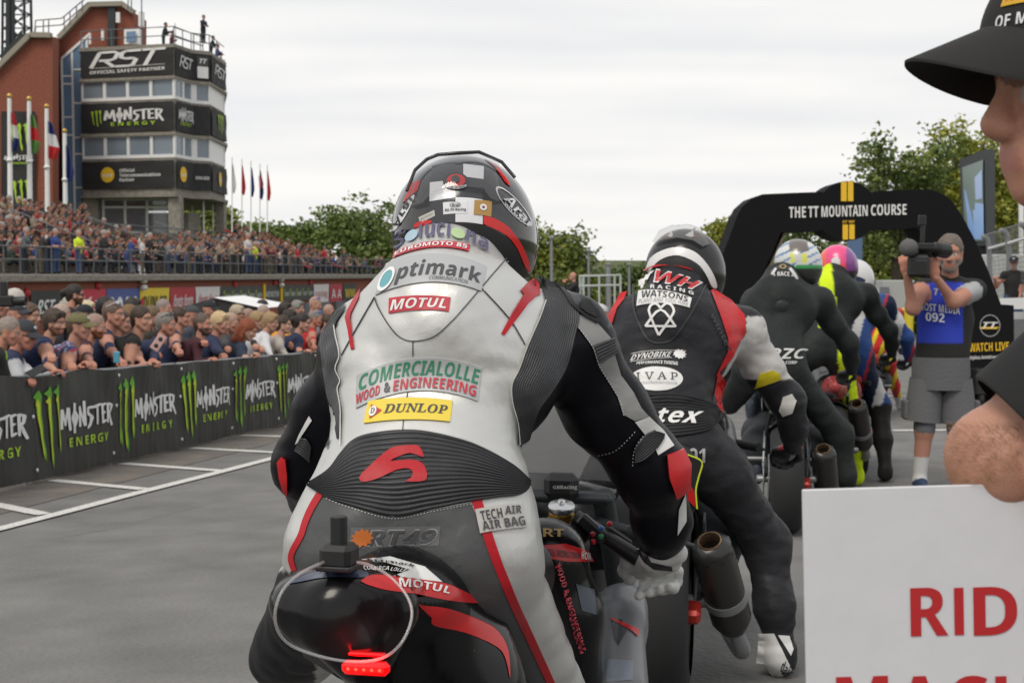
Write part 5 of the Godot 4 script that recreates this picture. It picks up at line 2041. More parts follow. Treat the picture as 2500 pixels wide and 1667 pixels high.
func make_head_shapes() -> void:
	shapes.head = head_body().build(0.0068, keep_id)
	var hair := func(grow: float, front: float, low: float, style: int) -> MB:
		var b := Body.new()
		b.k = 0.02
		b.ball(Vector3(0, 0.046, -0.016), 0.101 + grow, 0, Vector3.RIGHT, 0.83)
		b.bone(Vector3(0, 0.0, -0.05), Vector3(0, low, -0.06), 0.066 + grow * 0.6, 0.05 + grow)
		if style == 1:
			for s in [-1.0, 1.0]: b.chain([Vector3(s * 0.06, 0.03, -0.02), Vector3(s * 0.07, -0.08, -0.02), Vector3(s * 0.06, -0.2, -0.03)], [0.04, 0.035, 0.02])
			b.chain([Vector3(0, 0, -0.07), Vector3(0, -0.14, -0.08), Vector3(0, -0.26, -0.07)], [0.07, 0.065, 0.03])
		elif style == 2:
			b.chain([Vector3(0, 0.06, -0.1), Vector3(0, 0.03, -0.15), Vector3(0, -0.06, -0.16)], [0.03, 0.032, 0.012])
		elif style == 3:
			for s in [-1.0, 1.0]: b.bone(Vector3(s * 0.06, 0.05, 0.04), Vector3(s * 0.07, -0.02, 0.0), 0.028, 0.025)
			b.bone(Vector3(-0.04, 0.105, 0.06), Vector3(0.04, 0.1, 0.06), 0.03, 0.028)
		b.bone(Vector3(-0.06, front - 0.06, 0.135), Vector3(0.06, front - 0.06, 0.135), 0.078, 0.078, 0, Vector3.ZERO, 1.0, 1)
		for s in [-1.0, 1.0]: b.bone(Vector3(s * 0.085, -0.01, 0.03), Vector3(s * 0.085, -0.06, 0.03), 0.036, 0.05, 0, Vector3.ZERO, 1.0, 1)
		b.wrinkle = FastNoiseLite.new()
		b.wrinkle.frequency = 40.0
		b.wr_amp = 0.012
		return b.build(0.009, keep_id)
	shapes.short = hair.call(0.003, 0.078, -0.03, 0)
	shapes.crop = hair.call(0.0, 0.084, -0.02, 0)
	shapes.full = hair.call(0.01, 0.072, -0.04, 3)
	shapes.long = hair.call(0.009, 0.075, -0.1, 1)
	shapes.tail = hair.call(0.003, 0.08, -0.03, 2)
	# a cap: crown, then its peak
	var crown := MB.new()
	var prof := PackedVector2Array()
	for k in 9:
		var a := PI / 2 * k / 8.0
		prof.append(Vector2(maxf(cos(a), 0.002), sin(a)))
	crown.lathe(prof, 18, Transform3D(Basis.from_scale(Vector3(0.091, 0.088, 0.11)), Vector3(0, 0.055, -0.012)))
	shapes.cap_crown = crown
	var peak := MB.new()
	var rows := []
	for r in 6:
		var row := PackedVector3Array()
		for c in 13:
			var u := c / 12.0 * 2.0 - 1.0
			var out := r / 5.0 * 0.085 * sqrt(maxf(0.0, 1.0 - u * u * 0.85))
			row.append(Vector3(u * 0.078, 0.062 - 0.022 * u * u - r * 0.005, 0.05 + 0.045 * sqrt(maxf(0.0, 1.0 - u * u)) + out))
		rows.append(row)
	peak.sheet(rows, Vector3(0, -0.005, 0))
	shapes.cap_peak = peak
	var gl := MB.new()
	for s in [-1.0, 1.0]:
		gl.ellipsoid(xf(Vector3(s * 0.033, 0.012, 0.094), s * 0.25), Vector3(0.027, 0.019, 0.005), 12, 6)
		gl.box(along_to(Vector3(s * 0.058, 0.018, 0.085), Vector3(s * 0.08, 0.02, -0.01)), Vector3(0.006, 0.1, 0.008))
	gl.box(xf(Vector3(0, 0.018, 0.1)), Vector3(0.024, 0.005, 0.005))
	shapes.glasses = gl
	# hands: palm along -y from the wrist, fingers curled forward (+z)
	for curl in [0, 1, 2]:
		var h := Body.new()
		h.k = 0.012
		h.bone(Vector3(0, 0.01, 0), Vector3(0, -0.03, 0), 0.027, 0.034, 0, Vector3(0, 0, 1), 0.55)
		h.bone(Vector3(-0.022, -0.07, 0.002), Vector3(0.024, -0.074, 0.002), 0.016, 0.017, 0, Vector3(0, 0, 1), 0.75)
		h.bone(Vector3(0, -0.03, 0), Vector3(0, -0.07, 0), 0.033, 0.03, 0, Vector3(0, 0, 1), 0.5)
		for f in 4:
			var x := -0.028 + 0.0185 * f
			var ln: float = [0.03, 0.036, 0.038, 0.034][f]
			var a0: float = [0.25, 0.9, 1.35][curl]
			var p := Vector3(x, -0.082 - 0.002 * f, 0.003)
			var ang := 0.15
			var pts := [p]
			for j in 3:
				ang += a0 * [0.45, 0.9, 0.7][j]
				p += Vector3(0, -cos(ang), sin(ang)) * ln * [1.0, 0.75, 0.6][j]
				pts.append(p)
			h.chain(pts, [0.0095, 0.009, 0.0085, 0.0075])
		var tp := Vector3(0.03, -0.028, 0.008)
		h.chain([tp, tp + Vector3(0.022, -0.026, 0.016), tp + Vector3(0.022, -0.058, 0.03)] if curl == 0 else [tp, tp + Vector3(0.014, -0.026, 0.024), tp + Vector3(-0.004, -0.05, 0.038)], [0.0125, 0.0105, 0.0085])
		shapes["hand%d" % curl] = h.build(0.0055, keep_id)

func head_frame(where: Vector3, look: Vector3, size := 1.0) -> Transform3D:
	var z := look.normalized()
	var x := Vector3.UP.cross(z).normalized()
	return Transform3D(Basis(x, z.cross(x), z).scaled(Vector3.ONE * size), where)

func elbow_of(a: Vector3, b: Vector3, la: float, lb: float, hint: Vector3) -> Vector3:
	var d := b - a
	var l := clampf(d.length(), 0.08, la + lb - 0.005)
	var x := (la * la - lb * lb + l * l) / (2.0 * l)
	var h := sqrt(maxf(la * la - x * x, 0.0))
	var u := d.normalized()
	var n := (hint - u * hint.dot(u)).normalized()
	return a + u * x + n * h

func join_shape(body: MB, s: MB, t: Transform3D, cols: Callable) -> void:
	var n := body.v.size()
	for k in s.v.size():
		var p := t * s.v[k]
		body.v.append(p)
		body.c.append(cols.call(int(round(s.c[k].r * 16.0)), s.v[k]))
	if t.basis.determinant() > 0.0:
		for q in s.i: body.i.append(n + q)
	else:
		for q in range(0, s.i.size(), 3):
			body.i.append(n + s.i[q]); body.i.append(n + s.i[q + 2]); body.i.append(n + s.i[q + 1])

func skin_tone(k: float) -> Color:
	return Color(0.49, 0.27, 0.195).lerp(Color(0.44, 0.19, 0.135), clampf(k, 0.0, 1.0)) if k >= 0.0 else Color(0.52, 0.3, 0.22)

func hand_frame(wrist: Vector3, along: Vector3, palm: Vector3, mirror: float, size := 1.0) -> Transform3D:
	var y := -along.normalized()
	var z := (palm - y * palm.dot(y)).normalized()
	var x := y.cross(z) * mirror
	return Transform3D(Basis(x, y, z).scaled(Vector3.ONE * size), wrist)

# a person, given by where the head is and which way body and face point
func person(o: Dictionary) -> Node3D:
	var head: Vector3 = o.head
	var gy: float = o.get("ground", ground_h(head.x, head.z))
	var fwd: Vector3 = o.get("fwd", Vector3(1, 0, 0))
	fwd = fwd.normalized()
	var look: Vector3 = o.get("look", fwd)
	var rt := fwd.cross(Vector3.UP).normalized()
	var lean: float = o.get("lean", 0.0)
	var sz: float = o.get("size", 1.0)
	var sk: Color = o.get("skin", skin_tone(0.3))
	var shirt: Color = o.get("shirt", Color(0.02, 0.025, 0.04))
	var sleeve: Color = o.get("sleeve", shirt)
	var low: Color = o.get("low", Color(0.02, 0.022, 0.03))
	var beard: Color = o.get("beard", sk)
	var long: bool = o.get("long", true)
	var t := thing("person", o.label, "person", Vector3(head.x, gy, head.z), 0, o.get("group", ""))
	var H := head - t.position
	var neck := H + Vector3(0, -0.17 * sz, 0) - look.normalized() * 0.045 - fwd * 0.03 * lean
	var hip := Vector3(0, 0, 0)
	hip = neck - (fwd * lean * 0.46 + Vector3(0, sqrt(maxf(0.03, 0.235 - lean * lean * 0.2)), 0)) * sz
	if o.has("hip"): hip = o.hip - t.position
	var chest := hip.lerp(neck, 0.6) - fwd * 0.03
	var up := (neck - hip).normalized()
	var b := Body.new()
	b.k = 0.05
	var fl := fwd.lerp(up, 0.0)
	var belly: float = o.get("belly", 1.0)
	b.bone(hip, chest, 0.16 * sz * belly, 0.18 * sz, 5, fl, 0.74)
	b.bone(chest, neck - up * 0.03, 0.175 * sz, 0.08 * sz, 5, fl, 0.75)
	var sh := []
	for s in [-1.0, 1.0]:
		sh.append(neck - up * 0.06 * sz + rt * s * 0.175 * sz)
		b.bone(neck - up * 0.035 * sz + rt * s * 0.06, sh[-1], 0.06 * sz, 0.065 * sz, 5)
	var hands: Array = o.get("hands", [])
	var made := []
	for k in 2:
		var s := -1.0 if k == 0 else 1.0
		var hd: Vector3 = (hands[k] as Vector3) - t.position if hands.size() > k and hands[k] != null else sh[k] + Vector3(0, -0.52, 0) + fwd * 0.08 + rt * s * 0.05
		var el := elbow_of(sh[k], hd, 0.29 * sz, 0.25 * sz, o.get("elbow", Vector3(0, -1, 0) + rt * s * 0.45 - fwd * 0.3))
		var reach := hd - el
		if reach.length() > 0.25 * sz: hd = el + reach.normalized() * 0.25 * sz
		b.bone(sh[k], el, 0.06 * sz, 0.047 * sz, 6)
		if long: b.bone(el, hd, 0.047 * sz, 0.034 * sz, 6)
		else: b.bone(el, hd, 0.039 * sz, 0.026 * sz, 0)
		made.append([el, hd, s])
	if o.has("shorts"):
		var sb := MB.new()
		sb.tube(PackedVector3Array([hip + Vector3(0, 0.1, 0), hip, hip - Vector3(0, 0.13, 0)]), PackedFloat32Array([0.2, 0.205, 0.2]), 20, false, 0.78, fwd)
		for s in [-1.0, 1.0]:
			var a: Vector3 = hip + rt * s * 0.095 - Vector3(0, 0.06, 0)
			var e: Vector3 = Vector3(a.x, 0.5, a.z) + rt * s * 0.03
			sb.tube(PackedVector3Array([a, a.lerp(e, 0.4), a.lerp(e, 0.8), e]), PackedFloat32Array([0.122, 0.126, 0.13, 0.134]), 18, false)
			sb.box(xf(a.lerp(e, 0.72) + rt * s * 0.13), Vector3(0.035, 0.14, 0.12), 0.012)
		part(sb, "shorts", grained(mat(o.shorts, 0.9), 3.0, 0.8, 75), t)
	if o.get("legs", true):
		for s in [-1.0, 1.0]:
			var hj: Vector3 = hip + rt * s * 0.09 * sz - Vector3(0, 0.03, 0)
			var foot: Vector3 = Vector3(hj.x - fwd.x * 0.02, 0.08, hj.z - fwd.z * 0.02) + rt * s * 0.04
			var kn: Vector3 = elbow_of(hj, foot, hj.distance_to(foot) * 0.503, hj.distance_to(foot) * 0.503, fwd)
			b.bone(hj, kn, 0.095 * sz, o.get("hem", 0.062) * sz, 7)
			b.bone(kn, foot, 0.06 * sz, 0.045 * sz, o.get("calf", 7))
			b.bone(foot + Vector3(0, -0.035, 0), foot + fwd * 0.17 + Vector3(0, -0.045, 0), 0.045, 0.036, 8)
	var stripe = o.get("pattern")
	var split: float = o.get("cuff", 0.23)
	var col := func(id: int, p: Vector3) -> Color:
		if id == 6:
			if not long:
				for k in 2:
					if p.distance_to(sh[k]) > split and p.distance_to(sh[k]) < 0.5 and p.distance_to(made[k][0]) < p.distance_to(sh[k]): return sk
			return sleeve if stripe == null else stripe.call(p + t.position, sleeve, 6)
		match id:
			0: return sk if not o.has("sock") or p.y > 0.24 else o.sock
			5: return shirt if stripe == null else stripe.call(p + t.position, shirt, 5)
			7: return low
			8: return o.get("shoes", Color(0.03, 0.03, 0.03))
		return shirt
	var mb := b.build(o.get("cell", 0.02), col)
	var face := func(id: int, p: Vector3) -> Color:
		match id:
			1: return sk.lerp(Color(0.4, 0.1, 0.09), 0.4)
			2: return Color(0.5, 0.48, 0.45) if Vector2(absf(p.x) - 0.032, p.y - 0.007).length() > 0.0055 else Color(0.02, 0.015, 0.01)
			3: return o.get("brow", Color(0.1, 0.06, 0.04)).lerp(sk, 0.35)
			4: return beard
		if beard != sk and p.y < -0.03 and p.z > 0.0 and p.y > -0.12: return beard
		return sk
	var hf := head_frame(H, look, sz)
	join_shape(mb, shapes.head, hf, face)
	for k in 2:
		var el: Vector3 = made[k][0]
		var hd: Vector3 = made[k][1]
		var al := (hd - el).normalized()
		if o.has("hand_along"): al = (o.hand_along as Vector3).normalized()
		var pl: Vector3 = o.get("palm", Vector3(0, -1, 0.2) - rt * made[k][2] * 0.5)
		join_shape(mb, shapes["hand%d" % o.get("curl", 2)], hand_frame(hd, al, pl, made[k][2], sz), func(_i, _p): return sk * Color(1.02, 0.95, 0.93))
	part(mb, "body", M.people, t)
	if o.has("hair"):
		var hm := grained(mat(o.get("hair_col", Color(0.04, 0.025, 0.015)), 0.6), 14.0, 0.8, 71, 0.05)
		var hb := MB.new()
		hb.join(shapes[o.hair], hf)
		hb.c.clear()
		part(hb, "hair", hm, t)
	if o.has("cap"):
		var cb := MB.new()
		cb.join(shapes.cap_crown, hf)
		var cm := grained(mat(o.cap, 0.8), 6.0, 0.3, 72)
		var cp := part(cb, "cap", cm, t)
		cb = MB.new()
		cb.join(shapes.cap_peak, hf)
		part(cb, "peak", cm, cp)
		if o.has("cap_mark"):
			cb = MB.new()
			cb.ellipsoid(hf * xf(Vector3(0, 0.095, 0.082), 0, -0.5), Vector3(0.028, 0.016, 0.006), 10, 6)
			part(cb, "badge", mat(o.cap_mark, 0.6), cp)
	if o.has("glasses"):
		var gb := MB.new()
		gb.join(shapes.glasses, hf * (xf(Vector3(0, 0.075, -0.02), 0, -0.5) if o.glasses == 2 else Transform3D.IDENTITY))
		part(gb, "glasses", mat(o.get("glass_col", Color(0.01, 0.01, 0.012)), 0.15), t)
	return t

# ---------------------------------------------------------------- the crowd in the stand
func sitter(k: int, shirt: Color, sk: Color, hair: Color, low: Color, standing := false) -> ArrayMesh:
	var key := "sitter%d%s" % [k % 5, standing]
	if not shapes.has(key): shapes[key] = sitter_shape(k % 5, standing)
	var mb := MB.new()
	join_shape(mb, shapes[key], Transform3D.IDENTITY, func(id: int, _p: Vector3) -> Color: return {0: sk, 5: shirt, 7: low, 8: Color(0.02, 0.02, 0.02), 9: hair}[id])
	return mb.mesh()

func sitter_shape(k: int, standing: bool) -> MB:
	# seen from afar: feet on the step at the origin, facing -z
	var b := Body.new()
	b.k = 0.05
	var y := 0.43 if not standing else 0.9
	var hip := Vector3(0, y, 0.12 if not standing else 0.0)
	var ln := 0.06 * (k % 3)
	var neck := hip + Vector3(0.02 * (k % 2), 0.5, -ln)
	b.bone(hip, neck - Vector3(0, 0.16, 0), 0.16, 0.17, 5, Vector3(0, 0, 1), 0.7)
	b.bone(neck - Vector3(0, 0.16, 0), neck, 0.16, 0.07, 5)
	for s in [-1.0, 1.0]:
		var sh := neck + Vector3(s * 0.19, -0.08, 0)
		var el := sh + Vector3(s * 0.05, -0.26, -0.06)
		b.bone(sh, el, 0.062, 0.05, 5)
		var hd := el + Vector3(-s * 0.1, -0.02 + 0.14 * ((k + int(s)) % 2), -0.2)
		b.bone(el, hd, 0.046, 0.036, 0 if k % 3 == 0 else 5)
		b.ball(hd, 0.042, 0)
		if standing:
			b.bone(hip + Vector3(s * 0.09, 0, 0), Vector3(s * 0.1, 0.08, 0), 0.1, 0.06, 7)
		else:
			b.bone(hip + Vector3(s * 0.09, 0, 0), hip + Vector3(s * 0.11, 0.05, -0.4), 0.09, 0.07, 7)
			b.bone(hip + Vector3(s * 0.11, 0.05, -0.4), Vector3(s * 0.1, 0.08, -0.3), 0.065, 0.05, 7)
		b.bone(Vector3(s * 0.1, 0.05, -0.02 if standing else -0.3), Vector3(s * 0.1, 0.05, -0.16 if standing else -0.46), 0.05, 0.04, 8)
	b.bone(neck, neck + Vector3(0, 0.1, -0.02), 0.055, 0.055, 0)
	var hc := neck + Vector3(0, 0.2, -0.03)
	b.ball(hc, 0.105, 0, Vector3.RIGHT, 0.82)
	b.bone(hc, hc + Vector3(0, -0.07, -0.05), 0.075, 0.05, 0)
	b.ball(hc + Vector3(0, 0.035, 0.022), 0.108, 9, Vector3.RIGHT, 0.86)
	if k % 4 == 1: b.bone(hc + Vector3(0, 0.04, -0.05), hc + Vector3(0, 0.03, -0.16), 0.05, 0.04, 9, Vector3.UP, 0.3)
	return b.build(0.036, keep_id)

func build_stand_crowd() -> void:
	var r := RandomNumberGenerator.new()
	r.seed = 99
	var shirts := [Color(0.012, 0.013, 0.016), Color(0.02, 0.025, 0.05), Color(0.05, 0.05, 0.055), Color(0.35, 0.02, 0.025), Color(0.03, 0.06, 0.2), Color(0.5, 0.5, 0.5), Color(0.1, 0.11, 0.12), Color(0.015, 0.02, 0.03), Color(0.09, 0.06, 0.04), Color(0.03, 0.045, 0.03), Color(0.2, 0.2, 0.21), Color(0.04, 0.035, 0.03), Color(0.02, 0.02, 0.02), Color(0.06, 0.1, 0.15), Color(0.12, 0.02, 0.03), Color(0.28, 0.22, 0.16)]
	var words := ["black top", "navy top", "charcoal top", "red jacket", "blue jacket", "white shirt", "grey top", "dark jacket", "brown coat", "dark green coat", "pale grey top", "dark brown top", "black jacket", "slate blue top", "dark red top", "beige coat"]
	var hairs := [Color(0.03, 0.02, 0.015), Color(0.12, 0.08, 0.05), Color(0.3, 0.28, 0.26), Color(0.02, 0.02, 0.02), Color(0.16, 0.1, 0.05), Color(0.1, 0.1, 0.1)]
	var kinds := []
	var upright := []
	for k in 16:
		kinds.append(sitter(k, shirts[k], skin_tone(r.randf()), hairs[k % 6], [Color(0.015, 0.017, 0.025), Color(0.03, 0.045, 0.09), Color(0.09, 0.08, 0.06)][k % 3], false))
		upright.append(sitter(k, shirts[k], skin_tone(r.randf()), hairs[(k + 2) % 6], [Color(0.015, 0.017, 0.025), Color(0.03, 0.045, 0.09), Color(0.09, 0.08, 0.06)][k % 3], true))
	var spots := []
	for row in 7:
		var a := 40.0
		while a < 95.0 - row * 1.6:
			a += r.randf_range(0.46, 0.68)
			if r.randf() < 0.12: continue
			var stair := false
			for q in [47.0, 57.0, 64.0, 72.0, 83.0]: stair = stair or absf(a - q) < 0.35
			if stair and r.randf() < 0.8: continue
			var p := st(a, row_lat(row) + 0.4, row_y(row))
			var px := 1250.0 + p.x / -p.z * LENS
			if px < -12.0: continue
			if px > 215 and px < 440 and row > 4.6 - (px - 215) * 0.014: continue
			if px >= 440 and px < 570 and row > 3: continue
			spots.append([p, row])
	for q in range(0, 36):
		var p := st(r.randf_range(44, 100), SF + 0.75, EYE + 0.02)
		if 1250.0 + p.x / -p.z * LENS < -12.0: continue
		spots.append([p, -1])
	spots.sort_custom(func(x, y): return x[0].length_squared() < y[0].length_squared())
	var rest := {}
	for k in spots.size():
		var p: Vector3 = spots[k][0]
		var kind := r.randi() % 16
		var yaw := -PI / 2 + 0.17 + r.randf_range(-0.5, 0.4)
		var s := r.randf_range(0.92, 1.06)
		var tr := Transform3D(Basis(Vector3.UP, yaw).scaled(Vector3.ONE * s), p)
		if k < 296:
			var o := MeshInstance3D.new()
			o.name = numbered("person")
			o.mesh = kinds[kind] if spots[k][1] >= 0 else upright[kind]
			o.material_override = M.people
			o.transform = tr
			add_child(o)
			var where: String = "standing at the stand's front rail" if spots[k][1] < 0 else ["lowest row", "second row", "third row", "fourth row", "fifth row", "sixth row", "top row"][spots[k][1]] + " of the stand"
			tag(o, "spectator in a %s, %s" % [words[kind], where], "person", "spectators in the stand, %s, %s" % [words[kind], where])
		else:
			if not rest.has(kind): rest[kind] = []
			rest[kind].append(tr)
	var far := Node3D.new()
	far.name = "crowd"
	add_child(far)
	tag(far, "far end of the seated crowd in the stand", "crowd", "", "stuff")
	for kind in rest:
		var mm := MultiMesh.new()
		mm.transform_format = MultiMesh.TRANSFORM_3D
		mm.mesh = kinds[kind]
		mm.instance_count = rest[kind].size()
		for k in rest[kind].size(): mm.set_instance_transform(k, rest[kind][k])
		var mi := MultiMeshInstance3D.new()
		mi.name = "crowd_block"
		mi.multimesh = mm
		mi.material_override = M.people
		far.add_child(mi, true)
		mi.set_meta("kind", "stuff")
	# people one can pick out
	var seen := [[135, 612, 52.0, Color(0.03, 0.06, 0.22), "spectator in blue standing at the front rail of the stand", true], [192, 640, 55.0, Color(0.6, 0.75, 0.03), "steward in a bright yellow jacket at the stand's rail", true], [622, 650, 72.0, Color(0.6, 0.7, 0.04), "steward in bright yellow by the rail near the far end of the stand", true], [605, 625, 70.0, Color(0.5, 0.49, 0.47), "large spectator in a pale coat seen from behind at the rail", true]]
	for q in seen:
		var d: float = -st(sal(q[0], SF + 0.5), SF + 0.5, 0).z
		var p := at(q[0], q[1], d)
		var o := MeshInstance3D.new()
		o.name = numbered("person")
		o.mesh = sitter(3, q[3], skin_tone(0.2), hairs[2], Color(0.04, 0.07, 0.16), true)
		o.material_override = M.people
		o.transform = Transform3D(Basis(Vector3.UP, -2.0).scaled(Vector3.ONE * (1.25 if q[0] == 605 else 1.0)), Vector3(p.x, EYE + 0.02, p.z))
		add_child(o)
		tag(o, q[4], "person")
	# on the stairs by the glass, and on the tower's roof
	var up := [[138, 500, 70, 12, "in dark clothes and green cap on the stair by the stairwell glass"], [158, 510, 69, 12, "in a black coat on the stair by the stairwell glass"], [168, 530, 66, 3, "in a red and blue jacket on the stair below the glass"], [186, 520, 68, 4, "in a blue top on the stair below the glass"], [198, 505, 71, 7, "leaning in dark clothes beside the tower's first column"], [245, 545, 72, 6, "in grey at the foot of the tower's first column"], [207, 525, 69, 1, "in navy at the top of the red stair rail"]]
	for q in up:
		var p := at(q[0], q[1], q[2])
		var o := MeshInstance3D.new()
		o.name = numbered("person")
		o.mesh = sitter(q[3], shirts[q[3]], skin_tone(0.3), hairs[q[3] % 6], Color(0.02, 0.02, 0.03), true)
		o.material_override = M.people
		o.transform = Transform3D(Basis(Vector3.UP, -PI / 2 + 0.3), p - Vector3(0, 1.55, 0))
		add_child(o)
		tag(o, "spectator " + q[4], "person")
	var roof := [[398, 60, 86.0, 12, "person in black standing at the tower's roof rail", -1.4], [417, 80, 87.0, 14, "person in a red and white top low at the tower's roof rail", -1.2], [495, 42, 89.0, 1, "camera operator in navy standing high on the tower's roof platform", -2.2], [514, 92, 90.0, 7, "person crouching at the far corner of the tower's roof", -1.5], [528, 112, 91.0, 4, "person in blue at the far end of the tower's roof", -1.5], [538, 132, 91.5, 5, "person in white at the very end of the tower's roof", -1.5]]
	for q in roof:
		var p := at(q[0], q[1], q[2])
		var o := MeshInstance3D.new()
		o.name = numbered("person")
		o.mesh = sitter(q[3], shirts[q[3]], skin_tone(0.3), hairs[0], Color(0.02, 0.02, 0.03), true)
		o.material_override = M.people
		o.transform = Transform3D(Basis(Vector3.UP, q[5]), p - Vector3(0, 1.6, 0))
		add_child(o)
		tag(o, q[4], "person")

# ---------------------------------------------------------------- the crowd along the barrier
func at_lat(px: float, py: float, lat: float) -> Vector3:
	var a := (px - 1250.0) / LENS
	return at(px, py, lat / (-a * 0.9853 + 0.1711))

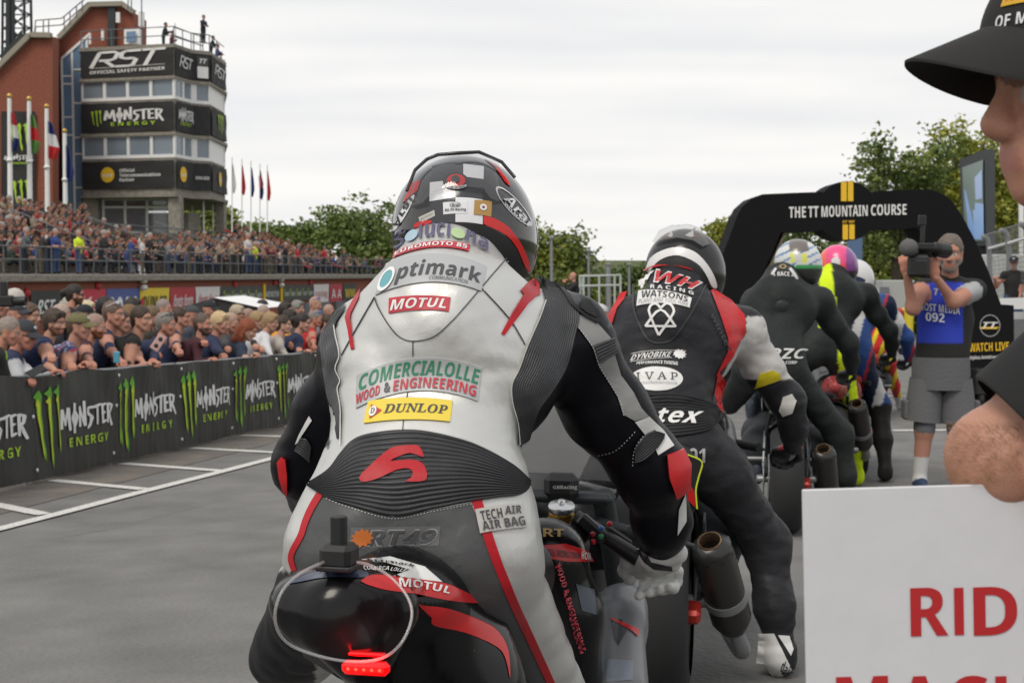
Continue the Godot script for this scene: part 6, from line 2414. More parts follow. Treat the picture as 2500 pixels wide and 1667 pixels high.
func build_barrier_crowd() -> void:
	var out := Vector3(0.9853, 0, 0.1711)
	var ahead := Vector3(0.1711, 0, -0.9853)
	var navy := Color(0.014, 0.022, 0.06)
	var brown := Color(0.045, 0.026, 0.016)
	var dark := Color(0.02, 0.014, 0.011)
	var grey := Color(0.2, 0.18, 0.16)
	var sandy := Color(0.3, 0.2, 0.1)
	var check := func(p: Vector3, c: Color, _id: int) -> Color:
		var q := p.x * 60.0 + p.z * 30.0
		if fposmod(q, 6.0) < 0.9: return Color(0.4, 0.05, 0.06)
		return Color(0.45, 0.45, 0.5) if fposmod(q, 3.0) < 1.2 else Color(0.05, 0.08, 0.22)
	var neon := func(p: Vector3, c: Color, id: int) -> Color:
		return Color(0.3, 0.6, 0.02) if absf(fposmod(p.x * 1.0 - p.y * 0.55 + p.z * 0.3, 0.34) - 0.1) < 0.028 else c
	# px, py of the head; row distance; lean; look turn to the lens; hands at (px, py) or null
	var F := [
		{x = 20, y = 812, lat = 5.78, look = 0.05, nod = -0.35, lean = 0.56, shirt = Color(0.012, 0.013, 0.014), pattern = neon, hair = "crop", hair_col = Color(0.25, 0.2, 0.17), skin = skin_tone(0.8), h = [[58, 918], [80, 920]], label = "balding man in black and lime jacket leaning on the barrier at the left edge"},
		{x = 58, y = 820, lat = 6.00, look = 0.1, nod = -0.35, lean = 0.56, shirt = navy, sleeve = Color(0.45, 0.46, 0.48), cap = Color(0.03, 0.033, 0.04), cap_mark = Color(0.5, 0.5, 0.5), skin = skin_tone(0.9), glasses = 1, h = [[108, 910], [118, 905]], label = "man in a dark peaked cap and navy jacket clasping his hands on the barrier"},
		{x = 132, y = 790, lat = 5.90, look = 0.15, nod = -0.2, lean = 0.46, shirt = Color(0.013, 0.025, 0.08), long = false, hair = "full", hair_col = brown, beard = Color(0.2, 0.1, 0.06), skin = skin_tone(0.1), h = [[132, 862], [140, 900]], label = "dark haired man in a blue polo shirt with one hand raised to his chin"},
		{x = 192, y = 800, lat = 5.85, look = 0.12, nod = -0.15, lean = 0.50, shirt = Color(0.06, 0.08, 0.2), pattern = check, long = false, cap = Color(0.14, 0.13, 0.055), cap_mark = Color(0.4, 0.4, 0.35), hair = "crop", hair_col = Color(0.1, 0.06, 0.04), h = [[178, 888], [195, 885]], label = "man in an olive cap and checked shirt on the barrier"},
		{x = 232, y = 800, lat = 5.95, look = 0.1, nod = -0.15, lean = 0.53, shirt = Color(0.045, 0.011, 0.018), long = false, hair = "crop", hair_col = Color(0.3, 0.2, 0.16), beard = Color(0.2, 0.07, 0.03), skin = skin_tone(0.5), h = [[222, 885], [228, 880]], label = "shaven headed man with a ginger beard and maroon polo shirt"},
		{x = 277, y = 770, lat = 6.05, look = 0.05, nod = -0.1, lean = 0.43, shirt = navy, sleeve = navy, long = false, hair = "short", hair_col = Color(0.12, 0.08, 0.06), skin = skin_tone(0.6), glasses = 2, glass_col = Color(0.5, 0.5, 0.5), h = [[300, 882], [306, 880]], label = "man with sunglasses on his head and orange cuffs on a navy shirt"},
		{x = 345, y = 782, lat = 5.85, look = 0.5, nod = -0.12, lean = 0.50, shirt = Color(0.01, 0.01, 0.011), long = false, hair = "short", hair_col = brown, skin = skin_tone(0.2), h = [[358, 885], [362, 878]], label = "man in a black polo shirt turning his face to the camera"},
		{x = 405, y = 795, lat = 5.80, look = 0.1, nod = -0.15, lean = 0.56, shirt = navy, hair = "short", hair_col = grey, skin = skin_tone(0.9), glasses = 2, h = [[385, 855], [372, 870]], label = "grey haired man in navy holding a pink phone out"},
		{x = 441, y = 778, lat = 6.10, look = 0.1, nod = 0.0, lean = 0.31, shirt = navy, long = false, hair = "short", hair_col = brown, skin = skin_tone(0.5), h = [[440, 868], [452, 866]], label = "man with folded arms in a navy shirt with orange trim"},
		{x = 495, y = 795, lat = 5.90, look = 0.05, nod = -0.05, lean = 0.46, shirt = Color(0.05, 0.008, 0.018), hair = "crop", hair_col = Color(0.1, 0.07, 0.05), beard = Color(0.1, 0.06, 0.05), skin = skin_tone(0.7), h = [[508, 815], [512, 868]], label = "man in a burgundy hoodie with a hand at his mouth"},
		{x = 537, y = 792, lat = 6.05, look = 0.45, nod = -0.1, lean = 0.50, shirt = navy, hair = "full", hair_col = Color(0.5, 0.36, 0.2), skin = skin_tone(0.6), h = [[548, 864], [556, 862]], label = "fair curly haired woman in navy with a blue lanyard"},
		{x = 562, y = 790, lat = 6.20, look = 0.1, nod = -0.1, lean = 0.43, shirt = Color(0.05, 0.05, 0.052), hair = "crop", hair_col = Color(0.4, 0.27, 0.2), skin = skin_tone(0.5), h = [[565, 855], [570, 850]], label = "bald man in a dark grey jacket at the barrier"},
		{x = 603, y = 808, lat = 5.85, look = 0.1, nod = -0.3, lean = 0.53, shirt = Color(0.02, 0.035, 0.06), hair = "long", hair_col = Color(0.22, 0.05, 0.015), skin = skin_tone(-1.0), h = [[606, 864], [614, 862]], label = "long red haired woman in a blue denim jacket"},
		{x = 628, y = 785, lat = 6.15, look = 0.05, nod = -0.1, lean = 0.43, shirt = Color(0.012, 0.012, 0.014), hair = "full", hair_col = sandy, skin = skin_tone(0.1), h = [[634, 850], [640, 848]], label = "sandy haired youth in black beside the red haired woman"},
		{x = 660, y = 788, lat = 5.90, look = 0.05, nod = -0.15, lean = 0.50, shirt = Color(0.55, 0.55, 0.57), hair = "full", hair_col = sandy, skin = skin_tone(0.1), h = [[642, 860], [668, 868]], label = "sandy haired boy in a white jacket leaning over the barrier"},
		{x = 692, y = 795, lat = 5.95, look = 0.2, nod = -0.1, lean = 0.46, shirt = Color(0.4, 0.36, 0.32), hair = "tail", hair_col = brown, skin = skin_tone(-1.0), h = [[700, 864], [706, 862]], label = "brown haired girl in a cream top at the barrier"},
		{x = 708, y = 780, lat = 6.15, look = 0.1, nod = -0.1, lean = 0.37, shirt = Color(0.65, 0.26, 0.015), hair = "full", hair_col = dark, beard = Color(0.06, 0.03, 0.02), skin = skin_tone(0.6), h = [[726, 852], [732, 848]], label = "bearded man in a bright orange jacket"},
		{x = 739, y = 790, lat = 5.85, look = 0.15, nod = -0.15, lean = 0.50, shirt = navy, hair = "tail", hair_col = dark, skin = skin_tone(0.1), h = [[738, 850], [746, 848]], label = "dark haired woman in navy beside the orange jacket"},
		{x = 772, y = 780, lat = 6.00, look = 0.3, nod = -0.1, lean = 0.43, shirt = Color(0.42, 0.015, 0.02), long = false, hair = "crop", hair_col = grey, glasses = 2, glass_col = Color(0.03, 0.12, 0.5), skin = skin_tone(0.9), h = [[768, 862], [774, 860]], label = "man in a red T-shirt with blue sunglasses on his head"},
		{x = 800, y = 792, lat = 5.85, look = 0.25, nod = -0.15, lean = 0.50, shirt = Color(0.03, 0.035, 0.045), hair = "short", hair_col = brown, skin = skin_tone(0.4), h = [[798, 850], [806, 850]], label = "man in a dark zipped top at the front rider's arm"},
	]
	var Bk := [
		{x = -8, y = 745, lat = 6.7, look = 0.1, shirt = Color(0.05, 0.05, 0.05), hair = "short", hair_col = dark, label = "person cut by the picture's edge raising a camera"},
		{x = 38, y = 738, lat = 7.4, look = -0.6, shirt = Color(0.1, 0.1, 0.1), hair = "short", hair_col = Color(0.5, 0.46, 0.42), label = "white haired man behind the camera at the left edge"},
		{x = 42, y = 768, lat = 6.8, look = 0.1, shirt = Color(0.03, 0.03, 0.035), cap = Color(0.03, 0.035, 0.045), cap_mark = Color(0.5, 0.5, 0.5), label = "person in a dark cap behind the balding man"},
		{x = 72, y = 775, lat = 6.9, look = 0.0, shirt = Color(0.05, 0.04, 0.04), hair = "long", hair_col = Color(0.09, 0.055, 0.03), skin = skin_tone(0.0), label = "long haired woman behind the man in the dark cap"},
		{x = 183, y = 722, lat = 7.2, look = -0.15, shirt = Color(0.03, 0.03, 0.035), hair = "tail", hair_col = dark, beard = Color(0.1, 0.055, 0.035), glasses = 1, label = "tall man with tied back hair and sunglasses above the crowd"},
		{x = 150, y = 775, lat = 7.2, look = 0.0, shirt = Color(0.04, 0.04, 0.05), hair = "crop", hair_col = Color(0.4, 0.3, 0.25), skin = skin_tone(0.9), label = "balding red faced man behind the blue polo shirt"},
		{x = 170, y = 758, lat = 7.6, look = -0.1, shirt = Color(0.1, 0.1, 0.1), hair = "full", hair_col = Color(0.33, 0.3, 0.26), label = "grey haired person below the tall man"},
		{x = 208, y = 772, lat = 7.3, look = 0.0, shirt = Color(0.02, 0.02, 0.03), cap = Color(0.012, 0.016, 0.025), label = "person in a flat navy cap behind the olive cap"},
		{x = 212, y = 760, lat = 7.9, look = 0.0, shirt = Color(0.1, 0.09, 0.08), hair = "full", hair_col = Color(0.55, 0.46, 0.3), label = "blond person half hidden below the red banner"},
		{x = 258, y = 755, lat = 7.0, look = -0.1, shirt = Color(0.012, 0.012, 0.014), hair = "full", hair_col = Color(0.012, 0.012, 0.012), label = "person in a black hood behind the sunglasses man"},
		{x = 296, y = 790, lat = 6.9, look = 0.0, shirt = Color(0.03, 0.03, 0.04), hair = "short", hair_col = brown, label = "half hidden man between the navy shirt and the black polo"},
		{x = 318, y = 775, lat = 7.1, look = -0.2, shirt = Color(0.1, 0.07, 0.05), hair = "long", hair_col = Color(0.18, 0.1, 0.04), label = "curly brown haired woman behind the black polo shirt"},
		{x = 325, y = 755, lat = 7.8, look = -0.1, shirt = Color(0.04, 0.04, 0.05), hair = "full", hair_col = dark, label = "dark haired person under the blue banner"},
		{x = 400, y = 755, lat = 7.4, look = 0.1, shirt = Color(0.05, 0.05, 0.06), hair = "crop", hair_col = Color(0.25, 0.2, 0.18), skin = skin_tone(0.4), label = "balding man under the yellow banner"},
		{x = 372, y = 775, lat = 7.2, look = 0.0, shirt = Color(0.05, 0.04, 0.03), hair = "long", hair_col = Color(0.14, 0.09, 0.05), label = "light brown haired woman behind the navy jacket"},
		{x = 470, y = 770, lat = 7.0, look = 0.0, shirt = Color(0.06, 0.07, 0.09), cap = Color(0.05, 0.055, 0.06), skin = skin_tone(0.7), label = "man in a grey cap behind the burgundy hoodie"},
		{x = 512, y = 758, lat = 7.3, look = 0.05, shirt = Color(0.02, 0.02, 0.02), cap = Color(0.012, 0.014, 0.018), skin = skin_tone(0.6), label = "man in a black cap under the gazebo's edge"},
		{x = 525, y = 775, lat = 7.5, look = 0.1, shirt = Color(0.06, 0.05, 0.05), hair = "short", hair_col = Color(0.3, 0.18, 0.08), label = "ginger person behind the curly haired woman"},
		{x = 580, y = 768, lat = 7.0, look = 0.1, shirt = Color(0.06, 0.06, 0.06), hair = "full", hair_col = Color(0.4, 0.33, 0.24), glasses = 1, label = "fair haired person in sunglasses behind the bald man"},
		{x = 606, y = 775, lat = 7.2, look = 0.1, shirt = Color(0.1, 0.08, 0.07), hair = "short", hair_col = Color(0.3, 0.2, 0.15), skin = skin_tone(0.8), label = "person half hidden above the red haired woman"},
		{x = 645, y = 765, lat = 7.2, look = 0.0, shirt = Color(0.1, 0.1, 0.11), hair = "crop", hair_col = Color(0.35, 0.27, 0.22), skin = skin_tone(0.2), label = "bald person behind the two sandy haired boys"},
		{x = 642, y = 752, lat = 7.9, look = 0.0, shirt = Color(0.05, 0.05, 0.05), hair = "short", hair_col = dark, label = "dark haired person under the gazebo's far corner"},
		{x = 697, y = 760, lat = 7.1, look = 0.0, shirt = Color(0.03, 0.03, 0.03), hair = "full", hair_col = dark, label = "bushy haired person behind the orange jacket"},
		{x = 727, y = 755, lat = 7.3, look = 0.1, shirt = Color(0.1, 0.1, 0.1), hair = "full", hair_col = Color(0.2, 0.19, 0.17), label = "grey haired person right of the gazebo"},
		{x = 770, y = 745, lat = 7.2, look = 0.1, shirt = Color(0.5, 0.5, 0.52), hair = "crop", hair_col = Color(0.4, 0.25, 0.18), glasses = 2, glass_col = Color(0.05, 0.05, 0.4), skin = skin_tone(0.5), label = "tall pale shirted man behind the red T-shirt"},
		{x = 803, y = 762, lat = 7.1, look = 0.2, shirt = Color(0.08, 0.08, 0.09), hair = "crop", hair_col = Color(0.4, 0.25, 0.2), skin = skin_tone(0.6), label = "bald man behind the dark zipped top"},
		{x = 825, y = 775, lat = 6.8, look = 0.1, shirt = Color(0.02, 0.02, 0.025), hair = "short", hair_col = dark, label = "dark haired man half hidden by the front rider's shoulder"},
		{x = 845, y = 790, lat = 6.2, look = 0.1, shirt = Color(0.03, 0.03, 0.05), hair = "short", hair_col = brown, label = "person at the barrier hidden behind the front rider's shoulder"},
	]
	for set_k in 2:
		for o in (F if set_k == 0 else Bk):
			var d: Dictionary = o
			d.head = at_lat(o.x, o.y, o.lat)
			d.fwd = (out + ahead * (0.5 if set_k == 0 else 0.25)).normalized()
			d.cell = 0.022 if set_k == 0 else 0.03
			var lk: float = o.get("look", 0.1)
			d.look = (out + ahead * (0.18 - lk + 0.22 * sin(o.x * 1.9)) + Vector3(0, o.get("nod", -0.08) + 0.08 * sin(o.x * 2.3), 0)).normalized()
			d.lean = o.get("lean", 0.1)
			d.group = "spectators leaning on the barrier" if set_k == 0 else "spectators behind the barrier's front row"
			d.size = 0.93 + 0.06 * sin(o.x * 3.7)
			if not d.has("skin"): d.skin = skin_tone(0.35)
			d.brow = d.get("hair_col", brown)
			if o.has("h"):
				var hs := []
				for q in o.h: hs.append(at_lat(q[0], q[1] + 10.0, BL + 0.08))
				d.hands = hs
				d.palm = Vector3(0, -1, 0)
				d.cuff = 0.27
				d.curl = 1 + int(o.x) % 2
			d.legs = set_k == 0
			if set_k == 1: d.hip = Vector3(d.head.x, d.head.y - 0.75, d.head.z) - out * 0.05
			person(d)
	# what they hold
	held("phone", "black phone held over the barrier at the left edge", 88, 905, BL - 0.02, Vector3(0.08, 0.15, 0.01), Color(0.012, 0.012, 0.014), Vector3(-0.9, 0.3, -0.9))
	var ph: Node3D = held("phone", "pink phone held up by the grey haired man", 386, 836, BL - 0.02, Vector3(0.085, 0.165, 0.012), Color(0.5, 0.3, 0.28), Vector3(-0.1, 0.2, -0.6))
	for s in [-1.0, 1.0]:
		var mb := MB.new()
		mb.lathe(PackedVector2Array([Vector2(0.001, 0.004), Vector2(0.019, 0.004), Vector2(0.021, 0)]), 16, Transform3D(Basis(Vector3.RIGHT, PI / 2), Vector3(0, s * 0.036, 0.006)))
		part(mb, "lens", M.black, ph)
	held("drink_bottle", "small blue bottle held beside the orange cuffed shirt", 284, 872, BL + 0.05, Vector3(0.05, 0.1, 0.05), Color(0.1, 0.35, 0.5), Vector3.ZERO)
	var cam := thing("photo_camera", "black camera held up at the picture's left edge", "camera", at_lat(15, 735, 6.5))
	var cb := MB.new()
	cb.box(Transform3D.IDENTITY, Vector3(0.14, 0.1, 0.08), 0.015)
	part(cb, "body", M.black, cam)
	cb = MB.new()
	cb.lathe(PackedVector2Array([Vector2(0.001, 0), Vector2(0.04, 0), Vector2(0.042, 0.1), Vector2(0.035, 0.1), Vector2(0.033, 0.08), Vector2(0.001, 0.08)]), 16, Transform3D(Basis(Vector3(0, 0, 1), -PI / 2), Vector3(0.07, 0, 0)))
	part(cb, "lens", M.black, cam)
	cb = MB.new()
	cb.box(xf(Vector3(-0.02, 0.11, 0)), Vector3(0.06, 0.13, 0.06), 0.01)
	part(cb, "flash", M.black, cam)

func held(called: String, label: String, px: float, py: float, lat: float, size: Vector3, col: Color, rot: Vector3) -> Node3D:
	var t := thing(called, label, called.replace("_", " "), at_lat(px, py, lat))
	t.rotation = rot
	var mb := MB.new()
	mb.box(Transform3D.IDENTITY, size, 0.006)
	part(mb, "case", mat(col, 0.35), t)
	return t

# ---------------------------------------------------------------- riders
# the seated pose of the front rider: picture place and depth of each joint, radius in metres
const POSE := {
	hump0 = [1096, 678, 2.75, 0.112], hump1 = [1084, 810, 2.67, 0.130],
	back0 = [980, 905, 2.67, 0.122], back1 = [1180, 900, 2.67, 0.124],
	waist0 = [978, 1105, 2.58, 0.108], waist1 = [1086, 1105, 2.58, 0.106],
	hip0 = [962, 1250, 2.52, 0.135], hip1 = [1092, 1250, 2.52, 0.132],
	sh0 = [908, 855, 2.75, 0.086], sh1 = [1378, 838, 2.79, 0.088],
	ua0 = [812, 1020, 2.82, 0.072], el0 = [752, 1135, 2.88, 0.064], wr0 = [762, 1235, 3.12, 0.048],
	ua1 = [1478, 1000, 2.83, 0.074], el1 = [1590, 1145, 2.88, 0.067], fa1 = [1616, 1270, 2.97, 0.052], wr1 = [1614, 1345, 3.03, 0.046],
	th0 = [880, 1350, 2.48, 0.12], kn0 = [705, 1600, 2.86, 0.082], th1 = [1142, 1350, 2.48, 0.114], kn1 = [1332, 1720, 2.86, 0.092],
}

func joint(s: Dictionary, called: String) -> Vector3:
	var j: Array = s.get("pose", {}).get(called, POSE[called])
	if s.has("pose") and s.pose.has(called) and j.size() == 3: return at(j[0], j[1], j[2])
	var k: float = 2.85 / s.d
	return at(s.x + (j[0] - 1137) * k, s.y + (j[1] - 545) * k, s.d + j[2] - 2.85)

func rider_body(s: Dictionary, cell: float, colour: Callable) -> MB:
	var b := Body.new()
	b.k = 0.06
	var slim: float = s.get("slim", 1.0)
	var seg := func(a: String, c: String, id: int) -> void: b.bone(joint(s, a), joint(s, c), POSE[a][3] * (slim if id else 1.0), POSE[c][3] * (slim if id else 1.0), id)
	seg.call("hump0", "hump1", 0)
	seg.call("back0", "back1", 0)
	seg.call("waist0", "waist1", 0)
	seg.call("hip0", "hip1", 3)
	for q in [["hump1", "back0"], ["hump1", "back1"], ["back0", "waist0"], ["back1", "waist1"], ["waist0", "hip0"], ["waist1", "hip1"]]: seg.call(q[0], q[1], 0)
	seg.call("hump1", "sh0", 0)
	seg.call("hump1", "sh1", 0)
	for q in [["sh0", "ua0", 1], ["ua0", "el0", 1], ["el0", "wr0", 2], ["sh1", "ua1", 1], ["ua1", "el1", 1], ["el1", "fa1", 2], ["fa1", "wr1", 2], ["hip0", "th0", 3], ["th0", "kn0", 3], ["hip1", "th1", 3], ["th1", "kn1", 3]]: seg.call(q[0], q[1], q[2])
	for k in 2:
		if s.has("foot%d" % k):
			var kn := joint(s, "kn%d" % k)
			var ft: Vector3 = s["foot%d" % k]
			var mid := kn.lerp(ft, 0.45) + Vector3(0, 0, 0.03)
			b.chain([kn, mid, ft + Vector3(0, 0.1, 0)], [0.08, 0.064, 0.05], 4)
			b.bone(ft + Vector3(0, 0.06, 0), ft + Vector3(0.05, 0.045, -0.17), 0.05, 0.042, 4)
	b.wrinkle = FastNoiseLite.new()
	b.wrinkle.seed = 5
	b.wrinkle.frequency = s.get("wr_freq", 4.0)
	b.wrinkle.fractal_octaves = 3
	b.wrinkle.fractal_type = FastNoiseLite.FRACTAL_RIDGED
	b.wr_amp = s.get("wr", 0.008)
	return b.build(cell, colour)

func leather(col: Color, rough := 0.45, metal := 0.0, strength := 0.35, scale := 5.0) -> StandardMaterial3D:
	var m := grained(mat(col, rough, metal), scale, strength, 81, 0.03)
	m.metallic_specular = 0.35
	return creased(m, scale * 0.5, strength)

func creased(m: StandardMaterial3D, scale: float, strength: float) -> StandardMaterial3D:
	m.uv1_scale = Vector3.ONE * scale
	m.normal_texture = noise(0.006, 83, true, 9.0, null, 1024, true)
	m.normal_scale = strength
	m.heightmap_texture = noise(0.16, 84, false, 4.0, null, 1024)
	m.heightmap_scale = 0.03
	m.heightmap_enabled = true
	return m

func helmet_shape(s: Dictionary, cell: float, colour: Callable) -> MB:
	var b := Body.new()
	b.k = 0.04
	var c := at(s.x, s.y, s.d)
	var f: Vector3 = s.get("gaze", Vector3(0.25, 0.0, -1)).normalized()
	var r := f.cross(Vector3.UP).normalized()
	b.bone(c + f * -0.01, c + f * 0.05, 0.128, 0.124, 0)
	b.bone(c + Vector3(0, -0.05, 0) + r * 0.012, c + Vector3(0, -0.06, 0) + f * 0.09, 0.128, 0.115, 0)
	b.bone(c + Vector3(0, -0.01, 0) - r * 0.012, c + Vector3(0, -0.035, 0) - r * 0.012, 0.128, 0.128, 0)
	# the opening for the neck
	b.bone(c + Vector3(0, -0.2, 0) - f * 0.02, c + Vector3(0, -0.23, 0) + f * 0.05, 0.088, 0.1, 0, Vector3.ZERO, 1.0, 1)
	return b.build(cell, colour)

func seam(rel: Relief, pts: Array, guess: float, m: Material, parent: Node, w := 2.6, off := 0.0022, called := "seam", dashed := false) -> void:
	var v := []
	for q in pts: v.append(Vector2(q[0], q[1]))
	var line := smooth2(v, 5)
	if not dashed:
		part(patch(rel, strip2(line, w, w), off, guess, 12.0), called, m, parent)
		return
	var total := 0.0
	for k in line.size() - 1: total += line[k].distance_to(line[k + 1])
	var n := int(total / 4.0)
	line = resampled(line, maxi(n, 4))
	var mb := MB.new()
	for k in range(0, line.size() - 1, 2):
		mb.join(lay_tris(rel, poly_tris([strip2(PackedVector2Array([line[k], line[k].lerp(line[k + 1], 0.8)]), w, w)]), off, guess, 0.0))
	var o := part(mb, called, m, parent)
	o.set_meta("kind", "stuff")

func outline(flat: Array) -> PackedVector2Array:
	var v := PackedVector2Array()
	for k in range(0, flat.size(), 2): v.append(Vector2(flat[k], flat[k + 1]))
	return v

func curve(flat: Array, per := 5) -> PackedVector2Array:
	var v := []
	for k in range(0, flat.size(), 2): v.append(Vector2(flat[k], flat[k + 1]))
	return smooth2(v, per)

func badge(rel: Relief, q: Array, bow: float, guess: float, back: Material, parent: Node, lines: Array, called := "badge", off := 0.003) -> void:
	# a sewn patch: four corners, a bow, and lines of [words, font, left, top, right, bottom, material, slant]
	var c := [Vector2(q[0], q[1]), Vector2(q[2], q[3]), Vector2(q[4], q[5]), Vector2(q[6], q[7])]
	var o: Node = parent
	if back != null: o = part(lay_tris(rel, split_tris(warped(quad_tris(12), c, bow), 10.0), off, guess), called, back, parent)
	var up := 0.0
	for l in lines:
		up += 0.0005
		var t: PackedVector2Array = l[0] if l[0] is PackedVector2Array else letters(l[0], l[1])
		var w := warped(split_tris(warped(t, [Vector2(l[2], l[3]), Vector2(l[4], l[3]), Vector2(l[4], l[5]), Vector2(l[2], l[5])]), 0.12), c, bow, l[7] if l.size() > 7 else 0.0)
		part(lay_tris(rel, split_tris(w, 9.0), off + up + (0.0008 if back != null else 0.0), guess, 0.0), "lettering", l[6], o)

func build_riders() -> void:
	front_rider()
	second_rider()
	other_riders()

func front_rider() -> void:
	var s := {x = 1137, y = 545, d = 2.85, wr = 0.0055, wr_freq = 3.2, gaze = Vector3(0.12, -0.1, -1), pose = {}}
	var silver := Color(0.6, 0.6, 0.585)
	var black := Color(0.011, 0.011, 0.012)
	var t := thing("person", "rider in silver and black leathers with a chequered helmet on the nearest motorcycle", "person", Vector3(joint(s, "hip0").x, 0, -2.5))
	var o := t.position
	var col := func(id: int, p: Vector3) -> Color:
		if id == 1 or id == 2: return black
		var q := seen_at(p)
		if id == 3: return black if q.x < 770.0 and q.y > 1395.0 else silver
		if q.y < 1095.0 and q.y > 660.0:
			if q.x > 1336.0 or q.x > lerpf(1345.0, 1262.0, clampf((q.y - 740.0) / 170.0, 0.0, 1.0)) + 8.0: return Color(0.07, 0.072, 0.076) if q.y < 800.0 else black
			if q.x < lerpf(846.0, 808.0, clampf((q.y - 750.0) / 90.0, 0.0, 1.0)) - 4.0: return Color(0.07, 0.072, 0.076) if q.y < 850.0 else black
		return silver
	var mb := rider_body(s, 0.0085, col)
	var rel := Relief.new()
	rel.fill([mb], 0.004)
	var skin := grained(vmat(0.45, 0.6), 3.0, 0.28, 81, 0.02)
	skin.metallic_specular = 0.35
	creased(skin, 2.2, 0.17)
	part(mb, "body", skin, t, -o)
	var G := Node3D.new()
	G.name = "suit"
	t.add_child(G)
	G.position = -o
	var grey := leather(Color(0.085, 0.087, 0.09), 0.42, 0.2, 0.3)
	var rib := leather(Color(0.06, 0.062, 0.066), 0.42, 0.25, 0.2)
	var darkrib := leather(Color(0.045, 0.046, 0.05), 0.42, 0.2, 0.2)
	var blk := leather(black, 0.4, 0.0, 0.4)
	var red := leather(Color(0.42, 0.014, 0.022), 0.42, 0.0, 0.2)
	var wht := leather(Color(0.66, 0.66, 0.65), 0.45, 0.0, 0.2)
	var sil := leather(silver, 0.4, 0.35, 0.4)
	var thread := mat(Color(0.6, 0.6, 0.58), 0.7)
	var dark := mat(Color(0.05, 0.05, 0.052), 0.6)
	# ribbed side panels and the ribbed small of the back
	part(ribbed(rel, curve([1307, 676, 1330, 736, 1310, 786, 1284, 846, 1264, 902, 1247, 939, 1249, 988, 1260, 1031, 1264, 1088]), curve([1345, 690, 1392, 722, 1412, 770, 1404, 815, 1392, 860, 1376, 905, 1345, 955, 1310, 1005, 1288, 1075]), 19, 0.003, 0.0024, 2.7, 70), "ribbed_side_panel", rib, G)
	part(ribbed(rel, curve([848, 752, 819, 796, 824, 826, 832, 869, 823, 899, 834, 929, 828, 952, 836, 1005, 833, 1070]), curve([828, 762, 790, 810, 786, 850, 790, 890, 795, 925, 802, 965, 812, 1000, 820, 1040, 826, 1075]), 7, 0.003, 0.0024, 2.7, 60), "ribbed_side_panel", rib, G)
	part(ribbed(rel, curve([755, 1184, 805, 1150, 834, 1110, 863, 1078, 904, 1061, 983, 1052, 1053, 1057, 1135, 1078, 1197, 1107, 1251, 1140, 1289, 1176]), curve([756, 1190, 800, 1216, 855, 1236, 958, 1260, 1053, 1244, 1135, 1227, 1218, 1215, 1270, 1208, 1289, 1186]), 17, 0.004, 0.0042, 2.58, 80), "ribbed_waist_panel", darkrib, G)
	# seat of the trousers, stripes
	part(patch(rel, outline([792, 1214, 855, 1237, 958, 1262, 1053, 1246, 1148, 1228, 1182, 1301, 1211, 1383, 1252, 1482, 1293, 1569, 1333, 1656, 1352, 1700, 1180, 1700, 900, 1700, 740, 1600, 716, 1480, 716, 1360, 742, 1290, 770, 1240]), 0.0022, 2.5, 16.0), "seat_panel", grey, G)
	part(patch(rel, strip2(curve([1160, 1214, 1187, 1301, 1216, 1383, 1257, 1482, 1298, 1569, 1338, 1656, 1360, 1700]), 24, 17), 0.004, 2.5, 12.0), "red_stripe", red, G)
	part(patch(rel, strip2(curve([788, 1200, 764, 1240, 748, 1276, 737, 1309, 719, 1342, 714, 1364, 722, 1392]), 17, 13), 0.004, 2.55, 12.0), "red_stripe", red, G)
	# red darts on the shoulders
	part(patch(rel, outline([1269, 710, 1300, 677, 1313, 693, 1318, 720, 1307, 725, 1287, 743, 1231, 819, 1223, 814, 1250, 763, 1277, 720]), 0.003, 2.75, 10.0), "red_dart", red, G)
	part(patch(rel, outline([882, 705, 877, 730, 859, 766, 857, 779, 866, 852, 858, 854, 851, 806, 844, 776, 851, 756, 869, 723]), 0.003, 2.75, 10.0), "red_dart", red, G)
	# arms: grey strip, ribs, white elbow, red slider
	part(patch(rel, outline([1403, 766, 1434, 774, 1457, 789, 1488, 824, 1499, 866, 1514, 916, 1545, 958, 1564, 996, 1583, 1017, 1549, 1027, 1520, 1011, 1507, 969, 1461, 893, 1445, 847, 1405, 793]), 0.0025, 2.82, 12.0), "grey_sleeve_panel", leather(Color(0.27, 0.27, 0.265), 0.45, 0.2, 0.4), G)
	part(ribbed(rel, curve([1446, 843, 1470, 834, 1494, 826]), curve([1462, 886, 1480, 874, 1499, 862]), 6, 0.005, 0.004, 2.82, 14), "sleeve_ribs", rib, G)
	part(patch(rel, outline([1549, 1030, 1583, 1017, 1618, 1051, 1644, 1088, 1606, 1111, 1598, 1095, 1619, 1061, 1595, 1049, 1573, 1061]), 0.003, 2.85, 10.0), "white_elbow_panel", wht, G)
	part(ribbed(rel, curve([1548, 1092, 1568, 1064, 1594, 1051, 1618, 1060]), curve([1550, 1128, 1572, 1122, 1600, 1098, 1617, 1074]), 8, 0.004, 0.0035, 2.86, 24), "elbow_ribs", darkrib, G)
	part(patch(rel, outline([1622, 1114, 1660, 1102, 1676, 1134, 1674, 1192, 1646, 1210, 1630, 1168]), 0.012, 2.88, 9.0), "elbow_slider", mat(Color(0.5, 0.012, 0.016), 0.35), G)
	part(patch(rel, outline([1656, 1242, 1672, 1203, 1674, 1272, 1653, 1306]), 0.003, 2.95, 10.0), "white_cuff_panel", wht, G)
	part(patch(rel, outline([684, 1128, 694, 1116, 703, 1122, 706, 1160, 705, 1204, 696, 1196, 688, 1165]), 0.009, 2.88, 8.0), "elbow_slider", mat(Color(0.5, 0.012, 0.016), 0.35), G)
	part(patch(rel, outline([731, 1061, 756, 1015, 763, 1026, 738, 1063, 728, 1080, 722, 1084]), 0.003, 2.86, 10.0), "white_elbow_panel", wht, G)
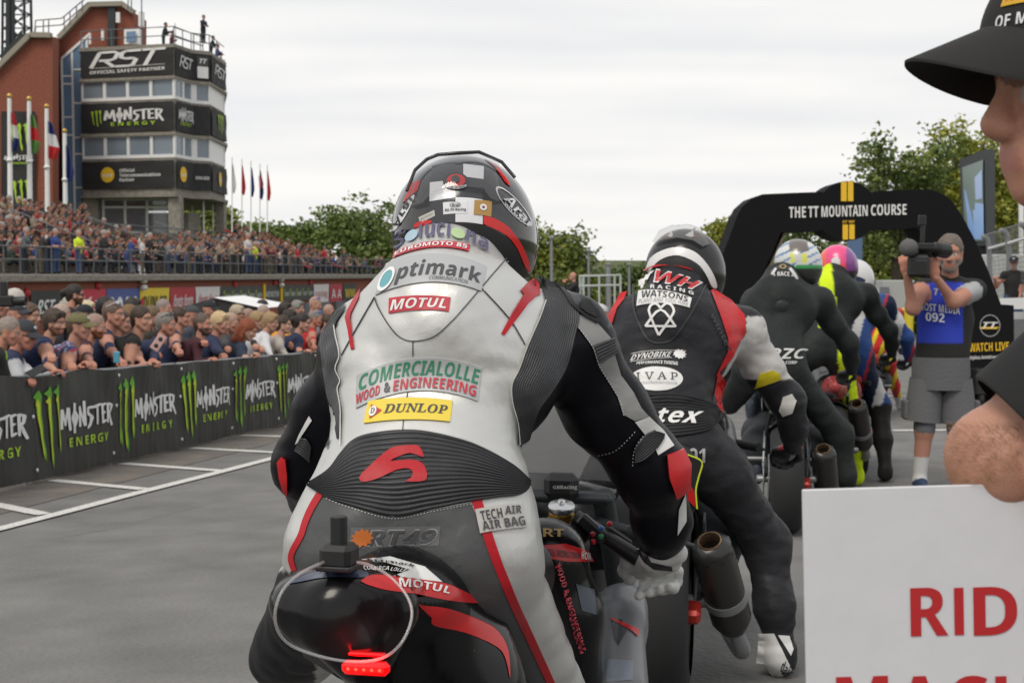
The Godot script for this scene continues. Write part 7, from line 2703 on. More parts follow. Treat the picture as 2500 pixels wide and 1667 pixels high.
	part(ribbed(rel, curve([736, 1068, 750, 1070, 762, 1090]), curve([722, 1100, 740, 1112, 757, 1126]), 7, 0.004, 0.003, 2.87, 16), "elbow_ribs", darkrib, G)
	part(patch(rel, strip2(curve([1356, 697, 1378, 720, 1392, 745, 1420, 768, 1458, 788]), 8, 9), 0.008, 2.8, 9.0), "shoulder_trim", blk, G)
	part(patch(rel, outline([1411, 757, 1416, 738, 1434, 738, 1448, 768, 1450, 780, 1428, 770]), 0.010, 2.8, 8.0), "shoulder_cup", blk, G)
	# seams
	seam(rel, [[1236, 632], [1204, 668], [1174, 703], [1134, 750], [1101, 786], [1058, 822], [1008, 833], [975, 822], [949, 793], [925, 753], [915, 726]], 2.7, dark, G)
	seam(rel, [[1240, 640], [1208, 678], [1178, 713], [1138, 759], [1105, 795], [1060, 831], [1008, 842], [972, 831], [943, 800], [920, 762]], 2.7, thread, G, 1.5, 0.0022, "stitching", true)
	for q in [[[1008, 832], [1008, 870]], [[996, 953], [993, 972]], [[985, 1022], [983, 1050]], [[957, 1262], [956, 1345]], [[1176, 705], [1240, 775], [1272, 825], [1281, 842]], [[915, 726], [872, 800], [834, 868]]]:
		seam(rel, q, 2.65, dark, G, 2.0)
	for q in [[[1330, 736], [1310, 786], [1284, 846], [1264, 902], [1247, 939], [1249, 988], [1260, 1031], [1264, 1088]], [[819, 796], [824, 826], [832, 869], [823, 899], [834, 929], [828, 952], [836, 1005], [833, 1090]]]:
		seam(rel, q, 2.65, thread, G, 2.2, 0.005, "piping")
	for q in [[[1405, 795], [1446, 850], [1462, 896], [1508, 972], [1521, 1014]], [[1462, 1108], [1500, 1098], [1530, 1072], [1548, 1052]], [[836, 1094], [870, 1070], [904, 1055], [983, 1046], [1053, 1050], [1135, 1071], [1200, 1100], [1252, 1132]], [[799, 1219], [855, 1240], [957, 1265], [1053, 1249], [1150, 1230]], [[1545, 1135], [1548, 1092], [1570, 1060], [1596, 1046]]]:
		seam(rel, q, 2.7, thread, G, 1.5, 0.0045, "stitching", true)
	# badges
	var mw := mat(Color(0.75, 0.75, 0.74), 0.5)
	var mk := mat(Color(0.06, 0.06, 0.066), 0.5)
	var mr := mat(Color(0.5, 0.03, 0.05), 0.5)
	var grn := mat(Color(0.03, 0.21, 0.11), 0.5)
	var patch_grey := mat(Color(0.42, 0.43, 0.44), 0.5, 0.2)
	badge(rel, [962, 578, 1192, 590, 1190, 622, 958, 614], 36, 2.76, null, G, [["S", "bold", 0.02, -0.1, 0.13, 1.0, mat(Color(0.1, 0.095, 0.17), 0.5)], [disc_tris(Vector2(0.5, 0.5), Vector2(0.5, 0.5), 20), "", 0.14, 0.2, 0.27, 0.95, mat(Color(0.36, 0.5, 0.6), 0.5)], ["luci", "bold", 0.28, -0.35, 0.6, 0.95, mat(Color(0.1, 0.095, 0.17), 0.5)], [disc_tris(Vector2(0.5, 0.5), Vector2(0.5, 0.5), 20), "", 0.61, 0.2, 0.75, 0.95, mat(Color(0.42, 0.55, 0.3), 0.5)], ["na", "bold", 0.76, 0.1, 0.99, 0.95, mat(Color(0.1, 0.095, 0.17), 0.5)]])
	badge(rel, [963, 618, 1147, 600, 1143, 616, 960, 632], 17, 2.72, mr, G, [["EUROMOTO 85", "bold", 0.03, 0.2, 0.97, 0.82, mw]])
	badge(rel, [945, 645, 1186, 652, 1174, 712, 918, 722], 27, 2.7, patch_grey, G, [["ptimark", "bold", 0.17, 0.22, 0.97, 0.92, mk], ["COMMUNICATION", "reg", 0.5, 0.8, 0.86, 0.93, mk], [disc_tris(Vector2(0.5, 0.5), Vector2(0.5, 0.5), 24), "", 0.01, 0.3, 0.14, 0.98, mat(Color(0.12, 0.36, 0.4), 0.5)], [disc_tris(Vector2(0.5, 0.5), Vector2(0.5, 0.5), 24, 0.72), "", 0.0, 0.24, 0.15, 1.0, mw]])
	badge(rel, [951, 729, 1100, 727, 1095, 761, 950, 766], 6, 2.68, mr, G, [["MOTUL", "bold", 0.05, 0.16, 0.96, 0.85, mw, 0.06]])
	badge(rel, [872, 917, 1176, 898, 1166, 980, 870, 998], 34, 2.66, patch_grey, G, [["COMERCIALOLLE", "bold", 0.02, 0.07, 0.98, 0.53, grn, 0.03], ["WOOD", "bold", 0.01, 0.6, 0.2, 0.9, mr, 0.02], ["&", "bold", 0.23, 0.6, 0.28, 0.9, mk], ["ENGINEERING", "bold", 0.31, 0.6, 0.98, 0.92, mr, 0.02]])
	badge(rel, [900, 980, 1104, 980, 1098, 1031, 889, 1035], 7, 2.62, mat(Color(0.75, 0.58, 0.06), 0.5), G, [["DUNLOP", "serifbold", 0.22, 0.28, 0.95, 0.68, mk, 0.05], [PackedVector2Array([Vector2(0, 0), Vector2(1, 0.5), Vector2(0.1, 1)]), "", 0.05, 0.2, 0.19, 0.86, mr], [disc_tris(Vector2(0.5, 0.5), Vector2(0.5, 0.5), 20), "", 0.045, 0.3, 0.13, 0.76, mw], ["D", "serifbold", 0.065, 0.4, 0.11, 0.64, mk]])
	part(patch(rel, curve([880, 1173, 888, 1160, 937, 1115, 966, 1096, 1013, 1093, 1026, 1100, 1035, 1120, 1028, 1121, 1003, 1112, 978, 1119, 952, 1133, 1003, 1129, 1030, 1138, 1041, 1156, 1041, 1173, 1026, 1179, 991, 1179, 1003, 1173, 1009, 1160, 999, 1151, 970, 1154, 929, 1171, 896, 1180, 884, 1179], 2), 0.0095, 2.58, 8.0), "red_emblem", red, G)
	badge(rel, [858, 1288, 1076, 1284, 1072, 1332, 852, 1340], 0, 2.5, mat(Color(0.11, 0.11, 0.112), 0.5), G, [["RT49", "bold", 0.2, 0.1, 0.97, 0.92, mat(Color(0.3, 0.31, 0.32), 0.5), 0.06], ["RT49", "bold", 0.215, 0.15, 0.96, 0.87, mk, 0.06], [lion(), "", 0.0, 0.0, 0.26, 1.0, mat(Color(0.5, 0.13, 0.015), 0.5)]])
	badge(rel, [1158, 1245, 1271, 1232, 1283, 1288, 1170, 1303], 2, 2.5, mat(Color(0.47, 0.46, 0.44), 0.35), G, [["TECH", "bold", 0.08, 0.1, 0.52, 0.5, mk], ["AIR", "bold", 0.56, 0.06, 0.9, 0.4, mk, 0.08], ["AIR BAG", "bold", 0.06, 0.54, 0.94, 0.92, mk]], "badge", 0.0065)
	# lettering down the thigh
	badge(rel, [1366, 1372, 1428, 1590, 1414, 1596, 1352, 1378], 0, 2.5, null, G, [["WOOD & ENGINEERING", "bold", 0, 0, 1, 1, mr]])
	front_helmet(s, t, o)
	front_glove(s, t, o)

func lion() -> PackedVector2Array:
	var pl := []
	for k in 22:
		var a := TAU * k / 22.0
		var r := 0.5 if k % 2 == 0 else 0.36
		pl.append(Vector2(0.52 + r * cos(a), 0.5 + r * sin(a) * 0.95))
	return poly_tris([pl])

func front_helmet(s: Dictionary, t: Node3D, o: Vector3) -> void:
	var mb := helmet_shape(s, 0.006, func(_i: int, _p: Vector3) -> Color: return Color.WHITE)
	mb.c.clear()
	var rel := Relief.new()
	rel.fill([mb], 0.003)
	var shell := mat(Color(0.014, 0.014, 0.016), 0.12)
	shell.clearcoat_enabled = true
	shell.clearcoat = 1.0
	shell.clearcoat_roughness = 0.05
	var h := part(mb, "helmet", shell, t, -o)
	var white := mat(Color(0.72, 0.73, 0.76), 0.15)
	var grey := mat(Color(0.05, 0.052, 0.058), 0.15)
	var red := mat(Color(0.6, 0.02, 0.02), 0.15)
	var blk := mat(Color(0.008, 0.008, 0.009), 0.5)
	var D := 2.75
	var sq := func(q: Array, m: Material, bow := 6.0) -> void:
		part(lay_tris(rel, split_tris(warped(quad_tris(6), [Vector2(q[0], q[1]), Vector2(q[2], q[3]), Vector2(q[4], q[5]), Vector2(q[6], q[7])], bow), 8.0), 0.0012, D), "chequer", m, h)
	sq.call([1050, 446, 1112, 439, 1112, 482, 1049, 492], white, 0.0)
	sq.call([1131, 401, 1181, 407, 1180, 438, 1131, 432], white, 0.0)
	sq.call([1112, 482, 1178, 488, 1178, 548, 1112, 542], white, 2.0)
	sq.call([1112, 439, 1180, 438, 1178, 487, 1112, 481], grey, 2.0)
	sq.call([1049, 493, 1111, 483, 1111, 542, 1049, 548], grey, 0.0)
	sq.call([1056, 405, 1112, 398, 1112, 438, 1051, 445], grey, 0.0)
	part(patch(rel, outline([1183, 389, 1217, 411, 1243, 447, 1244, 456, 1232, 446, 1208, 410]), 0.002, D, 7.0), "red_flash", red, h)
	part(patch(rel, outline([1006, 448, 1028, 440, 1020, 466, 996, 486, 985, 496]), 0.002, D, 7.0), "red_flash", red, h)
	part(patch(rel, curve([1179, 528, 1203, 532, 1241, 555, 1272, 597, 1288, 634, 1293, 664, 1280, 650, 1262, 608, 1234, 574, 1180, 547], 3), 0.002, D, 8.0), "red_flash", red, h)
	part(patch(rel, curve([1012, 548, 1030, 539, 1052, 538, 1052, 546, 1012, 556], 2), 0.002, D, 8.0), "red_flash", red, h)
	part(patch(rel, curve([1000, 562, 1050, 549, 1112, 544, 1180, 550, 1234, 578, 1262, 612, 1280, 655, 1292, 676, 1240, 676, 1140, 660, 1000, 640], 3), 0.001, D, 10.0), "neck_roll", blk, h)
	# the maker's ovals
	for k in 2:
		var c := Vector2(1254, 504) if k == 0 else Vector2(986, 520)
		var ax := Vector2(43, 47) if k == 0 else Vector2(26, -44)
		var ay := Vector2(12, -11) if k == 0 else Vector2(6, 5)
		var q := [c - ax + ay, c + ax + ay, c + ax - ay, c - ax - ay]
		if k == 0:
			part(lay_tris(rel, split_tris(warped(disc_tris(Vector2(0.5, 0.5), Vector2(0.5, 0.5), 36, 0.9), q), 5.0), 0.0015, D, 0.0), "oval", white, h)
			part(lay_tris(rel, split_tris(warped(letters("Arai", "bold"), [q[0].lerp(q[1], 0.34).lerp(q[3], 0.1), q[0].lerp(q[1], 0.93).lerp(q[2], 0.25), q[2].lerp(q[3], 0.05).lerp(q[1], 0.22), q[3].lerp(q[2], 0.34).lerp(q[0], 0.26)]), 4.0), 0.0025, D, 0.0), "lettering", white, h)
			part(lay_tris(rel, split_tris(warped(letters("HELMET", "bold"), [q[3].lerp(q[2], 0.4).lerp(q[0], 0.2), q[2].lerp(q[3], 0.18).lerp(q[1], 0.2), q[2].lerp(q[3], 0.2).lerp(q[1], 0.06), q[3].lerp(q[2], 0.4).lerp(q[0], 0.06)]), 4.0), 0.0025, D, 0.0), "lettering", white, h)
		else:
			part(lay_tris(rel, split_tris(warped(disc_tris(Vector2(0.5, 0.5), Vector2(0.5, 0.5), 36), q), 5.0), 0.0012, D, 0.0), "oval", white, h)
			part(lay_tris(rel, split_tris(warped(letters("Arai", "bold"), [q[0].lerp(q[1], 0.1), q[0].lerp(q[1], 0.9), q[3].lerp(q[2], 0.9), q[3].lerp(q[2], 0.1)]), 4.0), 0.0024, D, 0.0), "lettering", blk, h)
	# stickers
	badge(rel, [1082, 495, 1141, 493, 1141, 521, 1083, 524], 1, D, white, h, [["RX-7V Racing", "bold", 0.08, 0.55, 0.94, 0.85, blk], ["Arai", "bold", 0.36, 0.14, 0.66, 0.42, blk], [disc_tris(Vector2(0.5, 0.5), Vector2(0.5, 0.5), 24, 0.88), "", 0.28, 0.06, 0.72, 0.5, blk]], "sticker", 0.002)
	badge(rel, [1158, 489, 1200, 493, 1198, 530, 1156, 524], 1, D, mat(Color(0.42, 0.24, 0.07), 0.3), h, [[disc_tris(Vector2(0.5, 0.5), Vector2(0.5, 0.5), 16), "", 0.32, 0.25, 0.72, 0.68, white], [disc_tris(Vector2(0.5, 0.5), Vector2(0.5, 0.5), 16), "", 0.44, 0.38, 0.6, 0.55, mat(Color(0.3, 0.05, 0.03), 0.4)]], "sticker", 0.0028)
	badge(rel, [1023, 531, 1061, 513, 1063, 527, 1027, 545], 0, D, mat(Color(0.5, 0.5, 0.45), 0.4), h, [["specification", "reg", 0.1, 0.35, 0.9, 0.6, blk]], "sticker", 0.002)
	part(lay_tris(rel, split_tris(disc_tris(Vector2(1113, 445), Vector2(31, 21), 28), 6.0), 0.003, D), "round_badge", blk, h)
	part(lay_tris(rel, split_tris(disc_tris(Vector2(1114, 444), Vector2(22, 15), 24), 6.0), 0.005, D), "round_badge", red, h)
	part(lay_tris(rel, split_tris(disc_tris(Vector2(1113, 443), Vector2(9, 8), 18), 6.0), 0.009, D), "vent_knob", grey, h)
	badge(rel, [1090, 452, 1140, 452, 1136, 464, 1092, 464], -4, D, null, h, [["LIMITED EDITION", "bold", 0, 0.1, 1, 0.7, white]], "badge", 0.005)
	# the clear smoke spoiler that stands off the crown
	var smoke := mat(Color(0.06, 0.062, 0.065), 0.04)
	smoke.transparency = BaseMaterial3D.TRANSPARENCY_ALPHA
	smoke.albedo_color.a = 0.22
	var sp := patch(rel, outline([1024, 426, 1050, 404, 1074, 396, 1166, 390, 1215, 408, 1204, 428, 1213, 470, 1236, 492, 1205, 496, 1190, 488, 1176, 468, 1112, 461, 1068, 470, 1040, 500, 1010, 508, 1000, 498, 1014, 470]), 0.013, D, 8.0)
	part(sp, "spoiler", smoke, h)
	var rim := MB.new()
	var edge := PackedVector3Array()
	for q in [[1006, 470], [1024, 424], [1050, 400], [1074, 390], [1120, 386], [1166, 384], [1216, 406], [1245, 440]]: edge.append(laid(rel, Vector2(q[0], q[1] + 4), 0.014, D))
	rim.tube(edge, 0.0035, 6)
	part(rim, "spoiler_edge", mat(Color(0.03, 0.03, 0.032), 0.2), h)

func front_glove(s: Dictionary, t: Node3D, o: Vector3) -> void:
	var b := Body.new()
	b.k = 0.008
	var q := func(x: float, y: float, d: float) -> Vector3: return at(x, y, d)
	b.bone(q.call(1652, 1350, 3.0), q.call(1592, 1366, 3.01), 0.024, 0.027, 0)
	b.bone(q.call(1640, 1372, 3.02), q.call(1600, 1384, 3.05), 0.022, 0.024, 0)
	b.bone(q.call(1596, 1368, 3.03), q.call(1562, 1384, 3.1), 0.029, 0.024, 0)
	b.chain([q.call(1560, 1362, 3.07), q.call(1535, 1368, 3.09), q.call(1526, 1392, 3.12), q.call(1538, 1416, 3.15)], [0.021, 0.017, 0.0155, 0.012], 0)
	for k in 4:
		var x := 1572.0 + k * 25.0
		b.chain([q.call(x + 8, 1394, 3.13), q.call(x + 4, 1420, 3.15), q.call(x - 3, 1444 - k * 3, 3.12), q.call(x - 12, 1454 - k * 7, 3.075)], [0.0135, 0.0128, 0.012, 0.0105], 0)
	var mb := b.build(0.0042, func(_i: int, _p: Vector3) -> Color: return Color.WHITE)
	mb.c.clear()
	var rel := Relief.new()
	rel.fill([mb], 0.003)
	var g := part(mb, "glove", leather(Color(0.55, 0.55, 0.53), 0.6, 0.0, 0.5, 9.0), t, -o)
	part(patch(rel, outline([1556, 1342, 1572, 1338, 1590, 1372, 1640, 1382, 1642, 1392, 1596, 1388, 1574, 1372]), 0.003, 3.0, 8.0), "black_panel", M.black, g)

func second_rider() -> void:
	var s := {x = 1675, y = 648, d = 5.2, slim = 0.87, wr = 0.006, wr_freq = 6.0, gaze = Vector3(0.2, 0.0, -1), pose = {kn1 = [1872, 1325, 4.98], th1 = [1752, 1150, 4.86], hip0 = [1560, 1090, 4.84], hip1 = [1668, 1090, 4.84], sh0 = [1546, 788, 5.1]}, foot1 = Vector3(at(1905, 1650, 4.9).x, ground_h(0.9, -4.9), -4.9), foot0 = Vector3(at(1500, 1640, 5.0).x, ground_h(0.4, -5.0), -5.0)}
	var black := Color(0.024, 0.025, 0.028)
	var pale := Color(0.5, 0.49, 0.475)
	var t := thing("person", "second rider in black and red leathers with a white ringed helmet", "person", Vector3(joint(s, "hip0").x, 0, -4.9))
	var o := t.position
	var ft: Vector3 = s.foot1
	var col := func(id: int, p: Vector3) -> Color:
		var q := seen_at(p)
		if q.y > 772.0 and q.y < 925.0 and q.x > 1822.0 - maxf(0.0, q.y - 811.0) * 0.55: return pale
		if id == 1 and q.x < 1480.0: return pale
		return black
	var mb := rider_body(s, 0.0095, col)
	var rel := Relief.new()
	rel.fill([mb], 0.005)
	var sm := grained(vmat(0.5), 3.0, 0.3, 81, 0.02)
	sm.metallic_specular = 0.3
	creased(sm, 2.0, 0.4)
	part(mb, "body", sm, t, -o)
	var G := Node3D.new()
	G.name = "suit"
	t.add_child(G)
	G.position = -o
	var red := leather(Color(0.5, 0.016, 0.02), 0.45)
	var ribm := leather(Color(0.016, 0.017, 0.019), 0.5)
	var mw := mat(Color(0.7, 0.7, 0.69), 0.5)
	var mk := mat(Color(0.03, 0.03, 0.033), 0.5)
	var D := 5.0
	part(patch(rel, outline([1734, 711, 1743, 707, 1784, 733, 1818, 770, 1820, 811, 1803, 837, 1789, 871, 1770, 893, 1745, 920, 1776, 859, 1777, 830, 1762, 782, 1745, 738]), 0.004, D, 12.0), "red_shoulder_panel", red, G)
	part(patch(rel, outline([1532, 712, 1516, 716, 1503, 740, 1484, 774, 1482, 796, 1488, 812, 1498, 786, 1508, 753, 1525, 731]), 0.004, D, 12.0), "red_shoulder_panel", red, G)
	part(patch(rel, outline([1752, 905, 1772, 930, 1762, 975, 1768, 1010, 1755, 1000, 1742, 960]), 0.004, D, 12.0), "red_side_panel", red, G)
	badge(rel, [1726, 732, 1794, 860, 1776, 866, 1712, 738], 0, D, null, G, [["winter", "bold", 0.25, 0.15, 0.95, 0.85, mk]], "badge", 0.007)
	seam(rel, [[1547, 699], [1549, 753], [1566, 801], [1585, 830], [1610, 837], [1641, 828], [1673, 787], [1702, 738], [1723, 695]], D, mk, G, 4.0, 0.004, "hump_seam")
	seam(rel, [[1573, 662], [1600, 651], [1646, 649], [1690, 660]], D, red, G, 3.0, 0.004, "collar_piping")
	badge(rel, [1600, 659, 1708, 690, 1694, 710, 1594, 690], 3, D, null, G, [["WH", "bold", -0.02, -0.04, 1.0, 1.05, mw, 0.1], ["WH", "bold", 0.01, 0.06, 0.97, 0.95, mat(Color(0.48, 0.015, 0.02), 0.5), 0.1]], "badge", 0.005)
	badge(rel, [1590, 697, 1692, 714, 1692, 722, 1590, 706], 4, D, null, G, [["R A C I N G", "bold", 0, 0, 1, 1, mw]], "badge", 0.005)
	for q in [[1590, 664, 1600, 661, 1593, 669, 1584, 672], [1578, 672, 1590, 670, 1583, 684, 1572, 686], [1562, 686, 1576, 680, 1574, 692, 1562, 700], [1566, 698, 1576, 692, 1572, 704, 1567, 706]]:
		part(patch(rel, outline(q), 0.005, D, 8.0), "chevron", mw, G)
	badge(rel, [1561, 711, 1688, 729, 1683, 752, 1556, 748], 9, D, mw, G, [["WATSONS", "bold", 0.07, 0.06, 0.94, 0.56, mk], ["PLANT AND TOOL HIRE", "reg", 0.04, 0.62, 0.96, 0.92, mat(Color(0.3, 0.3, 0.3), 0.5)]], "badge", 0.005)
	var star := [[1614, 753, 1605, 743, 1593, 745, 1587, 755, 1588, 767, 1609, 818], [1614, 753, 1627, 742, 1639, 746, 1645, 757, 1642, 770, 1609, 818], [1577, 797, 1614, 757, 1650, 797], [1577, 796, 1650, 796]]
	for q in star: part(patch(rel, strip2(curve(q, 4), 5.5, 5.5), 0.005, D, 9.0), "emblem_stroke", mw, G)
	badge(rel, [1543, 866, 1640, 856, 1640, 873, 1541, 883], 3, D, null, G, [["DYNOBIKE", "bold", 0.02, 0.1, 0.98, 0.9, mw, 0.08], [quad_tris(4), "", 0.0, -0.12, 1.35, -0.05, mw], [quad_tris(4), "", 0.0, 1.05, 1.0, 1.12, mw], [lion(), "", 1.02, -0.35, 1.36, 1.3, mw]], "badge", 0.004)
	badge(rel, [1556, 884, 1655, 884, 1654, 893, 1555, 891], 3, D, null, G, [["PERFORMANCE TUNING", "bold", 0, 0, 1, 1, mw]], "badge", 0.004)
	part(lay_tris(rel, split_tris(disc_tris(Vector2(1604, 925), Vector2(63, 29), 32), 10.0), 0.004, D), "oval_badge", mw, G)
	badge(rel, [1555, 911, 1654, 911, 1654, 940, 1555, 940], 2, D, null, G, [["I V A P", "serif", 0, 0, 1, 0.6, mk], ["Sicherheitstechnik", "serif", 0.0, 0.72, 1, 0.98, mat(Color(0.35, 0.36, 0.4), 0.5)]], "badge", 0.006)
	part(ribbed(rel, curve([1470, 985, 1545, 966, 1644, 959, 1721, 977, 1756, 998]), curve([1470, 1050, 1560, 1066, 1637, 1068, 1721, 1054, 1756, 1028]), 13, 0.004, 0.005, D, 50), "ribbed_waist_panel", ribm, G)
	badge(rel, [1562, 998, 1714, 1003, 1702, 1037, 1562, 1034], 0, D, null, G, [["ntex", "bold", 0.02, 0, 1, 1, mw, 0.07]], "badge", 0.011)
	badge(rel, [1660, 1094, 1720, 1094, 1720, 1128, 1660, 1130], 0, D, null, G, [["191", "bold", 0, 0, 1, 1, mat(Color(0.4, 0.4, 0.4), 0.5)]], "badge", 0.005)
	part(patch(rel, outline([1846, 946, 1856, 912, 1885, 904, 1902, 912, 1905, 926, 1870, 938]), 0.006, D, 10.0), "yellow_band", leather(Color(0.6, 0.5, 0.02), 0.5), G)
	part(patch(rel, outline([1912, 968, 1932, 962, 1942, 978, 1934, 1004, 1914, 1012, 1906, 1000]), 0.012, D, 9.0), "elbow_slider", mat(Color(0.62, 0.61, 0.58), 0.4), G)
	for q in [[1854, 1548, 1891, 1546, 1912, 1590, 1928, 1624, 1944, 1664, 1900, 1664, 1880, 1640, 1870, 1620, 1850, 1618], [1900, 1550, 1926, 1552, 1936, 1584, 1930, 1600, 1916, 1576]]: part(patch(rel, outline(q), 0.004, 4.9, 10.0), "white_boot_panel", mw, G)
	badge(rel, [1914, 1604, 1946, 1640, 1936, 1662, 1904, 1640], 0, 4.85, null, G, [["dainese", "bold", 0, 0.1, 1.4, 0.9, mk]], "badge", 0.004)
	# helmet
	var hm := helmet_shape(s, 0.008, func(_i: int, _p: Vector3) -> Color: return Color.WHITE)
	hm.c.clear()
	var hr := Relief.new()
	hr.fill([hm], 0.004)
	var shell := mat(Color(0.014, 0.014, 0.015), 0.2)
	var h := part(hm, "helmet", shell, t, -o)
	var wr := mat(Color(0.72, 0.72, 0.72), 0.3)
	part(patch(hr, curve([1577, 660, 1590, 630, 1618, 612, 1655, 604, 1694, 614, 1722, 640, 1742, 672, 1750, 700, 1738, 700, 1722, 668, 1700, 642, 1658, 624, 1622, 630, 1598, 648, 1588, 668], 3), 0.003, D, 8.0), "white_ring", wr, h)
	part(patch(hr, curve([1600, 652, 1625, 636, 1658, 630, 1696, 646, 1718, 674, 1730, 706, 1660, 706, 1600, 680], 3), 0.0015, D, 9.0), "neck_roll", M.black, h)
	for q in [[1628, 578, 1640, 563, 1644, 576, 1640, 580], [1672, 576, 1692, 564, 1694, 578, 1686, 580]]: part(patch(hr, outline(q), 0.003, D, 8.0), "white_flash", wr, h)
	for q in [[1614, 584, 1638, 568, 1630, 580], [1694, 570, 1708, 582, 1696, 580]]: part(patch(hr, outline(q), 0.003, D, 8.0), "red_flash", mat(Color(0.2, 0.03, 0.02), 0.2), h)
	var smoke := mat(Color(0.2, 0.2, 0.19), 0.04)
	smoke.transparency = BaseMaterial3D.TRANSPARENCY_ALPHA
	smoke.albedo_color.a = 0.35
	part(patch(hr, outline([1600, 598, 1612, 568, 1638, 556, 1682, 554, 1706, 566, 1728, 600, 1712, 606, 1690, 592, 1655, 586, 1620, 592]), 0.014, D, 8.0), "spoiler", smoke, h)
	glove(s, t, o, Color(0.02, 0.02, 0.022), Color(0.4, 0.02, 0.02))

func glove(s: Dictionary, t: Node3D, o: Vector3, c: Color, c2: Color) -> void:
	for k in 2:
		var mb := MB.new()
		var w := joint(s, "wr%d" % k)
		var e := joint(s, "el%d" % k)
		join_shape(mb, shapes.hand2, hand_frame(w + (w - e).normalized() * 0.02, Vector3(-0.25 if k else 0.25, -0.15, -1), Vector3(0, -1, -0.2), 1.0 if k else -1.0, 1.18), func(_i: int, p: Vector3) -> Color: return c2 if p.y > -0.05 and p.z < 0.0 else c)
		part(mb, "glove", vmat(0.6), t, -o)

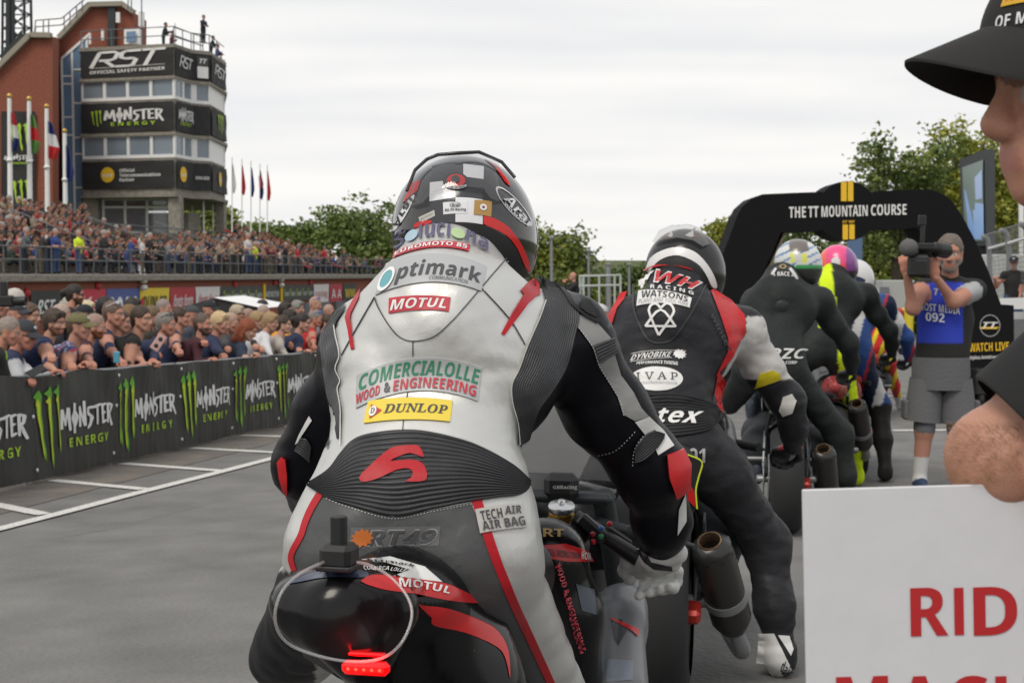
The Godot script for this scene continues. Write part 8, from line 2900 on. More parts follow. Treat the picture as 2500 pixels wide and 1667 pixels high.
func other_riders() -> void:
	var black := Color(0.027, 0.028, 0.03)
	var neon := Color(0.6, 0.78, 0.02)
	var list := [
		{x = 1922, y = 640, hx = 1950, hy = 637, d = 8.7, label = "rider in plain black leathers with a humped back and white and green helmet", foot = [2072, 1225, 8.6], kn = [2050, 1060, 8.5], suit = 0},
		{x = 2047, y = 642, hx = 2047, hy = 642, d = 10.4, label = "rider with a bright pink helmet and fluorescent yellow and black leathers", foot = [2092, 1175, 10.4], kn = [2072, 1000, 10.2], suit = 1},
		{x = 2098, y = 672, hx = 2090, hy = 674, d = 11.3, label = "rider in blue, white and red leathers behind the pink helmet", foot = [2162, 1172, 10.7], kn = [2148, 990, 10.9], suit = 2},
		{x = 2135, y = 716, hx = 2119, hy = 717, d = 17.5, label = "far rider in red and yellow leathers with a pale blue and white helmet", foot = [2196, 985, 19.0], kn = [2172, 885, 17.6], suit = 3},
	]
	for s in list:
		var su: int = s.suit
		s.gaze = Vector3(0.25, 0, -1)
		s.wr = 0.006
		s.slim = 0.87
		s.pose = {kn1 = s.kn}
		var f := at(s.foot[0], s.foot[1], s.foot[2])
		s.foot1 = Vector3(f.x, ground_h(f.x, f.z), f.z)
		var t := thing("person", s.label, "person", Vector3(joint(s, "hip0").x, ground_h(joint(s, "hip0").x, -s.d), -s.d))
		var o := t.position
		var col := func(id: int, p: Vector3) -> Color:
			var q := seen_at(p)
			match su:
				0: return black
				1:
					if id < 2 and q.x > 2000.0 and q.x < 2036.0 + (q.y - 690.0) * 0.12 and q.y < 800.0: return neon
					if id == 3 or id == 4: return neon if q.x > 2066.0 + (q.y - 1040.0) * 0.12 else black
					return black
				2:
					if id == 4: return Color(0.02, 0.02, 0.022)
					var b := fposmod(q.x * 1.1 + q.y * 0.3, 110.0)
					return Color(0.55, 0.55, 0.55) if b < 26.0 else Color(0.03, 0.07, 0.22) if b < 66.0 else Color(0.4, 0.03, 0.04) if b < 73.0 else Color(0.015, 0.02, 0.05)
				3:
					if id == 4 and p.y < -0.35: return Color(0.6, 0.6, 0.6)
					return Color(0.6, 0.5, 0.02) if fposmod(q.x + q.y * 0.4, 30.0) < 11.0 else Color(0.5, 0.03, 0.03)
			return black
		var mb := rider_body(s, 0.018, col)
		var lm := grained(vmat(0.55), 3.0, 0.4, 81, 0.02)
		lm.metallic_specular = 0.25
		creased(lm, 1.6, 0.6)
		part(mb, "body", lm, t, -o)
		var hs: Dictionary = s.duplicate()
		hs.x = s.hx
		hs.y = s.hy
		var k: float = 2.85 / s.d
		var hm := helmet_shape(hs, 0.011, func(_i: int, p: Vector3) -> Color:
			var q := (seen_at(p) - Vector2(s.hx, s.hy)) / k
			match su:
				0:
					if q.y > 35.0: return Color(0.012, 0.012, 0.012) if q.y > 55.0 else Color(0.03, 0.3, 0.08)
					if absf(q.x) < 60.0 and q.y > -60.0 and q.y < 10.0: return Color(0.6, 0.62, 0.05) if absf(q.x) > 28.0 else Color(0.5, 0.52, 0.5)
					if absf(q.x) < 70.0 and q.y < -70.0: return Color(0.12, 0.1, 0.09)
					return Color(0.6, 0.62, 0.62) if fposmod(q.x * 0.5 + q.y, 60.0) > 16.0 else Color(0.1, 0.2, 0.4)
				1:
					if q.y > 70.0: return Color(0.02, 0.02, 0.02)
					if (q - Vector2(-20, -10)).length() < 42.0: return Color(0.65, 0.62, 0.64)
					if q.x > 70.0: return Color(0.2, 0.05, 0.25)
					return Color(0.75, 0.04, 0.2).lerp(Color(0.8, 0.06, 0.03), clampf((q.y + 20.0) / 60.0, 0.0, 1.0)) if q.x > -110.0 else Color(0.8, 0.1, 0.04)
				2: return Color(0.6, 0.6, 0.6)
				_: return Color(0.25, 0.45, 0.62) if q.y > -10.0 and absf(q.x) < 80.0 else Color(0.62, 0.63, 0.64)
			)
		var gl := vmat(0.2)
		gl.clearcoat_enabled = true
		part(hm, "helmet", gl, t, -o)
		glove(s, t, o, Color(0.03, 0.03, 0.03), Color(0.4, 0.4, 0.4) if su else Color(0.05, 0.05, 0.05))
		if su == 0:
			var rel := Relief.new()
			rel.fill([mb], 0.008)
			var hb := Body.new()
			hb.k = 0.03
			hb.bone(at(1912, 688, 8.52), at(1906, 745, 8.42), 0.1, 0.07)
			var hump := hb.build(0.014, func(_i: int, _p: Vector3) -> Color: return Color.WHITE)
			hump.c.clear()
			part(hump, "hump", leather(Color(0.03, 0.031, 0.034), 0.4), t, -o)
			var hr := Relief.new()
			hr.fill([hump], 0.008)
			var mw := mat(Color(0.6, 0.6, 0.6), 0.5)
			for q in [[1880, 692, 1886, 672, 1896, 656], [1928, 656, 1942, 674, 1950, 694]]:
				part(patch(hr, strip2(curve(q), 7, 5), 0.005, 8.5, 8.0), "hump_trim", mw, t, -o)
			part(lay_tris(hr, disc_tris(Vector2(1912, 652), Vector2(8, 6), 14, 0.6), 0.006, 8.5), "emblem", mat(Color(0.35, 0.25, 0.1), 0.5), t, -o)
			badge(hr, [1888, 668, 1938, 668, 1938, 678, 1888, 678], 3, 8.5, null, t, [["A RACE A", "bold", 0, 0, 1, 1, mw]], "badge", 0.01)
			badge(rel, [1880, 850, 1968, 852, 1962, 876, 1886, 876], 0, 8.4, null, t, [["RZC", "bold", 0, 0, 1, 1, mw, 0.1]], "badge", 0.008)
			badge(rel, [1876, 880, 1945, 882, 1944, 889, 1876, 888], 0, 8.4, null, t, [["RACING CORP", "bold", 0, 0, 1, 1, mw]], "badge", 0.008)
			for c in t.get_children():
				if c.name.begins_with("lettering"): c.position = -o

# ---------------------------------------------------------------- motorcycles
func wheel(b: Node3D, T: Transform3D, c: Vector3, r: float, w: float, rimc: Color) -> void:
	var tr := T * Transform3D(Basis(Vector3(0, 0, 1), PI / 2), c)
	var prof := PackedVector2Array()
	for k in 13:
		var a := PI * (k / 12.0) - PI / 2
		prof.append(Vector2(r - w * 0.42 + w * 0.42 * cos(a), w * 0.5 * sin(a)))
	var mb := MB.new()
	mb.lathe(prof, 40, tr)
	var o := Node3D.new()
	o.name = "wheel"
	b.add_child(o, true)
	part(mb, "tyre", M.rubber, o)
	mb = MB.new()
	mb.lathe(PackedVector2Array([Vector2(r - w * 0.4, -w * 0.45), Vector2(r - w * 0.5, -w * 0.4), Vector2(r - w * 0.55, 0), Vector2(r - w * 0.5, w * 0.4), Vector2(r - w * 0.4, w * 0.45)]), 32, tr)
	for k in 5:
		var a := TAU * k / 5.0
		bar(mb, tr * Vector3(0.03 * cos(a), 0, 0.03 * sin(a)), tr * Vector3((r - w * 0.52) * cos(a), 0, (r - w * 0.52) * sin(a)), 0.03, 0.05, tr.basis.y)
	mb.lathe(PackedVector2Array([Vector2(0.001, -0.06), Vector2(0.035, -0.06), Vector2(0.035, 0.06), Vector2(0.001, 0.06)]), 16, tr)
	part(mb, "rim", mat(rimc, 0.3, 0.7), o)
	mb = MB.new()
	mb.lathe(PackedVector2Array([Vector2(0.1, w * 0.55), Vector2(0.14, w * 0.55), Vector2(0.14, w * 0.5), Vector2(0.1, w * 0.5)]), 28, tr)
	part(mb, "brake_disc", M.steel, o)

func bike(label: String, rear: Vector3, yaw: float, paint: Color, paint2: Color, pipe_at: Array, front := false) -> Node3D:
	var gy := ground_h(rear.x, rear.z)
	var b := thing("motorcycle", label, "motorcycle", Vector3(rear.x, gy, rear.z), 0, "racing motorcycles queuing to start")
	var T := Transform3D(Basis(Vector3.UP, -yaw) * Basis(Vector3.RIGHT, -0.02), Vector3.ZERO)
	wheel(b, T, Vector3(0, 0.31, 0), 0.32, 0.19, Color(0.03, 0.03, 0.03))
	wheel(b, T, Vector3(0, 0.30, -1.4), 0.3, 0.12, Color(0.03, 0.03, 0.03))
	var blob := func(bones: Array, called: String, m: Material, cell := 0.014) -> MB:
		var bd := Body.new()
		bd.k = 0.05
		for q in bones: bd.bone(T * (q[0] as Vector3), T * (q[1] as Vector3), q[2], q[3], 0, T.basis.x if q.size() > 4 else Vector3.ZERO, q[4] if q.size() > 4 else 1.0)
		var mb := bd.build(cell, func(_i: int, _p: Vector3) -> Color: return Color.WHITE)
		mb.c.clear()
		part(mb, called, m, b)
		return mb
	var gloss := mat(paint, 0.3)
	gloss.metallic_specular = 0.35
	var gloss2 := mat(paint2, 0.3)
	gloss2.metallic_specular = 0.35
	if not front: blob.call([[Vector3(0, 0.74, -0.42), Vector3(0, 0.79, -0.72), 0.12, 0.15]], "tank", gloss)
	blob.call([[Vector3(0, 0.76, -0.05), Vector3(0, 0.74, -0.4), 0.09, 0.1, 1.3]], "seat", M.black)
	if not front: blob.call([[Vector3(0, 0.76, 0.16), Vector3(0, 0.74, 0.0), 0.045, 0.08], [Vector3(0, 0.74, 0.0), Vector3(0, 0.74, -0.2), 0.08, 0.09]], "tail", gloss2)
	for sx in [-1.0, 1.0]:
		if front and sx > 0.0: continue
		blob.call([[Vector3(sx * 0.2, 0.66, -0.78), Vector3(sx * 0.15, 0.74, -1.18), 0.1, 0.09, 0.45], [Vector3(sx * 0.19, 0.42, -0.72), Vector3(sx * 0.17, 0.56, -1.02), 0.16, 0.13, 0.4], [Vector3(sx * 0.16, 0.3, -0.5), Vector3(sx * 0.15, 0.34, -0.9), 0.09, 0.1, 0.45]], "fairing_side", gloss2 if sx > 0 else gloss)
	blob.call([[Vector3(-0.09, 0.7 if front else 0.78, -1.24), Vector3(0.09, 0.7 if front else 0.78, -1.24), 0.1, 0.1], [Vector3(0, 0.72 if front else 0.84, -1.2 if front else -1.14), Vector3(0, 0.68, -1.36), 0.1, 0.07]], "nose_fairing", gloss)
	if not front: blob.call([[Vector3(-0.13, 0.45, -0.5), Vector3(0.13, 0.45, -0.5), 0.14, 0.14], [Vector3(-0.13, 0.5, -0.75), Vector3(0.13, 0.5, -0.75), 0.14, 0.14]], "engine", M.dark_steel, 0.02)
	var mb := MB.new()
	for sx in [-1.0, 1.0]:
		bar(mb, T * Vector3(sx * 0.12, 0.32, 0.02), T * Vector3(sx * 0.1, 0.42, -0.48), 0.035, 0.07, Vector3.UP, 0.01)
	part(mb, "swingarm", M.dark_steel, b)
	for sx in [-1.0, 1.0]:
		mb = MB.new()
		pipe(mb, T * Vector3(sx * 0.11, 0.82, -0.98), T * Vector3(sx * 0.11, 0.32, -1.36), 0.027, 10)
		part(mb, "fork_leg", M.dark_steel, b)
		mb = MB.new()
		pipe(mb, T * Vector3(sx * 0.1, 0.76, -0.98), T * Vector3(sx * 0.3, 0.735, -0.86), 0.012, 8)
		var hb := part(mb, "handlebar", M.dark_steel, b)
		mb = MB.new()
		mb.tube(PackedVector3Array([T * Vector3(sx * 0.19, 0.748, -0.926), T * Vector3(sx * 0.2, 0.747, -0.92), T * Vector3(sx * 0.3, 0.735, -0.86), T * Vector3(sx * 0.31, 0.734, -0.854)]), PackedFloat32Array([0.022, 0.017, 0.017, 0.021]), 10)
		part(mb, "grip", M.rubber, hb)
		mb = MB.new()
		mb.tube(smooth_path([T * Vector3(sx * 0.16, 0.75, -0.98), T * Vector3(sx * 0.22, 0.74, -0.99), T * Vector3(sx * 0.33, 0.72, -0.93)], 4), 0.007, 6)
		part(mb, "lever", M.dark_steel, hb)
		mb = MB.new()
		pipe(mb, T * Vector3(sx * 0.12, 0.4, -0.22), T * Vector3(sx * 0.24, 0.4, -0.22), 0.012, 8)
		part(mb, "footpeg", M.steel, b)
	# axle, caliper, chain, footrest hangers, struts and hoses
	mb = MB.new()
	mb.lathe(PackedVector2Array([Vector2(0.001, -0.17), Vector2(0.016, -0.17), Vector2(0.022, -0.155), Vector2(0.022, 0.155), Vector2(0.016, 0.17), Vector2(0.001, 0.17)]), 6, T * Transform3D(Basis(Vector3(0, 0, 1), PI / 2), Vector3(0, 0.31, 0)))
	part(mb, "axle", M.steel, b)
	mb = MB.new()
	mb.box(T * xf(Vector3(0.105, 0.3, 0.13), 0, 0.3), Vector3(0.05, 0.05, 0.09), 0.012)
	part(mb, "brake_caliper", mat(Color(0.4, 0.03, 0.02), 0.35, 0.3), b)
	mb = MB.new()
	for y in [0.27, 0.35]: bar(mb, T * Vector3(-0.13, y, 0.0), T * Vector3(-0.11, 0.42 + (y - 0.31) * 0.5, -0.45), 0.012, 0.016)
	mb.lathe(PackedVector2Array([Vector2(0.03, -0.004), Vector2(0.1, -0.004), Vector2(0.105, 0), Vector2(0.1, 0.004), Vector2(0.03, 0.004)]), 28, T * Transform3D(Basis(Vector3(0, 0, 1), PI / 2), Vector3(-0.13, 0.31, 0)))
	part(mb, "chain_drive", M.steel, b)
	mb = MB.new()
	mb.tube(smooth_path([T * Vector3(0.11, 0.34, 0.12), T * Vector3(0.13, 0.5, 0.02), T * Vector3(0.12, 0.55, -0.3)], 6), 0.006, 6)
	part(mb, "brake_hose", M.black, b)
	mb = MB.new()
	mb.tube(smooth_path([T * Vector3(0.2, 0.745, -0.95), T * Vector3(0.16, 0.86, -1.08), T * Vector3(0.06, 0.7, -1.1)], 6), 0.006, 6)
	part(mb, "brake_hose", M.black, b)
	for sx in [-1.0, 1.0]:
		mb = MB.new()
		bar(mb, T * Vector3(sx * 0.13, 0.34, -0.2), T * Vector3(sx * 0.12, 0.54, -0.34), 0.014, 0.07, Vector3.UP, 0.004)
		part(mb, "footrest_hanger", M.steel, b)
		mb = MB.new()
		pipe(mb, T * Vector3(sx * 0.09, 0.7, 0.05), T * Vector3(sx * 0.12, 0.5, -0.38), 0.012, 8)
		part(mb, "subframe_strut", M.dark_steel, b)
	rows_arc(b, T)
	mb = MB.new()
	mb.box(T * xf(Vector3(0, 0.815, -0.98)), Vector3(0.27, 0.025, 0.07), 0.01)
	part(mb, "top_yoke", M.dark_steel, b)
	var rows := []
	for r in 9:
		var row := PackedVector3Array()
		for c in 11:
			var u := c / 10.0 * 2.0 - 1.0
			var v := r / 8.0
			row.append(T * Vector3(u * lerpf(0.12, 0.185, v), 1.03 - 0.2 * v - 0.05 * u * u * (1.0 - v), -1.04 - 0.16 * v + 0.1 * u * u))
		rows.append(row)
	mb = MB.new()
	mb.rings(rows, false, false)
	var sc := mat(Color(0.7, 0.72, 0.74), 0.05)
	sc.transparency = BaseMaterial3D.TRANSPARENCY_ALPHA
	sc.albedo_color.a = 0.6
	part(mb, "windscreen", sc, b)
	# silencer: can, end cap, bore and clamp
	if pipe_at.size():
		var a: Vector3 = pipe_at[0] - b.position
		var e: Vector3 = pipe_at[1] - b.position
		var d := (e - a).normalized()
		var R: float = pipe_at[2]
		var can := MB.new()
		can.tube(PackedVector3Array([a + d * 0.03, a + d * 0.06, e - d * 0.05, e]), PackedFloat32Array([R * 0.97, R, R, R * 0.7]), 18, false)
		var si := part(can, "silencer", grained(mat(Color(0.05, 0.048, 0.045), 0.35, 0.5), 12.0, 0.2, 91), b)
		var cap := MB.new()
		var end := Transform3D(along_to(a, e).basis, a)
		cap.lathe(PackedVector2Array([Vector2(R * 0.52, 0.01), Vector2(R * 0.62, 0), Vector2(R * 0.98, 0.02), Vector2(R * 1.03, 0.05)]), 8, end)
		part(cap, "end_cap", mat(Color(0.03, 0.03, 0.03), 0.3, 0.4), si)
		var bore := MB.new()
		bore.tube(PackedVector3Array([a + d * 0.012, a + d * 0.16]), PackedFloat32Array([R * 0.52, R * 0.46]), 18, true)
		bore.i.resize(18 * 6 * 1)
		part(bore, "outlet", mat(Color(0.03, 0.022, 0.016), 0.7), si)
		var lip := MB.new()
		lip.lathe(PackedVector2Array([Vector2(R * 0.58, 0.01), Vector2(R * 0.57, -0.006), Vector2(R * 0.5, -0.006), Vector2(R * 0.5, 0.03)]), 20, end)
		part(lip, "outlet_ring", mat(Color(0.3, 0.2, 0.12), 0.3, 0.8), si)
		var cl := MB.new()
		cl.tube(PackedVector3Array([a.lerp(e, 0.6), a.lerp(e, 0.68)]), R * 1.05, 18)
		part(cl, "clamp", M.steel, si)
		var hd := MB.new()
		hd.tube(smooth_path([e - d * 0.01, e + d * 0.12, T * Vector3(0.12, 0.3, -0.35)], 5), 0.03, 10)
		part(hd, "header_pipe", M.steel, si)
	return b

func rows_arc(b: Node3D, T: Transform3D) -> void:
	# the hugger that follows the back tyre
	var rows := []
	for k in 9:
		var a := lerpf(0.5, 1.75, k / 8.0)
		var row := PackedVector3Array()
		for c in 7:
			var u := c / 6.0 * 2.0 - 1.0
			row.append(T * Vector3(u * 0.1, 0.31 + sin(a) * (0.35 - 0.05 * u * u), cos(a) * (0.35 - 0.05 * u * u) * -1.0))
		rows.append(row)
	var mb := MB.new()
	mb.sheet(rows, T.basis.y * -0.004)
	part(mb, "hugger", M.black, b)

func rear_of(px: float, d: float, yaw: float) -> Vector3:
	var p := at(px, 670, d)
	return Vector3(p.x, 0, p.z)

func build_bikes() -> void:
	front_bike()
	bike("black motorcycle of the second rider with a big right hand silencer", rear_of(1622, 4.68, 0.17), 0.17, Color(0.02, 0.02, 0.022), Color(0.03, 0.03, 0.032), [at(1733, 1322, 4.5), at(1792, 1530, 4.72), 0.068])
	bike("grey motorcycle of the black suited rider with a raised silencer", rear_of(1925, 8.2, 0.17), 0.17, Color(0.05, 0.06, 0.08), Color(0.35, 0.36, 0.38), [at(2010, 1096, 8.1), at(2024, 1260, 8.4), 0.072])
	bike("motorcycle under the pink helmeted rider with a silencer by the yellow leg", rear_of(2040, 10.0, 0.17), 0.17, Color(0.02, 0.02, 0.02), Color(0.3, 0.05, 0.05), [at(2092, 985, 9.9), at(2110, 1090, 10.2), 0.07])
	bike("white and red motorcycle under the blue and white rider", rear_of(2092, 11.0, 0.17), 0.17, Color(0.4, 0.4, 0.4), Color(0.35, 0.03, 0.03), [])
	bike("far dark motorcycle under the red and yellow rider", rear_of(2135, 17.2, 0.17), 0.17, Color(0.03, 0.03, 0.03), Color(0.4, 0.05, 0.03), [])

func front_bike() -> void:
	var b := bike("nearest black, red and white motorcycle with a lit red tail light", Vector3(-0.15, 0, -2.38), 0.26, Color(0.01, 0.01, 0.011), Color(0.016, 0.017, 0.02), [], true)
	var o := b.position
	var bd := Body.new()
	bd.k = 0.025
	bd.bone(at(790, 1468, 2.2), at(975, 1470, 2.34), 0.085, 0.105, 0, Vector3.UP, 0.62)
	bd.bone(at(975, 1480, 2.34), at(1085, 1600, 2.44), 0.1, 0.122, 0)
	bd.bone(at(770, 1500, 2.17), at(930, 1490, 2.15), 0.055, 0.06, 0, Vector3(0.2, 0.2, 1), 0.7)
	bd.bone(at(838, 1510, 2.14), at(890, 1580, 2.14), 0.07, 0.048, 0, Vector3(0.2, 0, 1), 0.7)
	bd.bone(at(880, 1570, 2.15), at(905, 1660, 2.22), 0.055, 0.035)
	bd.bone(at(1000, 1600, 2.35), at(1130, 1690, 2.42), 0.09, 0.11)
	var mb := bd.build(0.007, func(_i: int, _p: Vector3) -> Color: return Color.WHITE)
	mb.c.clear()
	var rel := Relief.new()
	rel.fill([mb], 0.003)
	var gloss := mat(Color(0.006, 0.006, 0.007), 0.2)
	gloss.metallic_specular = 0.38
	var tail := part(mb, "tail", gloss, b, -o)
	var red := mat(Color(0.5, 0.012, 0.014), 0.25)
	var mw := mat(Color(0.7, 0.7, 0.69), 0.3)
	var mk := mat(Color(0.012, 0.012, 0.014), 0.3)
	part(patch(rel, curve([879, 1420, 904, 1406, 962, 1408, 1077, 1423, 1130, 1444, 1180, 1472, 1100, 1466, 1011, 1450, 940, 1440, 896, 1428], 3), 0.0015, 2.2, 9.0), "red_stripe", red, tail)
	part(patch(rel, curve([1020, 1478, 1094, 1486, 1180, 1519, 1217, 1544, 1240, 1590, 1244, 1656, 1234, 1612, 1212, 1579, 1135, 1544, 1059, 1526, 1053, 1507], 3), 0.0015, 2.3, 9.0), "red_stripe", red, tail)
	part(patch(rel, outline([882, 1368, 950, 1360, 1036, 1385, 1078, 1421, 960, 1407, 1000, 1392, 940, 1374]), 0.0015, 2.2, 9.0), "white_panel", mw, tail)
	part(patch(rel, curve([706, 1426, 745, 1406, 800, 1392, 880, 1392, 895, 1410, 800, 1410, 740, 1420], 3), 0.0015, 2.15, 9.0), "blue_panel", mat(Color(0.04, 0.05, 0.09), 0.25), tail)
	badge(rel, [968, 1411, 1098, 1434, 1096, 1450, 976, 1434], 2, 2.2, null, tail, [["MOTUL", "bold", 0, 0, 1, 1, mw, 0.05]], "badge", 0.003)
	badge(rel, [890, 1366, 1010, 1380, 1008, 1388, 900, 1374], 2, 2.2, null, tail, [["optimark", "bold", 0, 0, 1, 1, mk, 0.05]], "badge", 0.003)
	badge(rel, [880, 1382, 988, 1392, 984, 1400, 890, 1394], 2, 2.2, null, tail, [["COMERCIALOLLE", "bold", 0, 0, 1, 1, mw, 0.05]], "badge", 0.003)
	# tail light
	var lamp := thing_part("tail_light", b)
	var lens := mat(Color(0.35, 0.005, 0.008), 0.2)
	lens.emission_enabled = true
	lens.emission = Color(1.0, 0.02, 0.03)
	lens.emission_energy_multiplier = 0.32
	var lt := Transform3D(Basis(Vector3.UP, -0.2), at(893, 1630, 2.07) - o)
	mb = MB.new()
	mb.box(lt, Vector3(0.072, 0.02, 0.02), 0.006)
	part(mb, "lens", lens, lamp)
	var led := lens.duplicate()
	led.emission = Color(1.0, 0.18, 0.12)
	led.emission_energy_multiplier = 5.0
	for k in 5:
		mb = MB.new()
		mb.ellipsoid(lt * xf(Vector3(-0.024 + 0.012 * k, 0, 0.0105)), Vector3(0.0026, 0.0024, 0.0012), 8, 6)
		part(mb, "led", led, lamp)
	mb = MB.new()
	mb.box(lt * xf(Vector3(0, 0.019, -0.006)), Vector3(0.056, 0.005, 0.012), 0.002)
	part(mb, "upper_strip", lens, lamp)
	var gl := AreaLight3D.new()
	gl.name = "tail_glow"
	gl.light_color = Color(1.0, 0.05, 0.04)
	gl.light_energy = 0.02
	gl.area_size = Vector2(0.07, 0.02)
	gl.shadow_enabled = true
	add_child(gl)
	gl.transform = Transform3D(Basis(Vector3.UP, PI - 0.2) * Basis(Vector3.RIGHT, 0.25), at(893, 1630, 2.05))
	gl.rotation.y += PI
	# transponder on the tail, and its loop of clear tube
	mb = MB.new()
	mb.box(Transform3D(Basis(Vector3.UP, -0.26), at(828, 1356, 2.13) - o), Vector3(0.05, 0.037, 0.05), 0.008)
	var tp := part(mb, "transponder", M.black, b)
	mb = MB.new()
	mb.lathe(PackedVector2Array([Vector2(0.0128, -0.022), Vector2(0.0128, 0.0195), Vector2(0.0118, 0.021), Vector2(0.0005, 0.021)]), 20, xf(at(827, 1294, 2.13) - o))
	part(mb, "aerial", M.black, tp)
	mb = MB.new()
	mb.box(Transform3D(Basis(Vector3.UP, -0.26), at(828, 1382, 2.13) - o), Vector3(0.056, 0.008, 0.056), 0.002)
	part(mb, "base", M.black, tp)
	var loop := []
	for q in [[790, 1372, 2.11], [735, 1398, 2.07], [690, 1440, 2.04], [671, 1498, 2.03], [684, 1550, 2.04], [730, 1585, 2.05], [830, 1612, 2.05], [920, 1610, 2.05], [975, 1575, 2.05], [1004, 1512, 2.07], [996, 1460, 2.09], [955, 1410, 2.11], [905, 1380, 2.12], [870, 1372, 2.12]]: loop.append(at(q[0], q[1], q[2]) - o)
	mb = MB.new()
	mb.tube(smooth_path(loop, 6), 0.0024, 8)
	var clear := mat(Color(0.5, 0.5, 0.5), 0.2)
	clear.transparency = BaseMaterial3D.TRANSPARENCY_ALPHA
	clear.albedo_color.a = 0.3
	part(mb, "clear_tube", clear, b)
	# cockpit: steering damper nut, buttons, padded reservoir, dash
	mb = MB.new()
	mb.lathe(PackedVector2Array([Vector2(0.001, 0.022), Vector2(0.008, 0.022), Vector2(0.008, 0.014), Vector2(0.028, 0.012), Vector2(0.03, 0.008), Vector2(0.03, 0), Vector2(0.028, -0.004)]), 28, Transform3D(Basis(Vector3.RIGHT, 0.25), at(1371, 1243, 3.15) - o))
	part(mb, "steering_nut", mat(Color(0.6, 0.6, 0.6), 0.25, 0.9), b)
	mb = MB.new()
	mb.lathe(PackedVector2Array([Vector2(0.027, 0.0), Vector2(0.029, -0.005), Vector2(0.029, -0.02), Vector2(0.035, -0.022), Vector2(0.035, -0.045)]), 28, Transform3D(Basis(Vector3.RIGHT, 0.25), at(1371, 1247, 3.15) - o))
	part(mb, "damper_body", mat(Color(0.4, 0.24, 0.05), 0.3, 0.9), b)
	var knobs := [[1488, 1279, 0.5, 0.01, 0.02], [1467, 1290, 0.03, 0.12, 0.4], [1467, 1310, 0.02, 0.25, 0.08], [1449, 1322, 0.5, 0.01, 0.02], [1447, 1304, 0.3, 0.01, 0.02]]
	for q in knobs:
		mb = MB.new()
		mb.ellipsoid(xf(at(q[0], q[1], 3.05) - o), Vector3(0.0062, 0.0062, 0.006), 12, 8)
		part(mb, "button", mat(Color(q[2], q[3], q[4]), 0.3), b)
	mb = MB.new()
	bar(mb, at(1415, 1262, 3.09) - o, at(1478, 1318, 3.07) - o, 0.022, 0.03, Vector3.UP, 0.006)
	bar(mb, at(1478, 1288, 3.09) - o, at(1540, 1330, 3.1) - o, 0.018, 0.02, Vector3.UP, 0.005)
	part(mb, "switch_block", M.black, b)
	mb = MB.new()
	pipe(mb, at(1405, 1262, 3.12) - o, at(1560, 1365, 3.06) - o, 0.018, 12)
	part(mb, "right_clip_on", M.black, b)
	mb = MB.new()
	mb.box(Transform3D(Basis(Vector3.UP, -0.2), at(1371, 1186, 3.3) - o), Vector3(0.08, 0.062, 0.05), 0.016)
	var pad := part(mb, "reservoir_cover", M.black, b)
	part(flat_print(warped(letters("GBRacing", "serifbold"), [Vector2(0.25, 0.45), Vector2(0.95, 0.4), Vector2(0.95, 0.6), Vector2(0.25, 0.62)]), Transform3D(Basis(Vector3.UP, -0.2), at(1330, 1155, 3.272) - o), Vector2(0.08, 0.06)), "lettering", mw, pad)
	mb = MB.new()
	mb.box(Transform3D(Basis(Vector3.UP, -0.2) * Basis(Vector3.RIGHT, -0.4), at(1318, 1190, 3.38) - o), Vector3(0.1, 0.07, 0.02), 0.005)
	part(mb, "dashboard", mat(Color(0.05, 0.055, 0.06), 0.3), b)
	# tank top and the painted fairing beside the rider's knee
	var td := Body.new()
	td.k = 0.04
	td.bone(at(1330, 1370, 2.95), at(1385, 1330, 3.1), 0.075, 0.05)
	td.bone(at(1330, 1370, 2.95), at(1385, 1500, 2.95), 0.085, 0.07)
	td.bone(at(1385, 1500, 2.95), at(1400, 1680, 2.95), 0.07, 0.06)
	mb = td.build(0.009, func(_i: int, _p: Vector3) -> Color: return Color.WHITE)
	mb.c.clear()
	rel = Relief.new()
	rel.fill([mb], 0.004)
	var tank := part(mb, "tank_cover", gloss, b, -o)
	part(patch(rel, outline([1320, 1332, 1380, 1328, 1436, 1346, 1448, 1372, 1380, 1370, 1320, 1360]), 0.002, 2.9, 9.0), "red_band", red, tank)
	badge(rel, [1326, 1292, 1376, 1294, 1376, 1312, 1326, 1312], 0, 2.9, null, tank, [["RT", "bold", 0, 0, 1, 1, mat(Color(0.4, 0.25, 0.08), 0.4)]], "badge", 0.003)
	badge(rel, [1338, 1340, 1412, 1350, 1412, 1364, 1338, 1356], 0, 2.9, null, tank, [["TOLL RACING TEAM", "bold", 0, 0, 1, 1, mk]], "badge", 0.004)
	badge(rel, [1416, 1346, 1438, 1352, 1438, 1368, 1416, 1364], 0, 2.9, null, tank, [["HON", "bold", 0, 0, 1, 1, mw]], "badge", 0.004)
	part(patch(rel, outline([1405, 1425, 1450, 1440, 1455, 1500, 1420, 1490]), 0.002, 2.9, 9.0), "blue_panel", mat(Color(0.05, 0.065, 0.09), 0.3), tank)
	var fd := Body.new()
	fd.k = 0.04
	fd.bone(at(1510, 1490, 3.25), at(1500, 1700, 3.0), 0.055, 0.075)
	fd.bone(at(1545, 1440, 3.35), at(1510, 1520, 3.2), 0.03, 0.06)
	mb = fd.build(0.01, func(_i: int, _p: Vector3) -> Color: return Color.WHITE)
	mb.c.clear()
	rel = Relief.new()
	rel.fill([mb], 0.004)
	var fr := part(mb, "side_fairing", mat(Color(0.13, 0.135, 0.145), 0.35), b, -o)
	part(patch(rel, outline([1492, 1520, 1518, 1512, 1530, 1540, 1510, 1575, 1500, 1560]), 0.002, 3.1, 9.0), "camo_patch", mat(Color(0.035, 0.038, 0.042), 0.3), fr)
	part(patch(rel, outline([1484, 1610, 1545, 1616, 1545, 1660, 1480, 1665]), 0.002, 3.1, 9.0), "camo_patch", mat(Color(0.16, 0.18, 0.22), 0.3), fr)
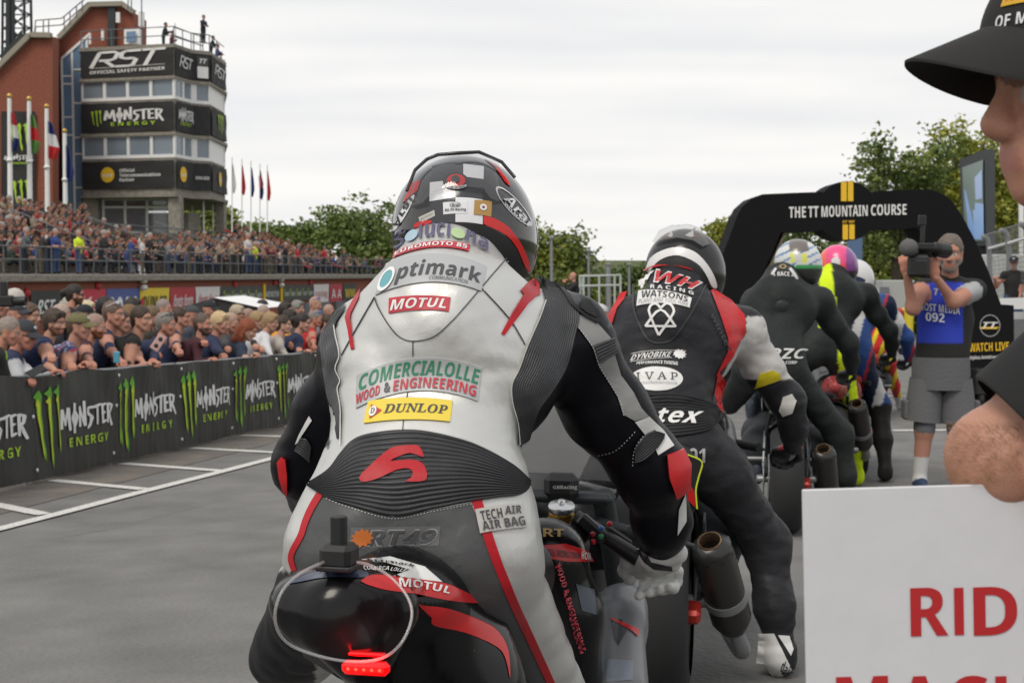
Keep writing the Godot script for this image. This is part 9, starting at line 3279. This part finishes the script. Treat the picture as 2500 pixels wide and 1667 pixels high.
	part(patch(rel, outline([1490, 1512, 1500, 1512, 1560, 1538, 1556, 1554, 1540, 1540]), 0.003, 3.1, 9.0), "red_slash", red, fr)

	# lever guard with its piped edge
	mb = MB.new()
	var pv := PackedVector3Array()
	for q in [[1652, 1100], [1684, 1112], [1714, 1128], [1706, 1165], [1699, 1198], [1702, 1242], [1676, 1222], [1668, 1150]]: pv.append(at(q[0], q[1], 3.2) - o)
	var po := PackedVector2Array()
	for q in pv: po.append(Vector2(q.x, q.y))
	mb.prism(po, xf(Vector3(0, 0, pv[0].z - 0.006)), 0.006)
	var guard := part(mb, "lever_guard", M.black, b)
	mb = MB.new()
	mb.tube(smooth_path([pv[0], pv[1], pv[2], pv[3], pv[4], pv[5]], 4), 0.0022, 6)
	part(mb, "yellow_piping", mat(Color(0.6, 0.7, 0.02), 0.4), guard)
	mb = MB.new()
	mb.quad(pv[6] + Vector3(0, 0.05, 0.004), pv[4] + Vector3(-0.004, 0, 0.004), pv[5] + Vector3(-0.004, 0.004, 0.004), pv[6] + Vector3(0, 0.004, 0.004))
	part(mb, "red_panel", red, guard)

func thing_part(called: String, parent: Node3D) -> Node3D:
	var o := Node3D.new()
	o.name = called
	parent.add_child(o, true)
	return o

# ---------------------------------------------------------------- people by the start line
func relief_of(o: MeshInstance3D, shift: Vector3, cell: float) -> Relief:
	var ar := o.mesh.surface_get_arrays(0)
	var mb := MB.new()
	for p in ar[Mesh.ARRAY_VERTEX]: mb.v.append(p + shift)
	mb.i = ar[Mesh.ARRAY_INDEX]
	var rel := Relief.new()
	rel.fill([mb], cell)
	return rel

func build_start_line_people() -> void:
	var d := 10.2
	var blue := Color(0.02, 0.045, 0.42)
	var bib := func(p: Vector3, c: Color, id: int) -> Color:
		var q := seen_at(p)
		if id == 6: return Color(0.36, 0.37, 0.39)
		return blue if q.y > 690.0 and q.y < 838.0 and q.x > 2240.0 and q.x < 2352.0 else c
	var man := person({label = "bearded camera operator in a blue bib and grey shorts filming by the arch", head = at(2320, 624, d), fwd = Vector3(-0.1, 0, 1), look = Vector3(-0.35, -0.05, 1), size = 1.06, belly = 1.12, shirt = Color(0.014, 0.014, 0.015), sleeve = Color(0.36, 0.37, 0.39), pattern = bib, long = false, cuff = 0.13, low = Color(0.12, 0.12, 0.13), shorts = Color(0.12, 0.12, 0.13), calf = 0, sock = Color(0.6, 0.6, 0.6), shoes = Color(0.02, 0.04, 0.1), hair = "short", hair_col = Color(0.13, 0.105, 0.085), beard = Color(0.27, 0.22, 0.19), skin = skin_tone(0.55), hip = at(2298, 905, d), hands = [at(2284, 676, d - 0.3), at(2214, 668, d - 0.28)], elbow = Vector3(0, -1, 0.15), palm = Vector3(0.2, 0.6, -1), hand_along = Vector3(-0.2, 1, 0.1), cell = 0.016})
	var o := man.position
	var rel := relief_of(man.get_child(0), o, 0.008)
	var mw := mat(Color(0.62, 0.63, 0.66), 0.6)
	var G := thing_part("bib_print", man)
	G.position = -o
	badge(rel, [2248, 738, 2342, 748, 2342, 768, 2248, 756], 0, d, null, G, [["HOST MEDIA", "bold", 0, 0, 1, 1, mw]], "badge", 0.012)
	badge(rel, [2262, 762, 2306, 765, 2306, 787, 2262, 783], 0, d, null, G, [["092", "bold", 0, 0, 1, 1, mw]], "badge", 0.012)
	badge(rel, [2278, 703, 2308, 705, 2310, 720, 2280, 720], 0, d, null, G, [["TT", "bold", 0, 0, 1, 1, mw, 0.2]], "badge", 0.012)
	var vc := thing("video_camera", "black shoulder video camera with a furry microphone held by the camera operator", "camera", at(2243, 650, d - 0.38))
	var co := vc.position
	var C := func(px: float, py: float, dd := 0.0) -> Vector3: return at(px, py, d - 0.38 + dd) - co
	var mb := MB.new()
	mb.box(Transform3D(Basis(Vector3.UP, -0.3), C.call(2244, 650)), Vector3(0.145, 0.15, 0.3), 0.02)
	part(mb, "body", M.black, vc)
	mb = MB.new()
	mb.box(Transform3D(Basis(Vector3.UP, -0.3), C.call(2243, 654, -0.15)), Vector3(0.12, 0.11, 0.06), 0.01)
	part(mb, "lens_hood", mat(Color(0.008, 0.008, 0.008), 0.25), vc)
	mb = MB.new()
	mb.ellipsoid(xf(C.call(2219, 605, -0.1)), Vector3(0.062, 0.062, 0.075), 16, 12)
	part(mb, "microphone", grained(mat(Color(0.11, 0.11, 0.11), 1.0), 16.0, 1.0, 95, 0.1), vc)
	mb = MB.new()
	mb.tube(PackedVector3Array([C.call(2240, 608, 0.02), C.call(2280, 606, 0.04), C.call(2286, 608, 0.04), C.call(2310, 612, 0.12)]), PackedFloat32Array([0.03, 0.03, 0.05, 0.055]), 14)
	part(mb, "viewfinder", M.black, vc)
	mb = MB.new()
	mb.box(xf(C.call(2252, 602)), Vector3(0.16, 0.05, 0.08), 0.01)
	pipe(mb, C.call(2252, 600), C.call(2254, 540), 0.016, 8)
	mb.box(xf(C.call(2252, 538)), Vector3(0.05, 0.07, 0.04), 0.006)
	part(mb, "top_mount", M.black, vc)
	person({label = "man in a black polo shirt and dark cap behind the pit wall", head = at(2476, 642, 28), fwd = Vector3(-0.2, 0, 1), look = Vector3(-0.4, -0.1, 1), shirt = Color(0.012, 0.012, 0.013), long = false, low = Color(0.05, 0.08, 0.15), cap = Color(0.012, 0.014, 0.02), cap_mark = Color(0.4, 0.4, 0.4), beard = Color(0.4, 0.37, 0.34), skin = skin_tone(0.7), hands = [at(2489, 730, 27.8), at(2430, 682, 27.9)], cell = 0.025})
	person({label = "bald man in black raising a hand beyond the front rider's shoulder", head = at(1398, 676, 42), fwd = Vector3(-1, 0, 0.2), look = Vector3(-1, 0, 0.1), shirt = Color(0.013, 0.014, 0.018), low = Color(0.02, 0.02, 0.03), skin = skin_tone(0.4), hands = [at(1380, 690, 41.8), at(1382, 688, 42.2)], cell = 0.03})
	person({label = "distant person in a red cap behind the second rider's shoulder", head = at(1462, 772, 16), fwd = Vector3(-1, 0, 0.2), look = Vector3(-0.6, 0, 0.6), shirt = Color(0.3, 0.05, 0.04), cap = Color(0.5, 0.5, 0.5), cell = 0.03, lean = 0.3})

# ---------------------------------------------------------------- the man with the sign
func build_sign_holder() -> void:
	var s := thing("sign_board", "large white board with red capital letters in the lower right corner", "sign", Vector3(0.48, ground_h(0.48, -1.4), -1.4))
	var so := s.position
	var a := at(1960, 1196, 1.4) - so
	var b := at(2760, 1172, 1.4) - so
	var x := (b - a).normalized()
	var F := Transform3D(Basis(x, Vector3(0, 0, 1).cross(x), Vector3(0, 0, 1)), a)
	var W := (b - a).length()
	var mb := MB.new()
	mb.box(F * xf(Vector3(W / 2, -0.44, -0.003)), Vector3(W, 0.88, 0.006), 0.001)
	part(mb, "board", grained(mottled(mat(Color.WHITE, 0.45), Color(0.58, 0.58, 0.61), Color(0.61, 0.61, 0.635), 3.0, 96), 3.0, 0.05, 97), s)
	mb = MB.new()
	for q in [0.05, W - 0.05]: bar(mb, F * Vector3(q, -0.2, -0.03), F * Vector3(q, -1.0, -0.12), 0.03, 0.03)
	part(mb, "leg", M.steel, s)
	var red := mat(Color(0.42, 0.012, 0.016), 0.5)
	for q in [["R", 2222, 2316, 1435], ["I", 2329, 2354, 1434], ["D", 2376, 2484, 1433], ["E", 2503, 2580, 1432], ["M", 2041, 2170, 1652], ["A", 2192, 2300, 1651], ["C", 2318, 2412, 1650], ["H", 2430, 2530, 1650]]:
		var p := F.affine_inverse() * (at(q[1], q[3], 1.4) - so)
		var e := F.affine_inverse() * (at(q[2], q[3] + 115, 1.4) - so)
		part(flat_print(letters(q[0], "bold") if q[0] != "I" else quad_tris(1), F * Transform3D(Basis.IDENTITY, Vector3(p.x, p.y, 0)), Vector2(e.x - p.x, p.y - e.y), 0.001), "letter", red, s)
	# the man: face in profile under a cap, arm resting on the board's edge
	var D := 1.5
	var H := at(2665, 249, D)
	var t := thing("person", "man in a black cap and T-shirt resting his arm on the white board", "person", Vector3(H.x, ground_h(H.x, H.z), H.z))
	var o := t.position
	var look := Vector3(-1, -0.04, 0.1).normalized()
	var hf := head_frame(H, look)
	var sk := Color(0.5, 0.255, 0.175)
	var hb := head_body()
	hb.k = 0.016
	var cloth := Color(0.012, 0.012, 0.013)
	var hm := hb.build(0.0034, func(id: int, p: Vector3) -> Color:
		if id == 1 and absf(p.y + 0.0585) < 0.0125 and absf(p.x) < 0.024: return Color(0.45, 0.2, 0.155)
		if id == 2: return Color(0.4, 0.38, 0.36)
		if id == 3: return Color(0.2, 0.11, 0.07)
		return sk)
	for k in hm.v.size(): hm.v[k] = hf * hm.v[k]
	var B := Body.new()
	B.k = 0.03
	var neck := H + Vector3(0.04, -0.2, 0)
	B.bone(H + Vector3(0.03, -0.08, 0), neck, 0.055, 0.06, 0)
	B.bone(neck + Vector3(0.02, -0.05, 0), neck + Vector3(0.06, -0.3, 0), 0.1, 0.17, 5)
	B.bone(neck + Vector3(0.06, -0.3, 0), neck + Vector3(0.12, -0.62, 0), 0.17, 0.15, 5)
	for z in [-0.1, 0.1]: B.bone(neck + Vector3(0.12, -0.66, z), Vector3(neck.x + 0.14, o.y + 0.08, neck.z + z), 0.1, 0.06, 7)
	var sh := at(2730, 790, 1.42)
	B.bone(neck + Vector3(0.04, -0.08, 0), sh, 0.09, 0.075, 5)
	B.bone(sh, at(2625, 930, 1.43), 0.068, 0.06, 5)
	var arm := at(2600, 960, 1.43)
	B.bone(arm, at(2460, 1095, 1.44), 0.045, 0.042, 0)
	B.bone(at(2412, 1108, 1.45), at(2440, 1150, 1.44), 0.036, 0.044, 0)
	B.bone(at(2430, 1125, 1.44), at(2600, 1140, 1.45), 0.04, 0.03, 0)
	B.bone(neck + Vector3(0.06, -0.12, -0.2), at(2820, 1060, 1.62), 0.07, 0.05, 5)
	B.bone(at(2820, 1060, 1.62), at(2900, 1120, 1.42), 0.04, 0.032, 0)
	var bm := B.build(0.0075, func(id: int, _p: Vector3) -> Color: return cloth if id == 5 else Color(0.03, 0.03, 0.04) if id == 7 else Color(0.5, 0.27, 0.19))
	var n := bm.v.size()
	bm.v.append_array(hm.v)
	bm.c.append_array(hm.c)
	for k in hm.i: bm.i.append(n + k)
	# the other hand laid on the forearm, and this one's fingers
	var flesh := func(_i: int, _p: Vector3) -> Color: return Color(0.52, 0.27, 0.2)
	join_shape(bm, shapes.hand1, hand_frame(at(2860, 1118, 1.37), Vector3(-1, -0.02, 0.05), Vector3(0, -0.6, -1), 1.0, 1.0), flesh)
	join_shape(bm, shapes.hand1, hand_frame(at(2596, 1140, 1.45), Vector3(1, 0, 0), Vector3(0, -1, 0.2), 1.0, 1.0), flesh)
	var skin := grained(vmat(0.55), 16.0, 0.3, 98, 0.06)
	skin.albedo_texture = noise(0.05, 97, false, 4.0, ramp([Color(0.86, 0.79, 0.77), Color(0.97, 0.95, 0.94), Color.WHITE]))
	skin.subsurf_scatter_enabled = true
	skin.subsurf_scatter_strength = 0.12
	part(bm, "body", skin, t, -o)
	# sleeve hem
	mb = MB.new()
	var e0 := at(2640, 920, 1.425)
	var e1 := at(2500, 1040, 1.432)
	mb.tube(PackedVector3Array([e0, e0.lerp(e1, 0.5), e1, e1 + (e1 - e0) * 0.02]), PackedFloat32Array([0.07, 0.069, 0.068, 0.063]), 28, false)
	part(mb, "sleeve", grained(mat(cloth, 0.9), 18.0, 0.4, 99, 0.08), t, -o)
	# hairs on the forearm
	mb = MB.new()
	var r := RandomNumberGenerator.new()
	r.seed = 3
	var rel := Relief.new()
	rel.fill([bm], 0.004)
	for k in 800:
		var q := Vector2(r.randf_range(2318, 2500), r.randf_range(1035, 1180))
		var p := at(q.x, q.y, 1.42)
		if rel.look(p.x, p.y) < -1.6: continue
		var w := laid(rel, q, 0.0, 1.42)
		var nn := rel.normal(w.x, w.y)
		var g := (Vector3(-0.5, r.randf_range(-0.3, 0.8), 0.2) + nn * 0.7).normalized()
		mb.tube(PackedVector3Array([w, w + g * 0.005, w + g * 0.008 + Vector3(-0.004, 0.001, 0)]), PackedFloat32Array([0.00014, 0.00012, 0.00005]), 3, false)
	var hair := part(mb, "arm_hair", mat(Color(0.42, 0.26, 0.15), 0.5), t, -o)
	hair.set_meta("kind", "stuff")
	# cap
	var felt := grained(mat(Color(0.014, 0.0135, 0.013), 0.85), 30.0, 0.35, 100, 0.1)
	mb = MB.new()
	var prof := PackedVector2Array()
	for k in 17:
		var an := PI / 2 * k / 16.0
		prof.append(Vector2(maxf(cos(an), 0.002), pow(sin(an), 0.85)))
	mb.lathe(prof, 40, hf * Transform3D(Basis.from_scale(Vector3(0.094, 0.118, 0.121)), Vector3(0, 0.05, -0.006)))
	var cap := part(mb, "cap", felt, t, -o)
	mb = MB.new()
	var rows := []
	for k in 13:
		var row := PackedVector3Array()
		for c in 31:
			var u := c / 30.0 * 2.0 - 1.0
			var base := Vector3(u * 0.088, 0.079 - 0.028 * u * u, 0.121 * sqrt(maxf(0.0, 1.0 - u * u * 0.87)) - 0.006)
			var out := k / 12.0 * 0.082 * pow(maxf(0.0, 1.0 - u * u * 0.92), 0.6)
			row.append(hf * (base + Vector3(-u * 0.004 * k / 12.0, -0.030 * k / 12.0 - 0.014 * u * u * k / 12.0, out)))
		rows.append(row)
	mb.sheet(rows, Vector3(0, -0.003, 0))
	part(mb, "peak", felt, cap)
	# embroidered words on its front
	mb = MB.new()
	var put := func(tris: PackedVector2Array, a0: float, a1: float, y0: float, y1: float, m: Material, called: String) -> void:
		var w := MB.new()
		for q in split_tris(tris, 0.15):
			var an := lerpf(a0, a1, q.x)
			var y := lerpf(y0, y1, q.y)
			var f := sqrt(maxf(0.0, 1.0 - pow(pow(clampf((y - 0.05) / 0.118, 0, 1), 1.0 / 0.85), 2.0)))
			w.v.append(hf * Vector3(sin(an) * 0.0955 * f, y, cos(an) * 0.1225 * f - 0.006))
			w.i.append(w.v.size() - 1)
		part(w, called, m, cap)
	var side := 1.0
	put.call(letters("OF MAN", "bold"), side * 0.22, side * 0.85, 0.087, 0.075, mat(Color(0.7, 0.7, 0.72), 0.7), "lettering")
	put.call(quad_tris(6), side * 0.25, side * 0.85, 0.112, 0.096, mat(Color(0.6, 0.35, 0.02), 0.7), "emblem")
	put.call(quad_tris(6), side * 0.3, side * 0.85, 0.109, 0.1, mat(Color(0.5, 0.03, 0.02), 0.7), "emblem")
